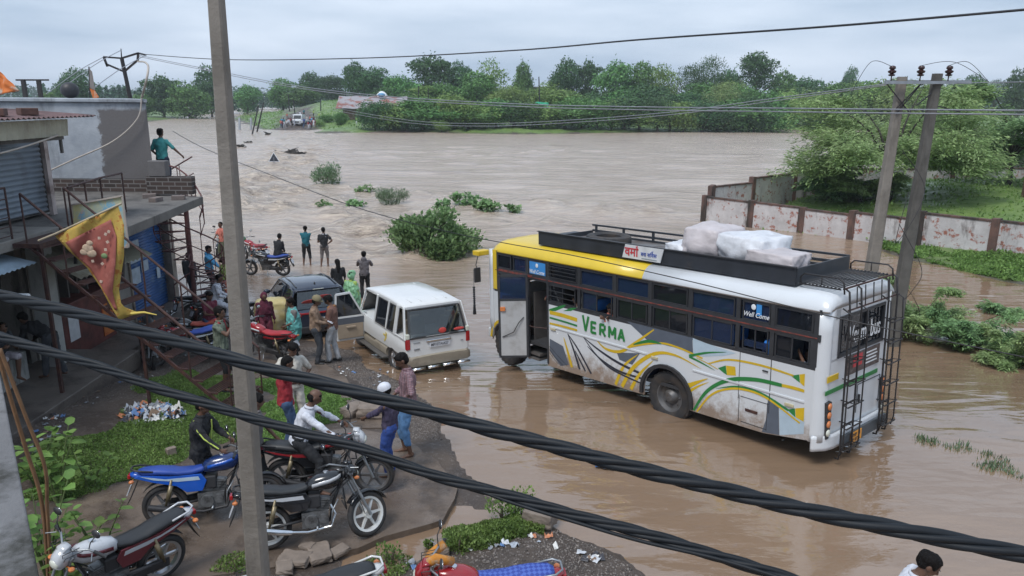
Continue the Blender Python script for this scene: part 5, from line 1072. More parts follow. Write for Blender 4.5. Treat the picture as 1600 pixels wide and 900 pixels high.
m = MB(); m.tube([(7.1, .03, 1.05), (6.8, .16, 1.1), (6.5, .02, 1.1)], .012, 6); B(m, 'door_stay', rustm)
for x, zz in ((6.48, 1.25), (7.17, 1.25)): m = MB(); m.box((x, -.01, zz), (.05, .05, 1.95)); B(m, 'door_jamb', dframe)
# mirror and tassel
m = MB(); m.box((8.75, .12, 2.58), (.24, .36, .12)); B(m, 'mirror_arm', yel_p, bev=.02)
m = MB(); m.tube([(8.7, .26, 2.52), (8.74, .3, 2.3), (8.72, .28, 2.2)], .012, 6); m.box((8.72, .28, 2.05), (.05, .17, .36)); B(m, 'side_mirror', plast, bev=.015)
m = MB(); q = (8.74, .38)
m.tube([(*q, 2.2), (*q, 1.4)], .006, 5)
for k in range(9): m.sphere((*q, 1.75 - k * .055), (.035, .035, .030), 8)
for k in range(8): a = k * .8; m.tube([(*q, 1.32), (q[0] + .03 * math.cos(a), q[1] + .03 * math.sin(a), 1.08)], [.028, .016], 5)
tas = B(m, 'black_tassel', black)
# livery, traced along the side
m = MB(); Yd = .003
def zcl(x, z): return (x, max(z, float(np.interp(x, [.18, .5, 1.0, 2.5, 7], [.47, .42, .34, .30, .24])) + .012))
def poly(pix, mt, y=Yd, name='painted_panel', M=None):
    p = [zcl(*bs(a, b)) for a, b in pix]; mm = MB(); n_ = len(p); mm.add([(x, y, z) for x, z in p], [tuple(range(n_))]); B(mm, name, mt)
poly([(980, 502), (1082, 528), (1083, 552), (1055, 543), (1027, 536), (1012, 532)], slate)
poly([(1082.5, 528), (1103, 536), (1150, 552), (1130, 556), (1100, 557), (1083.5, 552)], pale)
poly([(859, 529), (880, 541), (889, 570), (876, 572), (859, 548)], slate)
poly([(964, 551), (972, 551), (1000, 552), (988, 570), (968, 562)], slate)
poly([(1200, 624), (1217, 632), (1217, 687), (1190, 680), (1197, 655)], slate)
poly([(1217.5, 632), (1257, 654), (1256, 678), (1217.5, 688)], pale)
poly([(1122, 575), (1134, 571), (1136, 586), (1130, 582)], green_p); poly([(1134.5, 571), (1149, 573), (1150, 587), (1136, 586)], yel_p)
poly([(1236, 587), (1249, 585), (1250, 598)], green_p, .0045); poly([(1249.5, 585), (1258, 584), (1257, 604), (1250.5, 598)], yel_p, .0045)
poly([(1230, 640), (1242, 638), (1243, 652)], green_p, .0045); poly([(1242.5, 638), (1257, 637), (1256, 659), (1243.5, 652)], yel_p, .0045)
poly([(858, 483), (868, 480), (886, 475), (880, 481), (868, 486), (858, 486)], green_p); poly([(880, 486), (892, 481), (902, 481), (892, 486)], green_p)
RB = [([(859, 488), (880, 493), (902, 500)], (.085, .085, .085), yel_p), ([(859, 496), (880, 502), (902, 509)], (.04, .04, .04), green_p), ([(859, 505), (880, 510), (902, 516)], (.045, .05, .05), yel_p),
      ([(881, 527), (887, 548), (894, 574)], (.01, .09, .07), yel_p), ([(887, 521), (896, 545), (906, 577)], (.01, .07, .06), black_p), ([(887, 521), (903, 545), (924, 584)], (.01, .06, .045), black_p), ([(899, 548), (906, 562), (915, 580)], (.01, .06, .04), black_p),
      ([(912, 527), (930, 552), (955, 576), (1000, 598)], (.01, .05, .03), black_p), ([(912, 527), (935, 546), (965, 566), (1002, 584)], (.01, .07, .05), black_p), ([(918, 541), (940, 562), (968, 580), (1002, 591)], (.01, .06, .04), black_p),
      ([(859, 541), (872, 556), (886, 571)], (.015, .015, .015), black_p), ([(859, 546), (868, 558), (880, 571)], (.015, .015, .015), black_p), ([(859, 551), (866, 561), (873, 569)], (.012, .012, .012), black_p),
      ([(932, 531), (947, 545), (970, 549), (992, 536), (1022, 515)], (.01, .11, .02), yel_p), ([(966, 550), (990, 541), (1030, 536), (1060, 543), (1098, 560)], (.02, .05, .03), yel_p), ([(990, 538), (1013, 533), (1034, 537)], (.01, .11, .01), green_p),
      ([(962, 601), (975, 572), (998, 553)], (.07, .08, .0), yel_p), ([(972, 604), (990, 574), (1022, 553), (1055, 555), (1097, 577)], (.08, .10, .0), yel_p), ([(986, 608), (1000, 584), (1022, 562)], (.08, .08, .0), yel_p),
      ([(1077, 556), (1105, 551), (1137, 550)], (.05, .04, .0), green_p), ([(1077, 557), (1095, 566), (1118, 579)], (.04, .04, .0), green_p), ([(1107, 568), (1140, 562), (1190, 571), (1240, 587)], (.02, .05, .03), yel_p), ([(1088, 559), (1105, 567), (1122, 577)], (.01, .02, .01), yel_p),
      ([(1075, 603), (1090, 597), (1107, 591)], (.10, .06, .0), yel_p), ([(1078, 611), (1092, 603), (1108, 597)], (.06, .04, .0), yel_p),
      ([(1084, 641), (1105, 611), (1138, 594), (1180, 593), (1222, 602)], (.04, .09, .06), green_p), ([(1222, 602), (1240, 606), (1257, 611)], (.05, .06, .05), yel_p),
      ([(1089, 643), (1110, 618), (1135, 608), (1165, 609), (1200, 623), (1250, 661)], (.03, .05, .03), yel_p), ([(1118, 607), (1152, 604), (1190, 615), (1232, 641)], (.0, .06, .04), green_p)]
for i, (p, w_, mt_) in enumerate(RB): m = MB(); ribbon(m, [zcl(*bs(a, b)) for a, b in p], w_, I4, .0045 + (i % 4) * .0008 + (.002 if mt_ is green_p else 0)); B(m, 'painted_stripe', mt_)
x0, z0 = bs(911, 515); x1, z1 = bs(975, 531); M_ = SM(x0, z0, .012); slope = (z1 - z0) / (x0 - x1) * 0
LT_ = dict(V=[((0, 1), (.42, 0)), ((.42, 0), (.85, 1))], E=[((0, 0), (0, 1)), ((0, .96), (.7, .96)), ((0, .5), (.6, .5)), ((0, .04), (.7, .04))], R=[((0, 0), (0, 1)), ((0, .96), (.6, .96)), ((.65, .96), (.65, .52)), ((0, .5), (.62, .5)), ((.25, .48), (.75, 0))], M=[((0, 0), (0, 1)), ((0, 1), (.42, .3)), ((.42, .3), (.85, 1)), ((.85, 1), (.85, 0))], A=[((0, 0), (.4, 1)), ((.4, 1), (.8, 0)), ((.15, .33), (.66, .33))])
cx_ = x0
for i_, ch_ in enumerate('VERMA'):
    hh_ = .33 if i_ == 0 else .24; m = MB()
    for k_, ((a0_, b0_), (a1_, b1_)) in enumerate(LT_[ch_]): m.bar((cx_ - a0_ * .2, .010 + k_ * .0006, z0 - .01 + b0_ * hh_), (cx_ - a1_ * .2, .010 + k_ * .0006, z0 - .01 + b1_ * hh_), .004, .055, up=(0, 0, 1) if abs(a1_ - a0_) > abs(b1_ - b0_) * .5 else (1, 0, 0))
    B(m, 'name_lettering', green_p); cx_ -= .255
# rub rails, hatch, small lamps, seams
m = MB(); m.box((5.0, .008, 1.16), (2.8, .016, .03)); m.box((1.4, .008, 1.10), (2.2, .016, .03)); B(m, 'rub_rail', paint_w)
for x, z in ((6.3, 1.12), (3.4, 1.13), (.55, .98)): m = MB(); m.box((x, .015, z), (.16, .03, .05)); B(m, 'side_marker', mat('marker_cream', (.5, .45, .3), .3), bev=.006)
m = MB()
for (x, z, dx, dz) in ((.92, 1.2, .012, .95), (1.52, 1.25, .008, .85), (1.2, .88, .55, .008), (1.5, .65, .008, .5), (.95, .65, .008, .5), (1.2, .42, .5, .008)): m.box((x, .003, z), (dx, .008, dz))
B(m, 'panel_seams', dframe)
m = MB(); m.box((1.02, .012, 1.45), (.10, .02, .02)); B(m, 'hatch_handle', plast)
m = MB(); m.box((1.25, .004, .66), (.24, .01, .05)); B(m, 'hatch_vent', rustm)
# roof rack
tr_ = MB(); x0, x1, ya, yb = .72, 7.05, -.26, -BW + .26
tr_.box(((x0 + x1) / 2, ya, 3.07), (x1 - x0, .03, .3)); rk = B(tr_, 'roof_rack', rackm)
m = MB(); m.box(((x0 + x1) / 2, yb, 3.07), (x1 - x0, .03, .05)); m.box(((x0 + x1) / 2, yb, 3.2), (x1 - x0, .04, .04)); m.box(((x0 + x1) / 2, yb, 2.96), (x1 - x0, .03, .1))
for i in range(8): m.box((x0 + .05 + i * .88, yb, 3.08), (.05, .04, .26))
m.box((x0, -BW / 2, 3.07), (.03, yb - ya, .28)); m.box((x1, -BW / 2, 3.0), (.03, yb - ya, .14)); B(m, 'rack_sides', rackm, rk)
m = MB(); m.box(((x0 + x1) / 2, -BW / 2, 2.955), (x1 - x0, ya - yb, .02)); B(m, 'rack_floor', mat('rack_floor', (.16, .16, .165), .6, var=.3, dirt=(.09, .07, .06), dlo=.4, dhi=.6), rk)
m = MB(); m.box(((x0 + x1) / 2, ya + .02, 3.225), (x1 - x0 + .02, .05, .02)); B(m, 'rack_rim', dframe, rk)
m = MB(); m.box((7.3, -BW / 2 - .3, 2.985), (.5, .9, .05)); B(m, 'rack_plank', rackm, rk)
sgn = MB(); sx0, sx1 = 4.47, 3.5; sgn.add([(sx0, ya + .05, 2.95), (sx1, ya + .05, 2.95), (sx1 - .08, ya + .05, 3.22), (sx0 - .08, ya + .05, 3.22)] + [(sx0, ya + .03, 2.95), (sx1, ya + .03, 2.95), (sx1 - .08, ya + .03, 3.22), (sx0 - .08, ya + .03, 3.22)], [(0, 1, 2, 3), (7, 6, 5, 4), (0, 4, 5, 1), (1, 5, 6, 2), (2, 6, 7, 3), (3, 7, 4, 0)]); sg_ = B(sgn, 'name_board', mat('board_white', (.6, .62, .64), .4))
m = text_mb('वमा', SM(4.40, 3.0, ya + .056), .36, .16, .02); rx_ = 4.09; m.tube([(rx_ - .03, ya + .06, 3.16), (rx_ + .01, ya + .06, 3.2), (rx_ - .03, ya + .06, 3.205)], .010, 5); B(m, 'board_lettering', redl, sg_)
m = text_mb('बस सिवस', SM(3.98, 3.03, ya + .056), .40, .10, .008); m.tube([(3.68, ya + .06, 3.12), (3.70, ya + .06, 3.145), (3.67, ya + .06, 3.15)], .005, 5); B(m, 'board_lettering', bluel, sg_)
m = MB(); m.box((3.77, ya + .056, 2.985), (.38, .003, .014)); B(m, 'board_lettering', mat('grey_letter', (.25, .3, .33), .5), sg_)
# rear slatted carrier with hoops and ladders
m = MB()
for i in range(11): m.tube([(.02 + i * .062, -.3, 2.985), (.02 + i * .062, -BW + .3, 2.985)], .012, 5)
for y in (-.3, -BW / 2, -BW + .3): m.tube([(-.02, y, 2.965), (.68, y, 2.965)], .014, 5)
ca = B(m, 'rear_carrier', dkst)
for y in (-.3, -BW + .3): m = MB(); m.tube([(.66, y, 2.99), (.66, y, 3.08), (.6, y, 3.14), (.02, y, 3.14), (-.06, y, 3.08), (-.08, y, 2.9)], .014, 6); m.tube([(.3, y, 2.99), (.3, y, 3.14)], .010, 5); B(m, 'carrier_hoop', dkst, ca, smooth=180)
def ladder(y0, y1, z0, label_=None):
    m = MB()
    for y in (y0, y1): m.tube([(-.01, y, 2.98), (-.10, y, 2.92), (-.13, y, 2.6), (-.14, y, z0 + .1), (-.12, y, z0), (-.06, y, z0)], .016, 6)
    for y in (y0 + .07, y1 - .07): m.tube([(-.05, y, 2.66), (-.20, y, 2.58), (-.22, y, 2.2), (-.22, y, z0 + .25), (-.18, y, z0 + .1)], .012, 6)
    l_ = B(m, 'ladder', dkst, smooth=180)
    for k in range(6): m = MB(); z = z0 + .2 + k * .37; m.bar((-.14, y0, z), (-.14, y1, z), .02, .025); m.bar((-.25, y0 + .07, z), (-.25, y1 - .07, z), .015, .02); m.bar((-.14, y0, z), (-.25, y0 + .07, z), .012, .012); m.bar((-.14, y1, z), (-.25, y1 - .07, z), .012, .012); m.bar((0, (y0 + y1) / 2, z), (-.2, (y0 + y1) / 2, z), .015, .015); B(m, 'rung', dkst, l_)
ladder(-.42, -.80, .12); ladder(-1.74, -2.06, .18)
m = MB()
for k in range(5): m.tube([(-.08, -.7 - k * .28, 2.96), (-.10, -.7 - k * .28, 2.62)], .010, 5)
B(m, 'ladder_guard', dkst); m = MB(); m.bar((-.10, -.42, 2.62), (-.10, -2.2, 2.62), .02, .02); m.bar((-.06, -.3, 2.98), (-.06, -BW + .3, 2.98), .025, .025); B(m, 'ladder_crossbar', rustm)
# cargo on the roof
def onbus(lx, ly, lz): return BM @ Vector((lx, ly, lz))
ty = empty('spare_tyre', onbus(5.55, -.95, 2.98), BA, 'spare truck tyre lying flat on the front of the bus roof rack', 'tyre'); m = MB(); m.ring([(.28, 0), (.34, -.0), (.47, .02), (.5, .07), (.5, .17), (.47, .22), (.34, .24), (.28, .2)], 32); m.build('tyre_casing', rubber, ty, smooth=40)
m = MB(); m.lathe([(.3, .2), (.28, .12), (.2, .10), (.12, .1)], 24); m.build('rim', rustm, ty, smooth=40)
whtarp = mat('white_tarp', (.62, .64, .68), .5, var=.12, scale=4, bump=.02, bscale=6, dirt=(.45, .45, .47), dscale=3); pinkt = mat('pinkish_tarp', (.50, .46, .47), .5, var=.15, scale=3, bump=.02, bscale=6)
def bundle(loc, dims, seed, mt, label, name='tarp_bundle', rz=0, cat='bundle', group=None, boxy=.45, vox=.05):
    r = np.random.RandomState(seed); bm = bmesh.new(); bmesh.ops.create_cube(bm, size=2); bmesh.ops.subdivide_edges(bm, edges=bm.edges, cuts=14, use_grid_fill=True)
    for v in bm.verts:
        c = v.co.copy(); s = c.normalized(); p = s.lerp(c, boxy); n = float(fnoise(p.x * 3 + seed, p.y * 3 + p.z * 2.3, 1.6, 4, seed)); n2 = abs(float(fnoise(p.x * 6 + p.z * 5, p.y * 7 - p.z * 4, 1.3, 3, seed + 3)))
        p = p * (1 + n * .16 - n2 * .07); v.co = Vector((p.x * dims[0] / 2, p.y * dims[1] / 2, max(-.98, p.z) * dims[2] / 2 + dims[2] / 2))
    me = bpy.data.meshes.new(name); bm.to_mesh(me); bm.free(); me.materials.append(mt); shade(me, 180); o = link(name, me, loc=loc); o.rotation_euler = (0, 0, rz); return tag(o, label, cat, group)
bundle(onbus(3.36, -.80, 2.97), (.60, .75, .34), 1, whtarp, 'flat white wrapped package beside the name board on the bus roof', rz=BA, boxy=.7)
bundle(onbus(2.85, -.95, 2.97), (.95, 1.15, .74), 2, pinkt, 'tall rounded tarp covered bundle in the middle of the roof rack', rz=BA)
bundle(onbus(2.0, -1.02, 2.97), (1.1, 1.15, .64), 3, whtarp, 'bright white sloping bundle behind the tall one on the bus roof', rz=BA, boxy=.5)
bundle(onbus(1.35, -.70, 2.97), (.95, .7, .42), 4, pinkt, 'low box shaped pinkish bundle nearest the rear of the rack', rz=BA, boxy=.75)
m = MB(); m.box((0, 0, .02), (.8, .35, .03), .2); m.box((.2, .25, .03), (.5, .2, .03), .6); o = m.build('wooden_boards', mat('raw_board', (.42, .30, .2), .8, var=.3)); o.location = onbus(6.2, -.8, 2.97); o.rotation_euler.z = BA; tag(o, 'loose wooden boards in the front end of the roof rack', 'boards')
m = MB(); rr = random.Random(8)
for k in range(6): a = rr.uniform(0, 6); m.tube([(rr.uniform(-.2, .2), rr.uniform(-.2, .2), .02) for _ in range(4)], .02, 5)
o = m.build('rope_coil', mat('rusty_rope', (.30, .13, .07), .9)); o.location = onbus(4.5, -.9, 2.97); tag(o, 'rusty brown tangle of rope on the rack floor beside the tyre', 'rope')
# ------------------------------------------------------------ car helper: closed lofted shell
def shell(stations, mt, par, name='body', sub=0):
    """stations: (x, halfwidth, z_bottom, z_belt, z_top) -> rounded tub"""
    m = MB(); rings = []
    for x, w, z0, z1, z2 in stations:
        h = z1 - z0; rings.append([(x, -w * .93, z0), (x, -w * .99, z0 + .12 * h), (x, -w, z0 + .45 * h), (x, -w * .985, z0 + .8 * h), (x, -w * .93, z1), (x, -w * .75, z2), (x, -w * .3, z2 + .012), (x, w * .3, z2 + .012), (x, w * .75, z2), (x, w * .93, z1), (x, w * .985, z0 + .8 * h), (x, w, z0 + .45 * h), (x, w * .99, z0 + .12 * h), (x, w * .93, z0)])
    m.loft(rings); return m.build(name, mt, par, smooth=32)
def qpoly(m, pts, th=.01):
    pts = [Vector(p) for p in pts]; n_ = len(pts); N_ = (pts[1] - pts[0]).cross(pts[2] - pts[0]).normalized() * th
    m.add(pts + [p - N_ for p in pts], [tuple(range(n_)), tuple(reversed(range(n_, 2 * n_)))] + [(i, i + n_, (i + 1) % n_ + n_, (i + 1) % n_) for i in range(n_)])
# SUV
SV = empty('white_suv', (0, 0, 0), 0, 'white and beige family SUV seen from behind with its front left door open', 'car'); sa = 2.09; so_ = Vector((-2.42, 16.1, W(16.3) - .14)); tilt = .045
u_ = Vector((math.cos(sa) * math.cos(tilt), math.sin(sa) * math.cos(tilt), -math.sin(tilt))); n_ = Vector((-math.sin(sa), math.cos(sa), 0)); c_ = so_ - n_ * .84; SM_ = basis(u_, n_, u_.cross(n_), c_); SV.matrix_world = SM_
cream = mat('cream_white_paint', (.68, .69, .69), .25, var=.03, coat=.4, dirt=(.50, .47, .42), dscale=2, dlo=.66, dhi=.9); beigep = mat('beige_cladding', (.30, .265, .21), .4, var=.08, dirt=(.18, .15, .12))
hw = .84
b_ = shell([(.0, .76, .56, .98, 1.0), (.06, .81, .54, .98, 1.0), (.5, .84, .52, .98, 1.0), (2.2, .84, .5, .97, .99), (3.0, .84, .5, .98, 1.02), (3.15, .83, .5, .98, 1.04), (4.0, .80, .5, .9, .94), (4.25, .74, .52, .82, .85)], cream, SV)
lo_ = shell([(-.06, .72, .34, .54, .55), (.0, .82, .33, .56, .57), (.5, .855, .32, .55, .56), (2.2, .855, .30, .54, .55), (3.6, .85, .32, .54, .55), (4.2, .80, .34, .55, .56), (4.32, .7, .36, .54, .55)], beigep, SV, 'lower_cladding')
for ob in (b_, lo_):
    cmb = MB()
    for x in (.86, 3.5):
        for s in (1, -1): cmb.lathe([(.001, -.2), (.41, -.2), (.41, .2), (.001, .2)], 28, T(x, s * .84, .34) @ RX(PI / 2))
    cmb.box((2.52, .75, .92), (.86, .6, .9)); bool_cut(ob, cmb); shade(ob.data, 32)
for x in (.86, 3.5):
    for s in (1, -1): wheel_at(SV, (x, s * .73, .33), .34, .21, side=-s, rm=rim_s if x < 2 else rim_d)
m = MB(); m.sheet([[(x, y, z) for y in (-.72, -.66, -.3, .3, .66, .72)] for x, z in ((.28, 1.66), (.34, 1.70), (1.2, 1.74), (2.2, 1.735), (2.75, 1.70), (2.95, 1.66))], .03)
for i in range(0, len(m.v)): pass
m.v = [(x, y, z - (.035 if abs(y) > .7 else (-.012 if abs(y) < .4 else 0))) for x, y, z in m.v]; m.build('roof', cream, SV, smooth=60)
m = MB()
for s in (.2, .45, -.2, -.45): m.box((1.5, s, 1.755), (2.1, .02, .012))
m.build('roof_ribs', cream, SV)
pl = {'C': (.06, .28), 'D': (.72, .62), 'E': (1.30, 1.20), 'F': (1.42, 1.32), 'G': (2.10, 2.0), 'H': (2.98, 2.62), 'A': (3.25, 2.9)}
m = MB()
for s in (1, -1):
    yb_, yt_ = .80 * s, .70 * s
    for k, w_ in (('C', .09), ('D', .17), ('E', .08), ('G', .09), ('A', .06)):
        a, b = pl[k]; m.bar((a, yb_, .98), (b, yt_, 1.68), w_, .04, up=(0, 1, 0)) if False else qpoly(m, [(a - w_ / 2, yb_, .97), (a + w_ / 2, yb_, .97), (b + w_ / 2, yt_, 1.69), (b - w_ / 2, yt_, 1.69)], .035 * s)
    m.bar((.3, yt_, 1.67), (2.9, yt_, 1.67), .04, .06); m.bar((.05, yb_, .985), (2.1, yb_, .985), .04, .05)
m.bar((.28, -.7, 1.67), (.28, .7, 1.67), .05, .07); m.bar((2.9, -.7, 1.67), (2.9, .7, 1.67), .05, .05); m.build('pillars', cream, SV, bev=.012)
m = MB(); qpoly(m, [(.015, .70, 1.03), (.015, -.70, 1.03), (.22, -.62, 1.60), (.22, .62, 1.60)], .006); rg = m.build('rear_window', glass_c, SV)
m = MB(); ps = [(.01, .72, 1.0), (.01, -.72, 1.0), (.225, -.64, 1.63), (.225, .64, 1.63)]
for i in range(4): m.bar(Vector(ps[i]) + Vector((-.012, 0, 0)), Vector(ps[(i + 1) % 4]) + Vector((-.012, 0, 0)), .05, .02)
m.build('window_seal', plast, rg); m = MB(); m.sphere((.02, -.12, 1.1), (.02, .1, .07), 12); m.build('window_sticker', mat('sticker_red', (.55, .06, .05), .6), rg); m = MB(); m.sphere((.03, -.55, 1.08), (.02, .14, .04), 12); m.build('window_sticker', mat('sticker_red', (.55, .06, .05), .6), rg)
for s in (1, -1):
    yb_, yt_ = .805 * s, .70 * s
    for a0, a1 in (('D', 'C'), ('E', 'D'), ('G', 'F')):
        pass
    for (xa, xb, ta, tb) in ((.12, .62, .34, .55), (.82, 1.24, .72, 1.14), (1.36, 2.04, 1.26, 1.94)):
        if xa < .2: continue
        m = MB(); qpoly(m, [(xb, yb_, 1.01), (xa, yb_, 1.01), (ta, yt_, 1.63), (tb, yt_, 1.63)], .006); wn = m.build('side_window', glass, SV); m = MB(); ps = [(xb, yb_, 1.01), (xa, yb_, 1.01), (ta, yt_, 1.63), (tb, yt_, 1.63)]
        for i in range(4): m.bar(ps[i], ps[(i + 1) % 4], .035, .03)
        m.build('window_seal', plast, wn)
m = MB(); qpoly(m, [(3.25, -.76, 1.03), (3.25, .76, 1.03), (2.93, .66, 1.64), (2.93, -.66, 1.64)], .006); m.build('windscreen', glass_c, SV)
m = MB(); qpoly(m, [(2.15, -.805, 1.01), (3.15, -.805, 1.01), (2.8, -.7, 1.62), (2.05, -.7, 1.62)], .006); m.build('side_window', glass, SV)
m = MB(); m.box((1.7, 0, .62), (2.8, 1.5, .04)); m.box((3.1, 0, .85), (.25, 1.45, .3)); m.build('cabin_floor', inter, SV)
for x, y in ((2.25, .4), (2.25, -.4), (1.35, 0), (.6, .45), (.6, -.45)):
    wy_ = .5 if x > 2 or x < 1 else 1.35; m = MB(); m.box((x, y, .85), (.48, wy_, .14)); m.box((x - .25, y, 1.12), (.12, wy_, .55), ry=-.15); m.box((x - .29, y, 1.415), (.1, .26 if wy_ < 1 else 1.0, .14)); m.build('seat', beige, SV, bev=.04)
for s in (1, -1):
    m = MB(); m.X = T(.03, s * .76, .83); m.box((0, 0, .04), (.10, .10, .24)); l_ = m.build('tail_lamp', red_l, SV, bev=.015); m = MB(); m.X = T(.03, s * .76, .83); m.box((0, 0, .23), (.09, .09, .12)); m.build('lamp_lens', clr_l, l_, bev=.015)
m = MB(); m.box((-.02, 0, .90), (.04, .62, .06)); m.build('garnish', chrome, SV, bev=.015)
p_ = MB().box((-.022, -.02, .80), (.015, .52, .12)).build('number_plate', mat('plate_white', (.62, .64, .68), .4), SV, bev=.004)
text_mb('MP10TA6427', basis((0, -1, 0), (0, 0, 1), (-1, 0, 0), (-.032, .20, .765)), .44, .07, .006).build('plate_text', black_p, p_)
m = MB(); m.box((-.005, .55, .74), (.02, .14, .03)); m.box((-.005, -.6, .8), (.02, .06, .015)); m.box((-.005, .55, .9), (.02, .16, .012)); m.build('badge', steel, SV)
m = MB()
for k in range(4): m.tube([(-.12, .72 - k * .38, .30), (-.12, .40 - k * .38, .30)], .035, 8)
m.build('bumper_bar', chrome, SV, smooth=180)
m = MB(); m.box((.86 + 1.32, .88, .30), (2.0, .2, .04)); m.box((.86 + 1.32, -.88, .30), (2.0, .2, .04)); m.build('side_step', mat('step_rubber', (.10, .095, .09), .6), SV, bev=.01)
m = MB(); m.box((0, 0, .76), (.002, .002, .002)); 
yl2 = mat('yellow_decal', (.62, .48, .10), .5); m = MB()
for k, (x, z, dx, dz) in enumerate(((1.25, .80, .10, .10), (1.32, .70, .14, .05), (1.22, .88, .05, .08), (1.36, .82, .05, .12))): m.box((x, .842, z), (dx, .006, dz), 0, 0, .5 * k)
m.build('side_decal', yl2, SV)
# opened front door, swung out about its front edge
DD = T(2.95, .83, 0) @ RZ(R_(-90)) @ SC(.8, 1, 1); m = MB(); m.X = DD; dl = 1.0
m.prism([(-.92, .36), (0, .36), (0.02, .98), (-.95, .98)], -.02, .03); dr_ = m.build('door', cream, SV, bev=.012)
m = MB(); m.X = DD; m.prism([(-.88, .42), (-.04, .42), (-.03, .80), (-.90, .80)], -.045, -.021); m.build('door_trim', beige, dr_, bev=.008)
m = MB(); m.X = DD; m.prism([(-.93, .80), (0, .80), (0, .97), (-.93, .97)], -.045, -.021); m.build('door_trim_top', mat('trim_slate', (.09, .10, .12), .6), dr_, bev=.006)
m = MB(); m.X = DD; m.box((-.45, -.06, .72), (.3, .05, .05)); m.build('armrest', beige, dr_, bev=.01)
m = MB(); m.X = DD
for a, b in (((-.93, .98), (-.88, 1.6)), ((-.88, 1.6), (-.42, 1.62)), ((-.42, 1.62), (-.02, 1.0)), ((-.93, .98), (0, .98))): m.bar((a[0], -.02, a[1]), (b[0], -.02, b[1]), .05, .045, up=(0, 1, 0))
m.build('door_frame', cream, dr_); m = MB(); m.X = DD; m.prism([(-.92, 1.0), (-.04, 1.0), (-.43, 1.6), (-.87, 1.58)], .0, .005); m.build('door_window', glass, dr_)
for s in (1,): m = MB(); m.X = DD; m.sphere((-.10, .14, 1.08), (.08, .10, .08), 12); m.build('side_mirror', plast, dr_, smooth=60)
m = MB(); m.sphere((3.05, -.95, 1.08), (.06, .1, .08), 12); m.build('side_mirror', plast, SV, smooth=60)
# dark hatchback car
CV = empty('dark_hatchback', (0, 0, 0), 0, 'dark blue hatchback car seen from behind among the parked motorcycles', 'car'); sa = 2.07; so_ = Vector((-6.0, 19.35, W(19.5) - .12)); tilt = .03
u_ = Vector((math.cos(sa) * math.cos(tilt), math.sin(sa) * math.cos(tilt), -math.sin(tilt))); n_ = Vector((-math.sin(sa), math.cos(sa), 0)); CV.matrix_world = basis(u_, n_, u_.cross(n_), so_ - n_ * .88)
navy = mat('navy_paint', (.020, .028, .050), .2, var=.1, coat=.7)
b_ = shell([(-.02, .70, .42, .86, .88), (.05, .80, .30, .93, .95), (.25, .86, .26, .96, .98), (.9, .88, .24, .95, .98), (2.6, .88, .24, .92, .96), (3.1, .87, .26, .88, .95), (3.7, .80, .28, .76, .84), (3.95, .66, .34, .62, .66)], navy, CV)
cmb = MB()
for x in (.72, 3.2):
    for s in (1, -1): cmb.lathe([(.001, -.2), (.37, -.2), (.37, .2), (.001, .2)], 28, T(x, s * .88, .31) @ RX(PI / 2))
bool_cut(b_, cmb); shade(b_.data, 32)
for x in (.72, 3.2):
    for s in (1, -1): wheel_at(CV, (x, s * .77, .31), .32, .2, side=-s, rm=rim_s)
m = MB(); xs_ = ((.42, 1.40), (.5, 1.455), (1.2, 1.52), (2.0, 1.50), (2.5, 1.42)); m.sheet([[(x, y * (1 if x < 2.2 else .97), z - (.05 if abs(y) > .62 else (.015 if abs(y) > .4 else 0))) for y in (-.66, -.6, -.3, .3, .6, .66)] for x, z in xs_], .03); m.build('roof', navy, CV, smooth=60)
for s in (.56, -.56): m = MB(); m.tube([(.55, s, 1.50), (1.3, s, 1.56), (2.3, s, 1.48)], .018, 6); m.build('roof_rail', mat('rail_black', (.02, .02, .022), .3), CV)
m = MB(); m.sphere((.75, 0, 1.52), (.07, .02, .05), 8); m.build('antenna', plast, CV)
m = MB()
for s in (1, -1):
    for (a, b, w_) in ((.22, .52, .24), (1.42, 1.38, .06), (2.95, 2.35, .06)): qpoly(m, [(a - w_ / 2, .84 * s, .93), (a + w_ / 2, .84 * s, .93), (b + w_ / 2, .655 * s, 1.42), (b - w_ / 2, .655 * s, 1.42)], .03 * s)
    m.bar((.4, .655 * s, 1.41), (2.4, .64 * s, 1.41), .04, .05)
m.build('pillars', navy, CV)
for s in (1, -1):
    for (xa, xb, ta, tb) in ((.36, 1.38, .64, 1.34), (1.46, 2.85, 1.42, 2.32)): m = MB(); qpoly(m, [(xb, .845 * s, .94), (xa, .845 * s, .94), (ta, .66 * s, 1.40), (tb, .66 * s, 1.40)], .006); m.build('side_window', glass, CV)
    m = MB(); m.sphere((2.75, .98 * s, 1.0), (.08, .11, .07), 12); m.build('side_mirror', navy, CV, smooth=60)
m = MB(); qpoly(m, [(.05, .68, .98), (.05, -.68, .98), (.40, -.58, 1.42), (.40, .58, 1.42)], .006); rg = m.build('rear_window', glass_c, CV)
m = MB(); m.sphere((.17, .28, 1.12), (.02, .26, .12), 14, RY(-.6)); m.sphere((.24, -.12, 1.22), (.02, .22, .10), 14, RY(-.6)); m.build('red_decoration', mat('deco_red', (.45, .06, .05), .7), rg)
m = MB(); m.box((.42, 0, 1.43), (.12, 1.2, .03), 0, 0, 0); m.build('spoiler', navy, CV, bev=.01); m = MB(); m.box((.37, 0, 1.44), (.02, .3, .02)); m.build('brake_lamp', clr_l, CV)
m = MB(); m.box((-.01, 0, .86), (.05, 1.5, .05)); m.build('lamp_strip', red_l, CV, bev=.01)
for s in (1, -1): m = MB(); m.box((.03, .70 * s, .84), (.10, .24, .12), -.25 * s); m.build('tail_lamp', red_l, CV, bev=.02)
m = MB(); m.box((-.03, 0, .40), (.08, 1.5, .2)); m.build('bumper_trim', plast, CV, bev=.03)
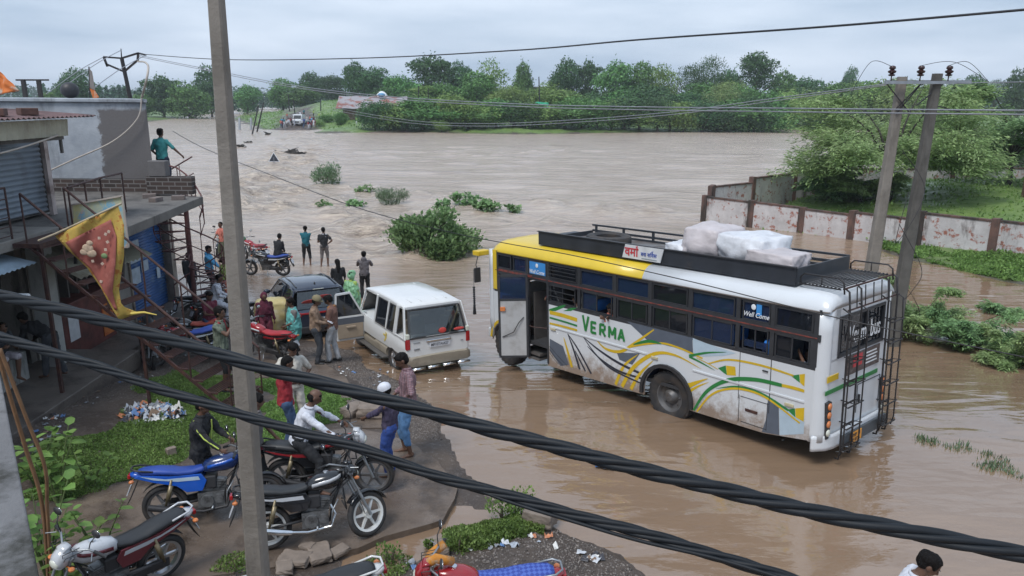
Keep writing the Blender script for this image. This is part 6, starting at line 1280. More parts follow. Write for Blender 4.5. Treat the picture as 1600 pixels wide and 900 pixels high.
p_ = MB().box((-.035, 0, .66), (.015, .5, .12)).build('number_plate', _MC['plate_white'], CV)
m = MB(); qpoly(m, [(2.98, -.76, .97), (2.98, .76, .97), (2.45, .6, 1.42), (2.45, -.6, 1.42)], .006); m.build('windscreen', glass, CV)
m = MB(); m.box((1.5, 0, .9), (2.4, 1.5, .04)); m.build('parcel_shelf', inter, CV)
for y in (.4, -.4): [MB().box((xx, y, 1.08), (.14, .5, .42), ry=-.2).build('seat', inter, CV, bev=.04) for xx in (1.1, 2.0)]
# far stranded white pickup among the crowd
p = GP(463, 197); FV = empty('white_pickup', p, R_(-88) + PI, 'white vehicle stopped at the far end of the flooded causeway', 'car'); b_ = shell([(-4.6, .85, .4, 1.0, 1.02), (-1.9, .88, .4, 1.1, 1.12), (-1.8, .88, .4, 1.1, 1.12), (-.9, .88, .4, 1.05, 1.1), (0, .80, .4, .95, 1.0), (.05, .7, .5, .8, .85)], paint_w, FV)
m = MB(); m.loft([[(x, -.8 * f, z0), (x, -.7 * f, z1), (x, .7 * f, z1), (x, .8 * f, z0)] for x, z0, z1, f in ((-3.6, 1.05, 1.9, 1), (-1.6, 1.05, 1.95, 1), (-1.2, 1.05, 1.6, 1), (-.85, 1.05, 1.12, 1))]); m.build('cab', paint_w, FV, smooth=20)
m = MB(); qpoly(m, [(-.86, -.66, 1.18), (-.86, .66, 1.18), (-1.3, .6, 1.78), (-1.3, -.6, 1.78)], .01); m.build('windscreen', inter, FV)
for s in (1, -1): m = MB(); m.sphere((.04, .6 * s, .85), (.05, .14, .1), 8); m.build('headlamp', clr_l, FV); wheel_at(FV, (-.8, .78 * s, .38), .36, .22, side=-s); wheel_at(FV, (-3.7, .78 * s, .38), .36, .22, side=-s)
m = MB(); m.box((.07, 0, .7), (.04, 1.0, .2)); m.build('grille', plast, FV); FV.scale = (1.25, 1.25, 1.25); FV.rotation_euler.z = R_(-88)
# ============================================================ motorcycles
seatm = mat('seat_vinyl', (.025, .027, .03), .5, var=.15); engm = mat('engine_alloy', (.20, .205, .21), .4, .6, var=.3, scale=20, dirt=(.05, .045, .04), dscale=9); blk_p = mat('bike_black', (.012, .013, .016), .18, coat=.6, var=.1)
def cs(x, w, z0, z1, k=.75, n=10):                      # rounded section at x
    zc, h = (z0 + z1) / 2, (z1 - z0) / 2; return [(x, w * math.copysign(abs(math.cos(t)) ** k, math.cos(t)), zc + h * math.copysign(abs(math.sin(t)) ** k, math.sin(t))) for t in [2 * PI * i / n for i in range(n)]]
def make_bike():
    r = empty('motorcycle', (0, 0, 0)); A = lambda m, n, mt, par=None, **k: m.build(n, mt, par or r, **k)
    for x in (0, 1.27):
        m = MB(); M = T(x, 0, .30) @ RX(PI / 2); wd = .045 if x else .052
        m.ring([(.225, -.02), (.25, -wd), (.285, -wd * .8), (.303, 0), (.285, wd * .8), (.25, wd), (.225, .02)], 36, M); tw = A(m, 'wheel', rubber, smooth=180)
        m = MB(); m.ring([(.20, -.03), (.232, -.04), (.236, 0), (.232, .04), (.20, .03)], 36, M)
        for i in range(6):
            m.X = M @ RZ(i * PI / 3); m.add([(.03, -.022, -.02), (.03, .022, -.02), (.21, .012, -.012), (.21, -.012, -.012), (.03, -.022, .02), (.03, .022, .02), (.21, .012, .012), (.21, -.012, .012)], [(0, 1, 2, 3), (4, 7, 6, 5), (0, 4, 5, 1), (1, 5, 6, 2), (2, 6, 7, 3), (3, 7, 4, 0)]); m.X = I4
        m.lathe([(.001, -.05), (.055, -.05), (.06, 0), (.055, .05), (.001, .05)], 16, M); A(m, 'rim', rim_s, tw, smooth=40)
    m = MB(); m.tube([(0, .07, .30), (.45, .07, .36)], .018, 6); m.tube([(0, -.07, .30), (.45, -.07, .36)], .018, 6); m.box((.24, .10, .335), (.5, .03, .09), ry=-.13)
    m.tube([(1.0, 0, .93), (.98, 0, .86), (.85, 0, .55), (.78, 0, .28), (.55, 0, .24)], .02, 6); m.tube([(.98, 0, .88), (.5, 0, .80), (.4, 0, .62), (.48, 0, .3)], .02, 6); m.tube([(.5, .06, .72), (-.15, .09, .76)], .015, 6); m.tube([(.5, -.06, .72), (-.15, -.09, .76)], .015, 6); A(m, 'frame', plast, smooth=180)
    m = MB()
    for s in (.12, -.12): m.tube([(.02, s, .32), (.12, s * .95, .70)], .016, 8); m.tube([(.05, s, .40), (.11, s * .95, .62)], .030, 10)
    A(m, 'rear_shock', mat('shock_gold', (.22, .18, .11), .4, .5), smooth=180)
    m = MB(); m.box((.60, 0, .36), (.34, .22, .20)); m.lathe([(.001, -.14), (.085, -.14), (.09, -.1), (.09, .1), (.085, .14), (.001, .14)], 18, T(.55, 0, .35) @ RX(PI / 2)); m.lathe([(.001, -.13), (.06, -.13), (.06, .13), (.001, .13)], 16, T(.70, 0, .37) @ RX(PI / 2))
    for i in range(7): m.box((.70 + i * .004, 0, .47 + i * .022), (.16, .15, .010), ry=.12)
    m.box((.72, 0, .53), (.11, .10, .18), ry=.12); m.box((.55, 0, .53), (.16, .12, .12)); A(m, 'engine', engm, smooth=30)
    m = MB(); m.tube([(.80, -.05, .52), (.86, -.08, .40), (.80, -.12, .25), (.50, -.14, .22), (.25, -.15, .26)], .02, 8); m.tube([(.30, -.15, .25), (.15, -.155, .28), (-.18, -.16, .36)], [.035, .045, .042], 12); A(m, 'exhaust', chrome, smooth=60)
    m = MB(); m.loft([cs(.50, .05, .72, .84), cs(.54, .09, .72, .885), (cs(.65, .118, .72, .93)), cs(.80, .13, .725, .955), cs(.90, .11, .75, .955), cs(.97, .06, .80, .93)]); tk = A(m, 'fuel_tank', blk_p, smooth=180)
    m = MB(); m.lathe([(.001, .02), (.03, .02), (.032, 0)], 14, T(.76, 0, .945)); A(m, 'fuel_cap', chrome, tk)
    m = MB()
    for s in (1, -1): m.sheet([[(x, s * y, z + dz) for x, y, z in ((.58, .108, .79), (.68, .124, .815), (.80, .135, .84), (.90, .118, .87), (.95, .085, .89))] for dz in (0, .05)], .004)
    A(m, 'tank_decal', white_t, tk, smooth=180)
    m = MB(); m.loft([cs(-.30, .06, .80, .85), cs(-.24, .11, .775, .865), cs(-.05, .125, .76, .865), cs(.12, .13, .74, .84), cs(.20, .13, .73, .815), cs(.38, .12, .725, .81), cs(.50, .09, .735, .83), cs(.56, .07, .76, .85)]); A(m, 'seat', seatm, smooth=180)
    m = MB()
    for s in (1, -1): m.prism([(.50, .50), (.56, .64), (.50, .74), (.10, .745), (-.28, .80), (-.34, .77), (-.10, .68), (.18, .60), (.30, .50)], .095 * s, .115 * s)
    A(m, 'side_panel', blk_p, bev=.006)
    m = MB()
    for s in (1, -1): m.prism([(.48, .66), (.46, .71), (.05, .715), (-.26, .785), (-.1, .72), (.2, .665)], .116 * s, .120 * s)
    A(m, 'side_decal', white_t)
    m = MB(); m.loft([cs(-.40, .05, .77, .82, n=8), cs(-.34, .08, .74, .83, n=8), cs(-.15, .09, .72, .80, n=8)]); m.build('tail_cowl', blk_p, r, smooth=180)
    m = MB(); m.box((-.41, 0, .775), (.04, .12, .06)); A(m, 'tail_lamp', red_l, bev=.01)
    m = MB(); m.tube([(-.10, .11, .83), (-.30, .12, .87), (-.38, .06, .88), (-.38, -.06, .88), (-.30, -.12, .87), (-.10, -.11, .83)], .013, 8); A(m, 'grab_rail', plast, smooth=180)
    m = MB(); m.sheet([[(.34 * math.cos(t) - .0, y, .30 + .36 * math.sin(t)) for y in (-.06, -.05, .05, .06)] for t in [R_(60 + k * 11) for k in range(8)]], .006); m.sheet([[(-.32, -.07, .70), (-.32, .07, .70)], [(-.40, -.07, .52), (-.40, .07, .52)], [(-.46, -.07, .40), (-.46, .07, .40)]], .006); A(m, 'rear_mudguard', plast, smooth=180)
    m = MB(); m.box((-.42, 0, .60), (.01, .17, .15), ry=.4); A(m, 'number_plate', _MC['plate_white'])
    ft, fb = Vector((1.02, 0, .92)), Vector((1.27, 0, .30)); m = MB()
    for s in (.085, -.085): m.tube([fb + Vector((0, s, 0)), fb.lerp(ft, .5) + Vector((0, s, 0))], .022, 8); m.tube([fb.lerp(ft, .45) + Vector((0, s, 0)), ft + Vector((0, s, 0))], .015, 8)
    m.box((1.03, 0, .90), (.05, .22, .03), ry=.4); A(m, 'front_fork', steel, smooth=60)
    m = MB(); m.sheet([[(1.27 + .335 * math.cos(t), y, .30 + .335 * math.sin(t) - (.02 if abs(y) > .06 else 0)) for y in (-.07, -.055, .055, .07)] for t in [R_(25 + k * 13) for k in range(10)]], .005); A(m, 'front_mudguard', blk_p, smooth=180)
    m = MB(); m.tube([(.86, .36, .98), (.92, .22, 1.03), (1.0, .09, 1.0), (1.0, -.09, 1.0), (.92, -.22, 1.03), (.86, -.36, .98)], .012, 8); hb = A(m, 'handlebar', steel, smooth=180)
    for s in (1, -1): m = MB(); m.tube([(.85, .40 * s, .975), (.90, .27 * s, 1.015)], .019, 8); A(m, 'grip', seatm, hb)
    for s in (1, -1): m = MB(); m.tube([(.93, .28 * s, 1.01), (1.0, .36 * s, 1.0)], .006, 5); A(m, 'brake_lever', steel, hb)
    for s in (1, -1):
        m = MB(); m.tube([(.92, .22 * s, 1.03), (.93, .26 * s, 1.15), (.90, .29 * s, 1.22)], .006, 5); m.sphere((.895, .30 * s, 1.26), (.018, .065, .045), 12); mm = A(m, 'mirror', plast, hb, smooth=180)
        m = MB(); m.sphere((.882, .30 * s, 1.26), (.008, .055, .038), 12); A(m, 'mirror_glass', chrome, mm, smooth=180)
    m = MB(); m.loft([cs(1.0, .07, .84, 1.02), cs(1.07, .095, .80, 1.04), cs(1.14, .085, .80, .98), cs(1.17, .06, .83, .93)]); m.loft([cs(1.00, .06, 1.02, 1.06, n=8), cs(1.08, .07, 1.0, 1.05, n=8), cs(1.10, .05, .98, 1.0, n=8)]); hc = A(m, 'headlamp_cowl', blk_p, smooth=180)
    m = MB(); m.sphere((1.16, 0, .88), (.03, .07, .055), 14); A(m, 'headlamp', clr_l, hc, smooth=180)
    for x, z in ((1.08, .84), (-.36, .74)):
        for s in (1, -1): m = MB(); m.tube([(x, .06 * s, z), (x, .13 * s, z)], .008, 5); m.sphere((x, .16 * s, z), (.035, .035, .025), 10); A(m, 'indicator', org_l)
    m = MB(); m.tube([(.55, .12, .24), (.50, .26, .02)], .012, 6); m.tube([(.62, .2, .27), (.62, -.2, .27)], .014, 6); m.tube([(.80, .16, .30), (.82, .17, .48), (.90, .1, .60)], .010, 6); m.tube([(.80, -.16, .30), (.82, -.17, .48), (.90, -.1, .60)], .010, 6); A(m, 'stand_and_pegs', steel, smooth=180)
    m = MB()
    for y0_, y1_ in ((.2, .05), (-.2, -.05), (.12, .07), (-.15, -.08)): m.tube([(.93, y0_, 1.02), (1.10, y0_ * .9, 1.0), (1.08, y1_, .85), (.92, y1_, .72), (.70, y1_, .5)], .005, 5)
    m.tube([(1.02, -.09, .9), (1.16, -.1, .6), (1.24, -.09, .34)], .005, 5); A(m, 'control_cables', seatm)
    m = MB(); m.prism([(-.04, .24), (.5, .28), (.5, .36), (-.04, .36)], .105, .125); A(m, 'chain_cover', plast, bev=.006)
    m = MB(); m.tube([(.95, .04, .55), (1.0, .17, .48), (.98, .22, .62), (.95, .2, .72), (.97, .05, .8)], .010, 6); m.tube([(.95, -.04, .55), (1.0, -.17, .48), (.98, -.22, .62), (.95, -.2, .72), (.97, -.05, .8)], .010, 6); A(m, 'leg_guard', plast, smooth=180)
    m = MB(); m.box((.60, 0, .60), (.16, .19, .18)); A(m, 'air_box', plast, bev=.02)
    return r
BK = [None]
def bike(loc, rz, cfg, label, lean=.12, group=None, steer=0):
    r = BK[0] if BK[0] is not None and not BK[0].get('category') else None
    if BK[0] is None: BK[0] = make_bike(); r = BK[0]
    elif r is None: r = copy_tree(BK[0])
    r.location = loc; r.rotation_euler = (-lean, 0, rz); tag(r, label, 'motorcycle', group)
    def go(o):
        for c in o.children:
            b_ = c.name.split('.')[0]
            if steer and (b_ in ('front_fork', 'front_mudguard', 'handlebar', 'headlamp_cowl') or (b_ in ('wheel', 'indicator') and c.parent == r and max(v.co.x for v in c.data.vertices) > .9)):
                ft_, ax_ = Vector((1.02, 0, .92)), (Vector((1.02, 0, .92)) - Vector((1.27, 0, .30))).normalized(); c.matrix_local = Matrix.Translation(ft_) @ Matrix.Rotation(steer, 4, ax_) @ Matrix.Translation(-ft_)
            elif c.parent == r: c.matrix_local = I4
            if b_ in cfg: setmat(c, cfg[b_])
            else:
                for sl_ in c.material_slots: sl_.link = 'DATA'
            go(c)
    go(r); return r
def bikep(rear, front, cfg, label, **k):
    a, b = GP(*rear), GP(*front); d = b - a; rz = math.atan2(d.y, d.x); z = min(max(a.z, b.z), 5); r = bike(Vector((a.x, a.y, (a.z + b.z) / 2)), rz, cfg, label, **k); r.rotation_euler.y = 0; return r
pm = lambda n, c, **k: mat(n, c, .2, coat=.6, var=.06, dirt=(c[0] * .5 + .04, c[1] * .5 + .035, c[2] * .5 + .03), dscale=6, dlo=.6, dhi=.8, **k)
bl_ = pm('bike_blue', (.015, .10, .50)); rd_ = pm('bike_red', (.30, .018, .025)); mr_ = pm('bike_maroon', (.13, .02, .03)); sv_ = pm('bike_silver', (.50, .52, .55)); wh_ = pm('bike_white', (.64, .65, .64)); gr_ = pm('bike_green', (.03, .25, .06)); bls = mat('seat_blue', (.02, .06, .30), .5)
G2 = 'parked motorcycles'
slabz = lambda p, h=.092: Vector((p.x, p.y, max(p.z, h)))
def bk2(rear, front, h, *a, **k):
    p, q = P(rear[0], rear[1], h), P(front[0], front[1], h); d = q - p; return bike(Vector((p.x, p.y, p.z)), math.atan2(d.y, d.x), *a, **k)
b1 = bk2((262, 823), (396, 807), .092, dict(fuel_tank=mat('bike_navy', (.012, .03, .11), .2, coat=.6), side_panel=bl_, seat=bls, tail_cowl=bl_, headlamp_cowl=bl_, rim=rim_d, tank_decal=bl_, side_decal=pale, exhaust=plast), 'blue motorcycle with blue seat, standing behind the near concrete pole', group=G2, steer=.3)
b2 = bk2((421, 858), (558, 838), .092, dict(rim=wh_, tank_decal=sv_, side_decal=sv_), 'black motorcycle with silver tank stripes and white alloy wheels', group=G2, steer=.55)
b3 = bk2((450, 774), (584, 770), .092, dict(tank_decal=rd_, side_decal=rd_, rim=rim_d, headlamp_cowl=sv_, tail_cowl=mr_, exhaust=plast), 'black motorcycle with red trim under the man in the white shirt', group=G2, lean=.0)
b4 = bk2((254, 903), (150, 955), .092, dict(fuel_tank=sv_, side_panel=mr_, side_decal=sv_, tank_decal=mr_, headlamp_cowl=sv_, tail_cowl=sv_, grab_rail=sv_, rim=rim_s, front_mudguard=sv_), 'silver and maroon motorcycle at the lower left beside the leafy plant', group=G2, steer=.25)
def bk3(tail, bar, g, *a, **k):                           # placed by its tail (z .88) and handlebar (z 1.0)
    p, q = P(tail[0], tail[1], g + .88), P(bar[0], bar[1], g + 1.0); d = (q - p); d.z = 0; d.normalize(); o = p + d * .36; return bike(Vector((o.x, o.y, g)), math.atan2(d.y, d.x), *a, **k)
b5 = bk3((590, 868), (408, 893), .02, dict(fuel_tank=wh_, tail_cowl=wh_, grab_rail=wh_, side_panel=wh_, headlamp_cowl=wh_, side_decal=blk_p, tank_decal=blk_p), 'white motorcycle with black seat cut off by the bottom edge', group=G2)
chk, n, b = nodes('blue_checked_cover'); t = n.nodes.new('ShaderNodeTexChecker'); t.inputs['Scale'].default_value = 26; t.inputs['Color1'].default_value = (.03, .06, .30, 1); t.inputs['Color2'].default_value = (.07, .13, .45, 1); tt = n.nodes.new('ShaderNodeTexCoord'); mpp = n.nodes.new('ShaderNodeMapping'); mpp.inputs['Rotation'].default_value = (0, 0, .78); n.links.new(tt.outputs['Object'], mpp.inputs[0]); n.links.new(mpp.outputs[0], t.inputs[0]); n.links.new(t.outputs[0], b.inputs['Base Color']); b.inputs['Roughness'].default_value = .75
b6 = bk3((872, 874), (708, 868), .12, dict(fuel_tank=rd_, tail_cowl=rd_, side_panel=rd_, headlamp_cowl=rd_, seat=chk, grab_rail=steel), 'red motorcycle with blue checked seat cover on the mud mound', group=G2)
m = MB(); m.tube([(.78, .1, 1.0), (.95, .18, 1.1), (1.05, .1, .98), (1.0, -.12, .95), (.85, -.15, 1.05)], .05, 8); o = m.build('orange_cloth', mat('cloth_orange', (.55, .22, .03), .8, var=.3, dirt=(.4, .38, .3), dscale=9), smooth=180); o.matrix_world = Matrix.Translation(b6.location) @ RZ(b6.rotation_euler.z); tag(o, 'orange and white cloth tied round the handlebar of the red motorcycle', 'cloth')
b7 = bikep((443, 431), (393, 430), dict(seat=bls, exhaust=plast, rim=rim_d), 'black motorcycle with blue seat standing in the shallow water', group=G2)
b8 = bikep((412, 413), (378, 406), dict(fuel_tank=rd_, seat=mat('seat_red', (.28, .04, .05), .6), headlamp_cowl=gr_, side_panel=rd_, rim=rim_d), 'red and green motorcycle behind the one with the blue seat', group=G2)
b9 = bikep((352, 394), (337, 406), dict(rim=rim_d), 'black motorcycle facing the camera beyond the spiral stair', group=G2)
b10 = bikep((447, 566), (372, 556), dict(fuel_tank=rd_, seat=mat('seat_cover_red', (.36, .03, .04), .6), side_panel=blk_p, side_decal=rd_, tail_cowl=rd_, rim=rim_d), 'red motorcycle with red seat cover beside the turquoise shawl', group=G2)
b11 = bikep((338, 548), (268, 552), dict(seat=mat('cover_coral', (.50, .10, .07), .7), fuel_tank=blk_p, rim=rim_d), 'motorcycle with coral red seat cover behind the metal stairs', group=G2)
b12 = bikep((332, 562), (258, 570), dict(seat=mat('cover_blue', (.05, .10, .42), .7), fuel_tank=rd_, headlamp_cowl=rd_, rim=rim_d), 'motorcycle with blue seat cover just behind the metal stairs', group=G2)
b13 = bikep((232, 560), (243, 588), dict(rim=rim_d, tank_decal=blk_p, side_decal=blk_p, exhaust=plast), 'dark motorcycle parked nose out by the shop veranda', group=G2)
b14 = bikep((326, 516), (384, 508), dict(rim=rim_d, tank_decal=blk_p), 'black motorcycle under the sitting man in white near the stairs', group=G2, lean=0)
b15 = bikep((300, 505), (350, 498), dict(rim=rim_d, headlamp_cowl=wh_), 'black motorcycle with white headlamp cowl farther from the stairs', group=G2)
# ============================================================ people
skinm = mat('skin', (.12, .062, .040), .55, var=.08, scale=10); skind = mat('skin_dark', (.11, .055, .036), .55, var=.08, scale=10); hairm = mat('hair_black', (.008, .007, .007), .8, var=.3, scale=40, spec=.15, bump=.006, bscale=90); eyem = mat('eye_dark', (.03, .02, .018), .4)
def remesh(m, vox, mt, name, par, smooth=2, wr=0, seed=0, extra=None):
    me = m.mesh(name); o = bpy.data.objects.new(name, me); COL.objects.link(o); fix(me)
    md = o.modifiers.new('r', 'REMESH'); md.mode = 'VOXEL'; md.voxel_size = vox; md.use_smooth_shade = True
    if smooth: s = o.modifiers.new('s', 'SMOOTH'); s.factor = .5; s.iterations = smooth
    dg = bpy.context.evaluated_depsgraph_get(); n = bpy.data.meshes.new_from_object(o.evaluated_get(dg)); n.name = name; o.modifiers.clear(); o.data = n; bpy.data.meshes.remove(me)
    if wr:
        k = len(n.vertices); co = np.empty(k * 3, np.float32); n.vertices.foreach_get('co', co); co = co.reshape(-1, 3); no = np.empty(k * 3, np.float32); n.vertices.foreach_get('normal', no); no = no.reshape(-1, 3)
        d = fnoise(co[:, 0] * 1 + co[:, 1] * .8 + 5, co[:, 2] * .55 + co[:, 1] * .4, .085, 3, seed) + .8 * fnoise(co[:, 1] - co[:, 0], co[:, 2] * .6, .05, 2, seed + 2); co += no * (d * wr)[:, None]; n.vertices.foreach_set('co', co.ravel()); n.update()
    n.materials.clear(); n.materials.append(mt); n.polygons.foreach_set('use_smooth', [True] * len(n.polygons)); o.parent = par; return o
def cap(m, a, b, ra, rb, seg=12):
    a, b = Vector(a), Vector(b); d = b - a; L_ = d.length
    if L_ < 1e-5: m.sphere(a, ra, seg); return
    d.normalize(); u = d.orthogonal().normalized(); v = d.cross(u); rings = []
    for t in (-90, -60, -30, 0): rings.append((a + d * ra * math.sin(R_(t)), ra * max(.02, math.cos(R_(t)))))
    for t in (0, 30, 60, 90): rings.append((b + d * rb * math.sin(R_(t)), rb * max(.02, math.cos(R_(t)))))
    m.loft([[c + (u * math.cos(2 * PI * k / seg) + v * math.sin(2 * PI * k / seg)) * r for k in range(seg)] for c, r in rings])
def ik(a, t, l1, l2, pole):
    a, t, pole = Vector(a), Vector(t), Vector(pole); d = t - a; L_ = min(d.length, (l1 + l2) * .998); d.normalize(); t = a + d * L_
    x = (l1 * l1 - l2 * l2 + L_ * L_) / (2 * L_); h = math.sqrt(max(0, l1 * l1 - x * x)); p = pole - d * pole.dot(d); p.normalize(); return a + d * x + p * h, t
def eloft(m, secs, side, n=14):                          # secs: (centre, half width, half depth, forward vector)
    rings = []
    for c, w, dp, f in secs: rings.append([Vector(c) + side * (w * math.cos(2 * PI * k / n)) + Vector(f) * (dp * math.sin(2 * PI * k / n)) for k in range(n)])
    m.loft(rings)
def person(label, loc, rz, H=1.68, shirt=None, sleeve=.45, pants=None, plen=1.0, pel=None, lean=0, side=0, head=(0, 0), hands=None, feet=None, apole=None, kpole=None, vox=.014, skin=None, hair='short', shoes=None, belt=None, group=None, extras=(), hem=.0, name='person', fingers=True, parent=None, swr=.024, loose=1.0):
    skin = skin or skinm; s = H / 1.72; root = empty(name, loc, rz, label, 'person', group)
    K = lambda v: Vector(v) * s
    pel = Vector(pel or (0, 0, .93)); up = Vector((math.sin(lean), math.sin(side), math.cos(lean))).normalized(); fw = Vector((math.cos(lean), 0, -math.sin(lean))); sd = Vector((0, 1, 0))
    ch = pel + up * .33; nk = pel + up * .50 + fw * .01; hd_up = (up + Vector((math.sin(lean + head[0]), 0, math.cos(lean + head[0]))) * 1.0).normalized()
    hp = head[0] + lean * .6; hup = Vector((math.sin(hp), 0, math.cos(hp))); hf = Vector((math.cos(hp), 0, -math.sin(hp))); Rz = Matrix.Rotation(head[1], 3, 'Z'); hf = Rz @ hf; hup = Rz @ hup; hs = hup.cross(hf); hc = nk + up * .05 + hup * .125 + hf * .02
    shL, shR = ch + up * .115 + sd * .175, ch + up * .115 - sd * .175; hpL, hpR = pel + sd * .085 - up * .02, pel - sd * .085 - up * .02
    hands = hands or {}; feet = feet or {}; apole = apole or {}; kpole = kpole or {}
    hL = Vector(hands.get('L', (.06, .25, .86))); hR = Vector(hands.get('R', (.06, -.25, .86))); fL = Vector(feet.get('L', (.0, .10, .085))); fR = Vector(feet.get('R', (.03, -.10, .085)))
    eL, hL = ik(shL, hL, .275, .245, apole.get('L', (-.8, .5, -.3))); eR, hR = ik(shR, hR, .275, .245, apole.get('R', (-.8, -.5, -.3)))
    kL, fL = ik(hpL, fL, .425, .42, kpole.get('L', (1, .1, 0))); kR, fR = ik(hpR, fR, .425, .42, kpole.get('R', (1, -.1, 0)))
    S = lambda M_: [setattr(M_, 'v', [tuple(Vector(p) * s) for p in M_.v])]
    m = MB()
    eloft(m, [(pel - up * .07, .10, .08, fw), (pel, .145, .105, fw), (pel + up * .12, .125, .09, fw), (ch, .145, .10, fw), (ch + up * .10, .15, .085, fw), (nk - up * .02, .07, .06, fw), (nk + up * .04, .05, .052, fw)], sd)
    cap(m, nk - up * .02, hc - hup * .06, .053, .05)
    for a, e, h in ((shL, eL, hL), (shR, eR, hR)): cap(m, a, e, .047, .037); cap(m, e, h, .037, .025)
    for a, k, f in ((hpL, kL, fL), (hpR, kR, fR)):
        cap(m, a, k, .080, .052); q = k.lerp(f, .32) - Vector((0, 0, 0)); cap(m, k, q, .050, .054); cap(m, q, f, .053, .034)
    M3 = Matrix((hf, hs, hup)).transposed().to_4x4()
    m.sphere(hc + hup * .02, (.096, .076, .10), 16, M3); m.sphere(hc - hup * .045 + hf * .025, (.068, .058, .065), 14, M3); cap(m, hc + hf * .088 + hup * .0, hc + hf * .105 - hup * .03, .012, .017, 8)
    for q in (1, -1): m.sphere(hc + hs * .078 * q - hup * .005 - hf * .005, (.02, .012, .03), 8, M3)
    m.sphere(hc + hf * .082 - hup * .062, (.014, .026, .010), 8, M3)
    for e, h, sg in ((eL, hL, 1), (eR, hR, -1)):
        d = (h - e).normalized(); key = 'L' if sg > 0 else 'R'; pn = (Vector(hands.get('n' + key, (0, -sg, 0)))); pn = (pn - d * pn.dot(d)).normalized(); w = d.cross(pn)
        pc = h + d * .045; m.sphere(pc, (.05, .036, .018), 10, Matrix((d, w, pn)).transposed().to_4x4())
        if fingers:
            for j in range(4):
                b0 = h + d * .075 + w * (.027 - .018 * j); l = (.062, .072, .067, .052)[j]; mid = b0 + (d * .8 + pn * .35).normalized() * l * .5; cap(m, b0, mid, .0095, .009, 6); cap(m, mid, mid + (d * .45 + pn * .75).normalized() * l * .5, .009, .0075, 6)
            th = -1 if True else 1; cap(m, h + d * .03 + w * .030, h + d * .065 + w * .052 + pn * .02, .012, .010, 6); cap(m, h + d * .065 + w * .052 + pn * .02, h + d * .09 + w * .045 + pn * .035, .010, .008, 6)
    ft = []
    for k, f, key in ((kL, fL, 'L'), (kR, fR, 'R')):
        shin = (f - k).normalized(); fd = Vector(feet.get('d' + key, (1, .15 if key == 'L' else -.15, 0))); fd.normalize(); drop = .055; cap(m, f - Vector((0, 0, .02)) - fd * .02, f - Vector((0, 0, drop)) + fd * .12, .038, .026); cap(m, f - Vector((0, 0, drop - .005)) + fd * .10, f - Vector((0, 0, drop + .003)) + fd * .16, .030, .020); ft.append((f, fd))
    S(m); body = remesh(m, vox * s, skin, 'body', root, 1)
    me = body.data; b = MB(); mi = len(me.polygons)
    bm = bmesh.new(); bm.from_mesh(me)
    for q in (1, -1):
        for c, rr in ((hc + hf * .088 + hs * .030 * q + hup * .005, (.008, .013, .007)), (hc + hf * .090 + hs * .030 * q + hup * .027, (.008, .020, .004))):
            r_ = bmesh.ops.create_icosphere(bm, subdivisions=1, radius=1, matrix=Matrix.Translation(c * s) @ M3 @ SC(*(x * s for x in rr)))
            for v in r_['verts']:
                for f in v.link_faces: f.material_index = 1
    bm.to_mesh(me); bm.free(); me.materials.append(eyem)
    if hair:
        m = MB(); m.sphere(hc + hup * .040 - hf * .018, (.103, .088, .090), 16, M3); m.sphere(hc + hup * .0 - hf * .042, (.070, .083, .085), 14, M3); m.sphere(hc + hup * .078 + hf * .030, (.062, .066, .036), 12, M3)
        if hair == 'long': cap(m, hc - hf * .06, nk - up * .12 - fw * .10, .075, .06)
        if hair == 'bun': m.sphere(hc - hf * .12 - hup * .02, .05, 10)
        if hair == 'bald': m = MB(); m.sphere(hc - hup * .01 - hf * .03, (.080, .088, .07), 14, M3); m.sphere(hc + hup * .05 + hf * .045, (.05, .06, .04), 12, M3)
        S(m); remesh(m, vox * s, hairm, 'hair', root, 1, .02, seed=int(H * 100))
    tors = lambda g, hem_: [(pel - up * (.06 + hem_), .158 * g, .125 * g, fw), (pel + up * .02, .155 * g, .12 * g, fw), (pel + up * .14, .145 * g, .112 * g, fw), (ch, .168 * g, .122 * g, fw), (ch + up * .09, .178 * g, .105 * g, fw), (ch + up * .14, .14 * g, .085 * g, fw), (nk + up * .0, .075 * g, .07 * g, fw)]
    if pants:
        m = MB(); eloft(m, [(pel - up * .10, .135, .10, fw), (pel, .158, .122, fw), (pel + up * .075, .145, .112, fw)], sd)
        for a, k, f in ((hpL, kL, fL), (hpR, kR, fR)):
            wd = .013 * loose; cap(m, a, k, .088 + wd * .6, .060 + wd)
            if plen > .55: cap(m, k, k.lerp(f, min(.97, (plen - .5) * 2)), .060 + wd, .045 + wd * 1.3)
        S(m); remesh(m, vox * s, pants, 'trousers' if plen > .7 else 'shorts', root, 1, .018, seed=3)
    if shirt:
        m = MB(); eloft(m, tors(1.05 * (1 + .03 * loose), hem), sd)
        for a, e, h in ((shL, eL, hL), (shR, eR, hR)):
            t = min(1, sleeve * 2); cap(m, a, a.lerp(e, t), .064, .058 - .008 * t)
            if sleeve > .5: cap(m, e, e.lerp(h, (sleeve - .5) * 2 * .96), .050, .038)
        S(m); so__ = remesh(m, vox * s, shirt, 'shirt', root, 1, swr, seed=int(rz * 10) % 17)
        m = MB(); m.ring([(.056, 0), (.072, -.012), (.076, .0), (.062, .028)], 14, Matrix.Translation(nk + up * .012) @ Matrix((fw, sd, up)).transposed().to_4x4()); S(m); m.build('collar', shirt, so__, smooth=180)
    if belt:
        m = MB(); n_ = 16; B3 = Matrix((fw, sd, up)).transposed().to_4x4(); m.ring([(1.0, -.02), (1.03, -.02), (1.03, .02), (1.0, .02)], 20, Matrix.Translation(pel + up * .055) @ B3 @ SC(.132, .17, 1)); S(m); m.build('belt', belt, root, smooth=60)
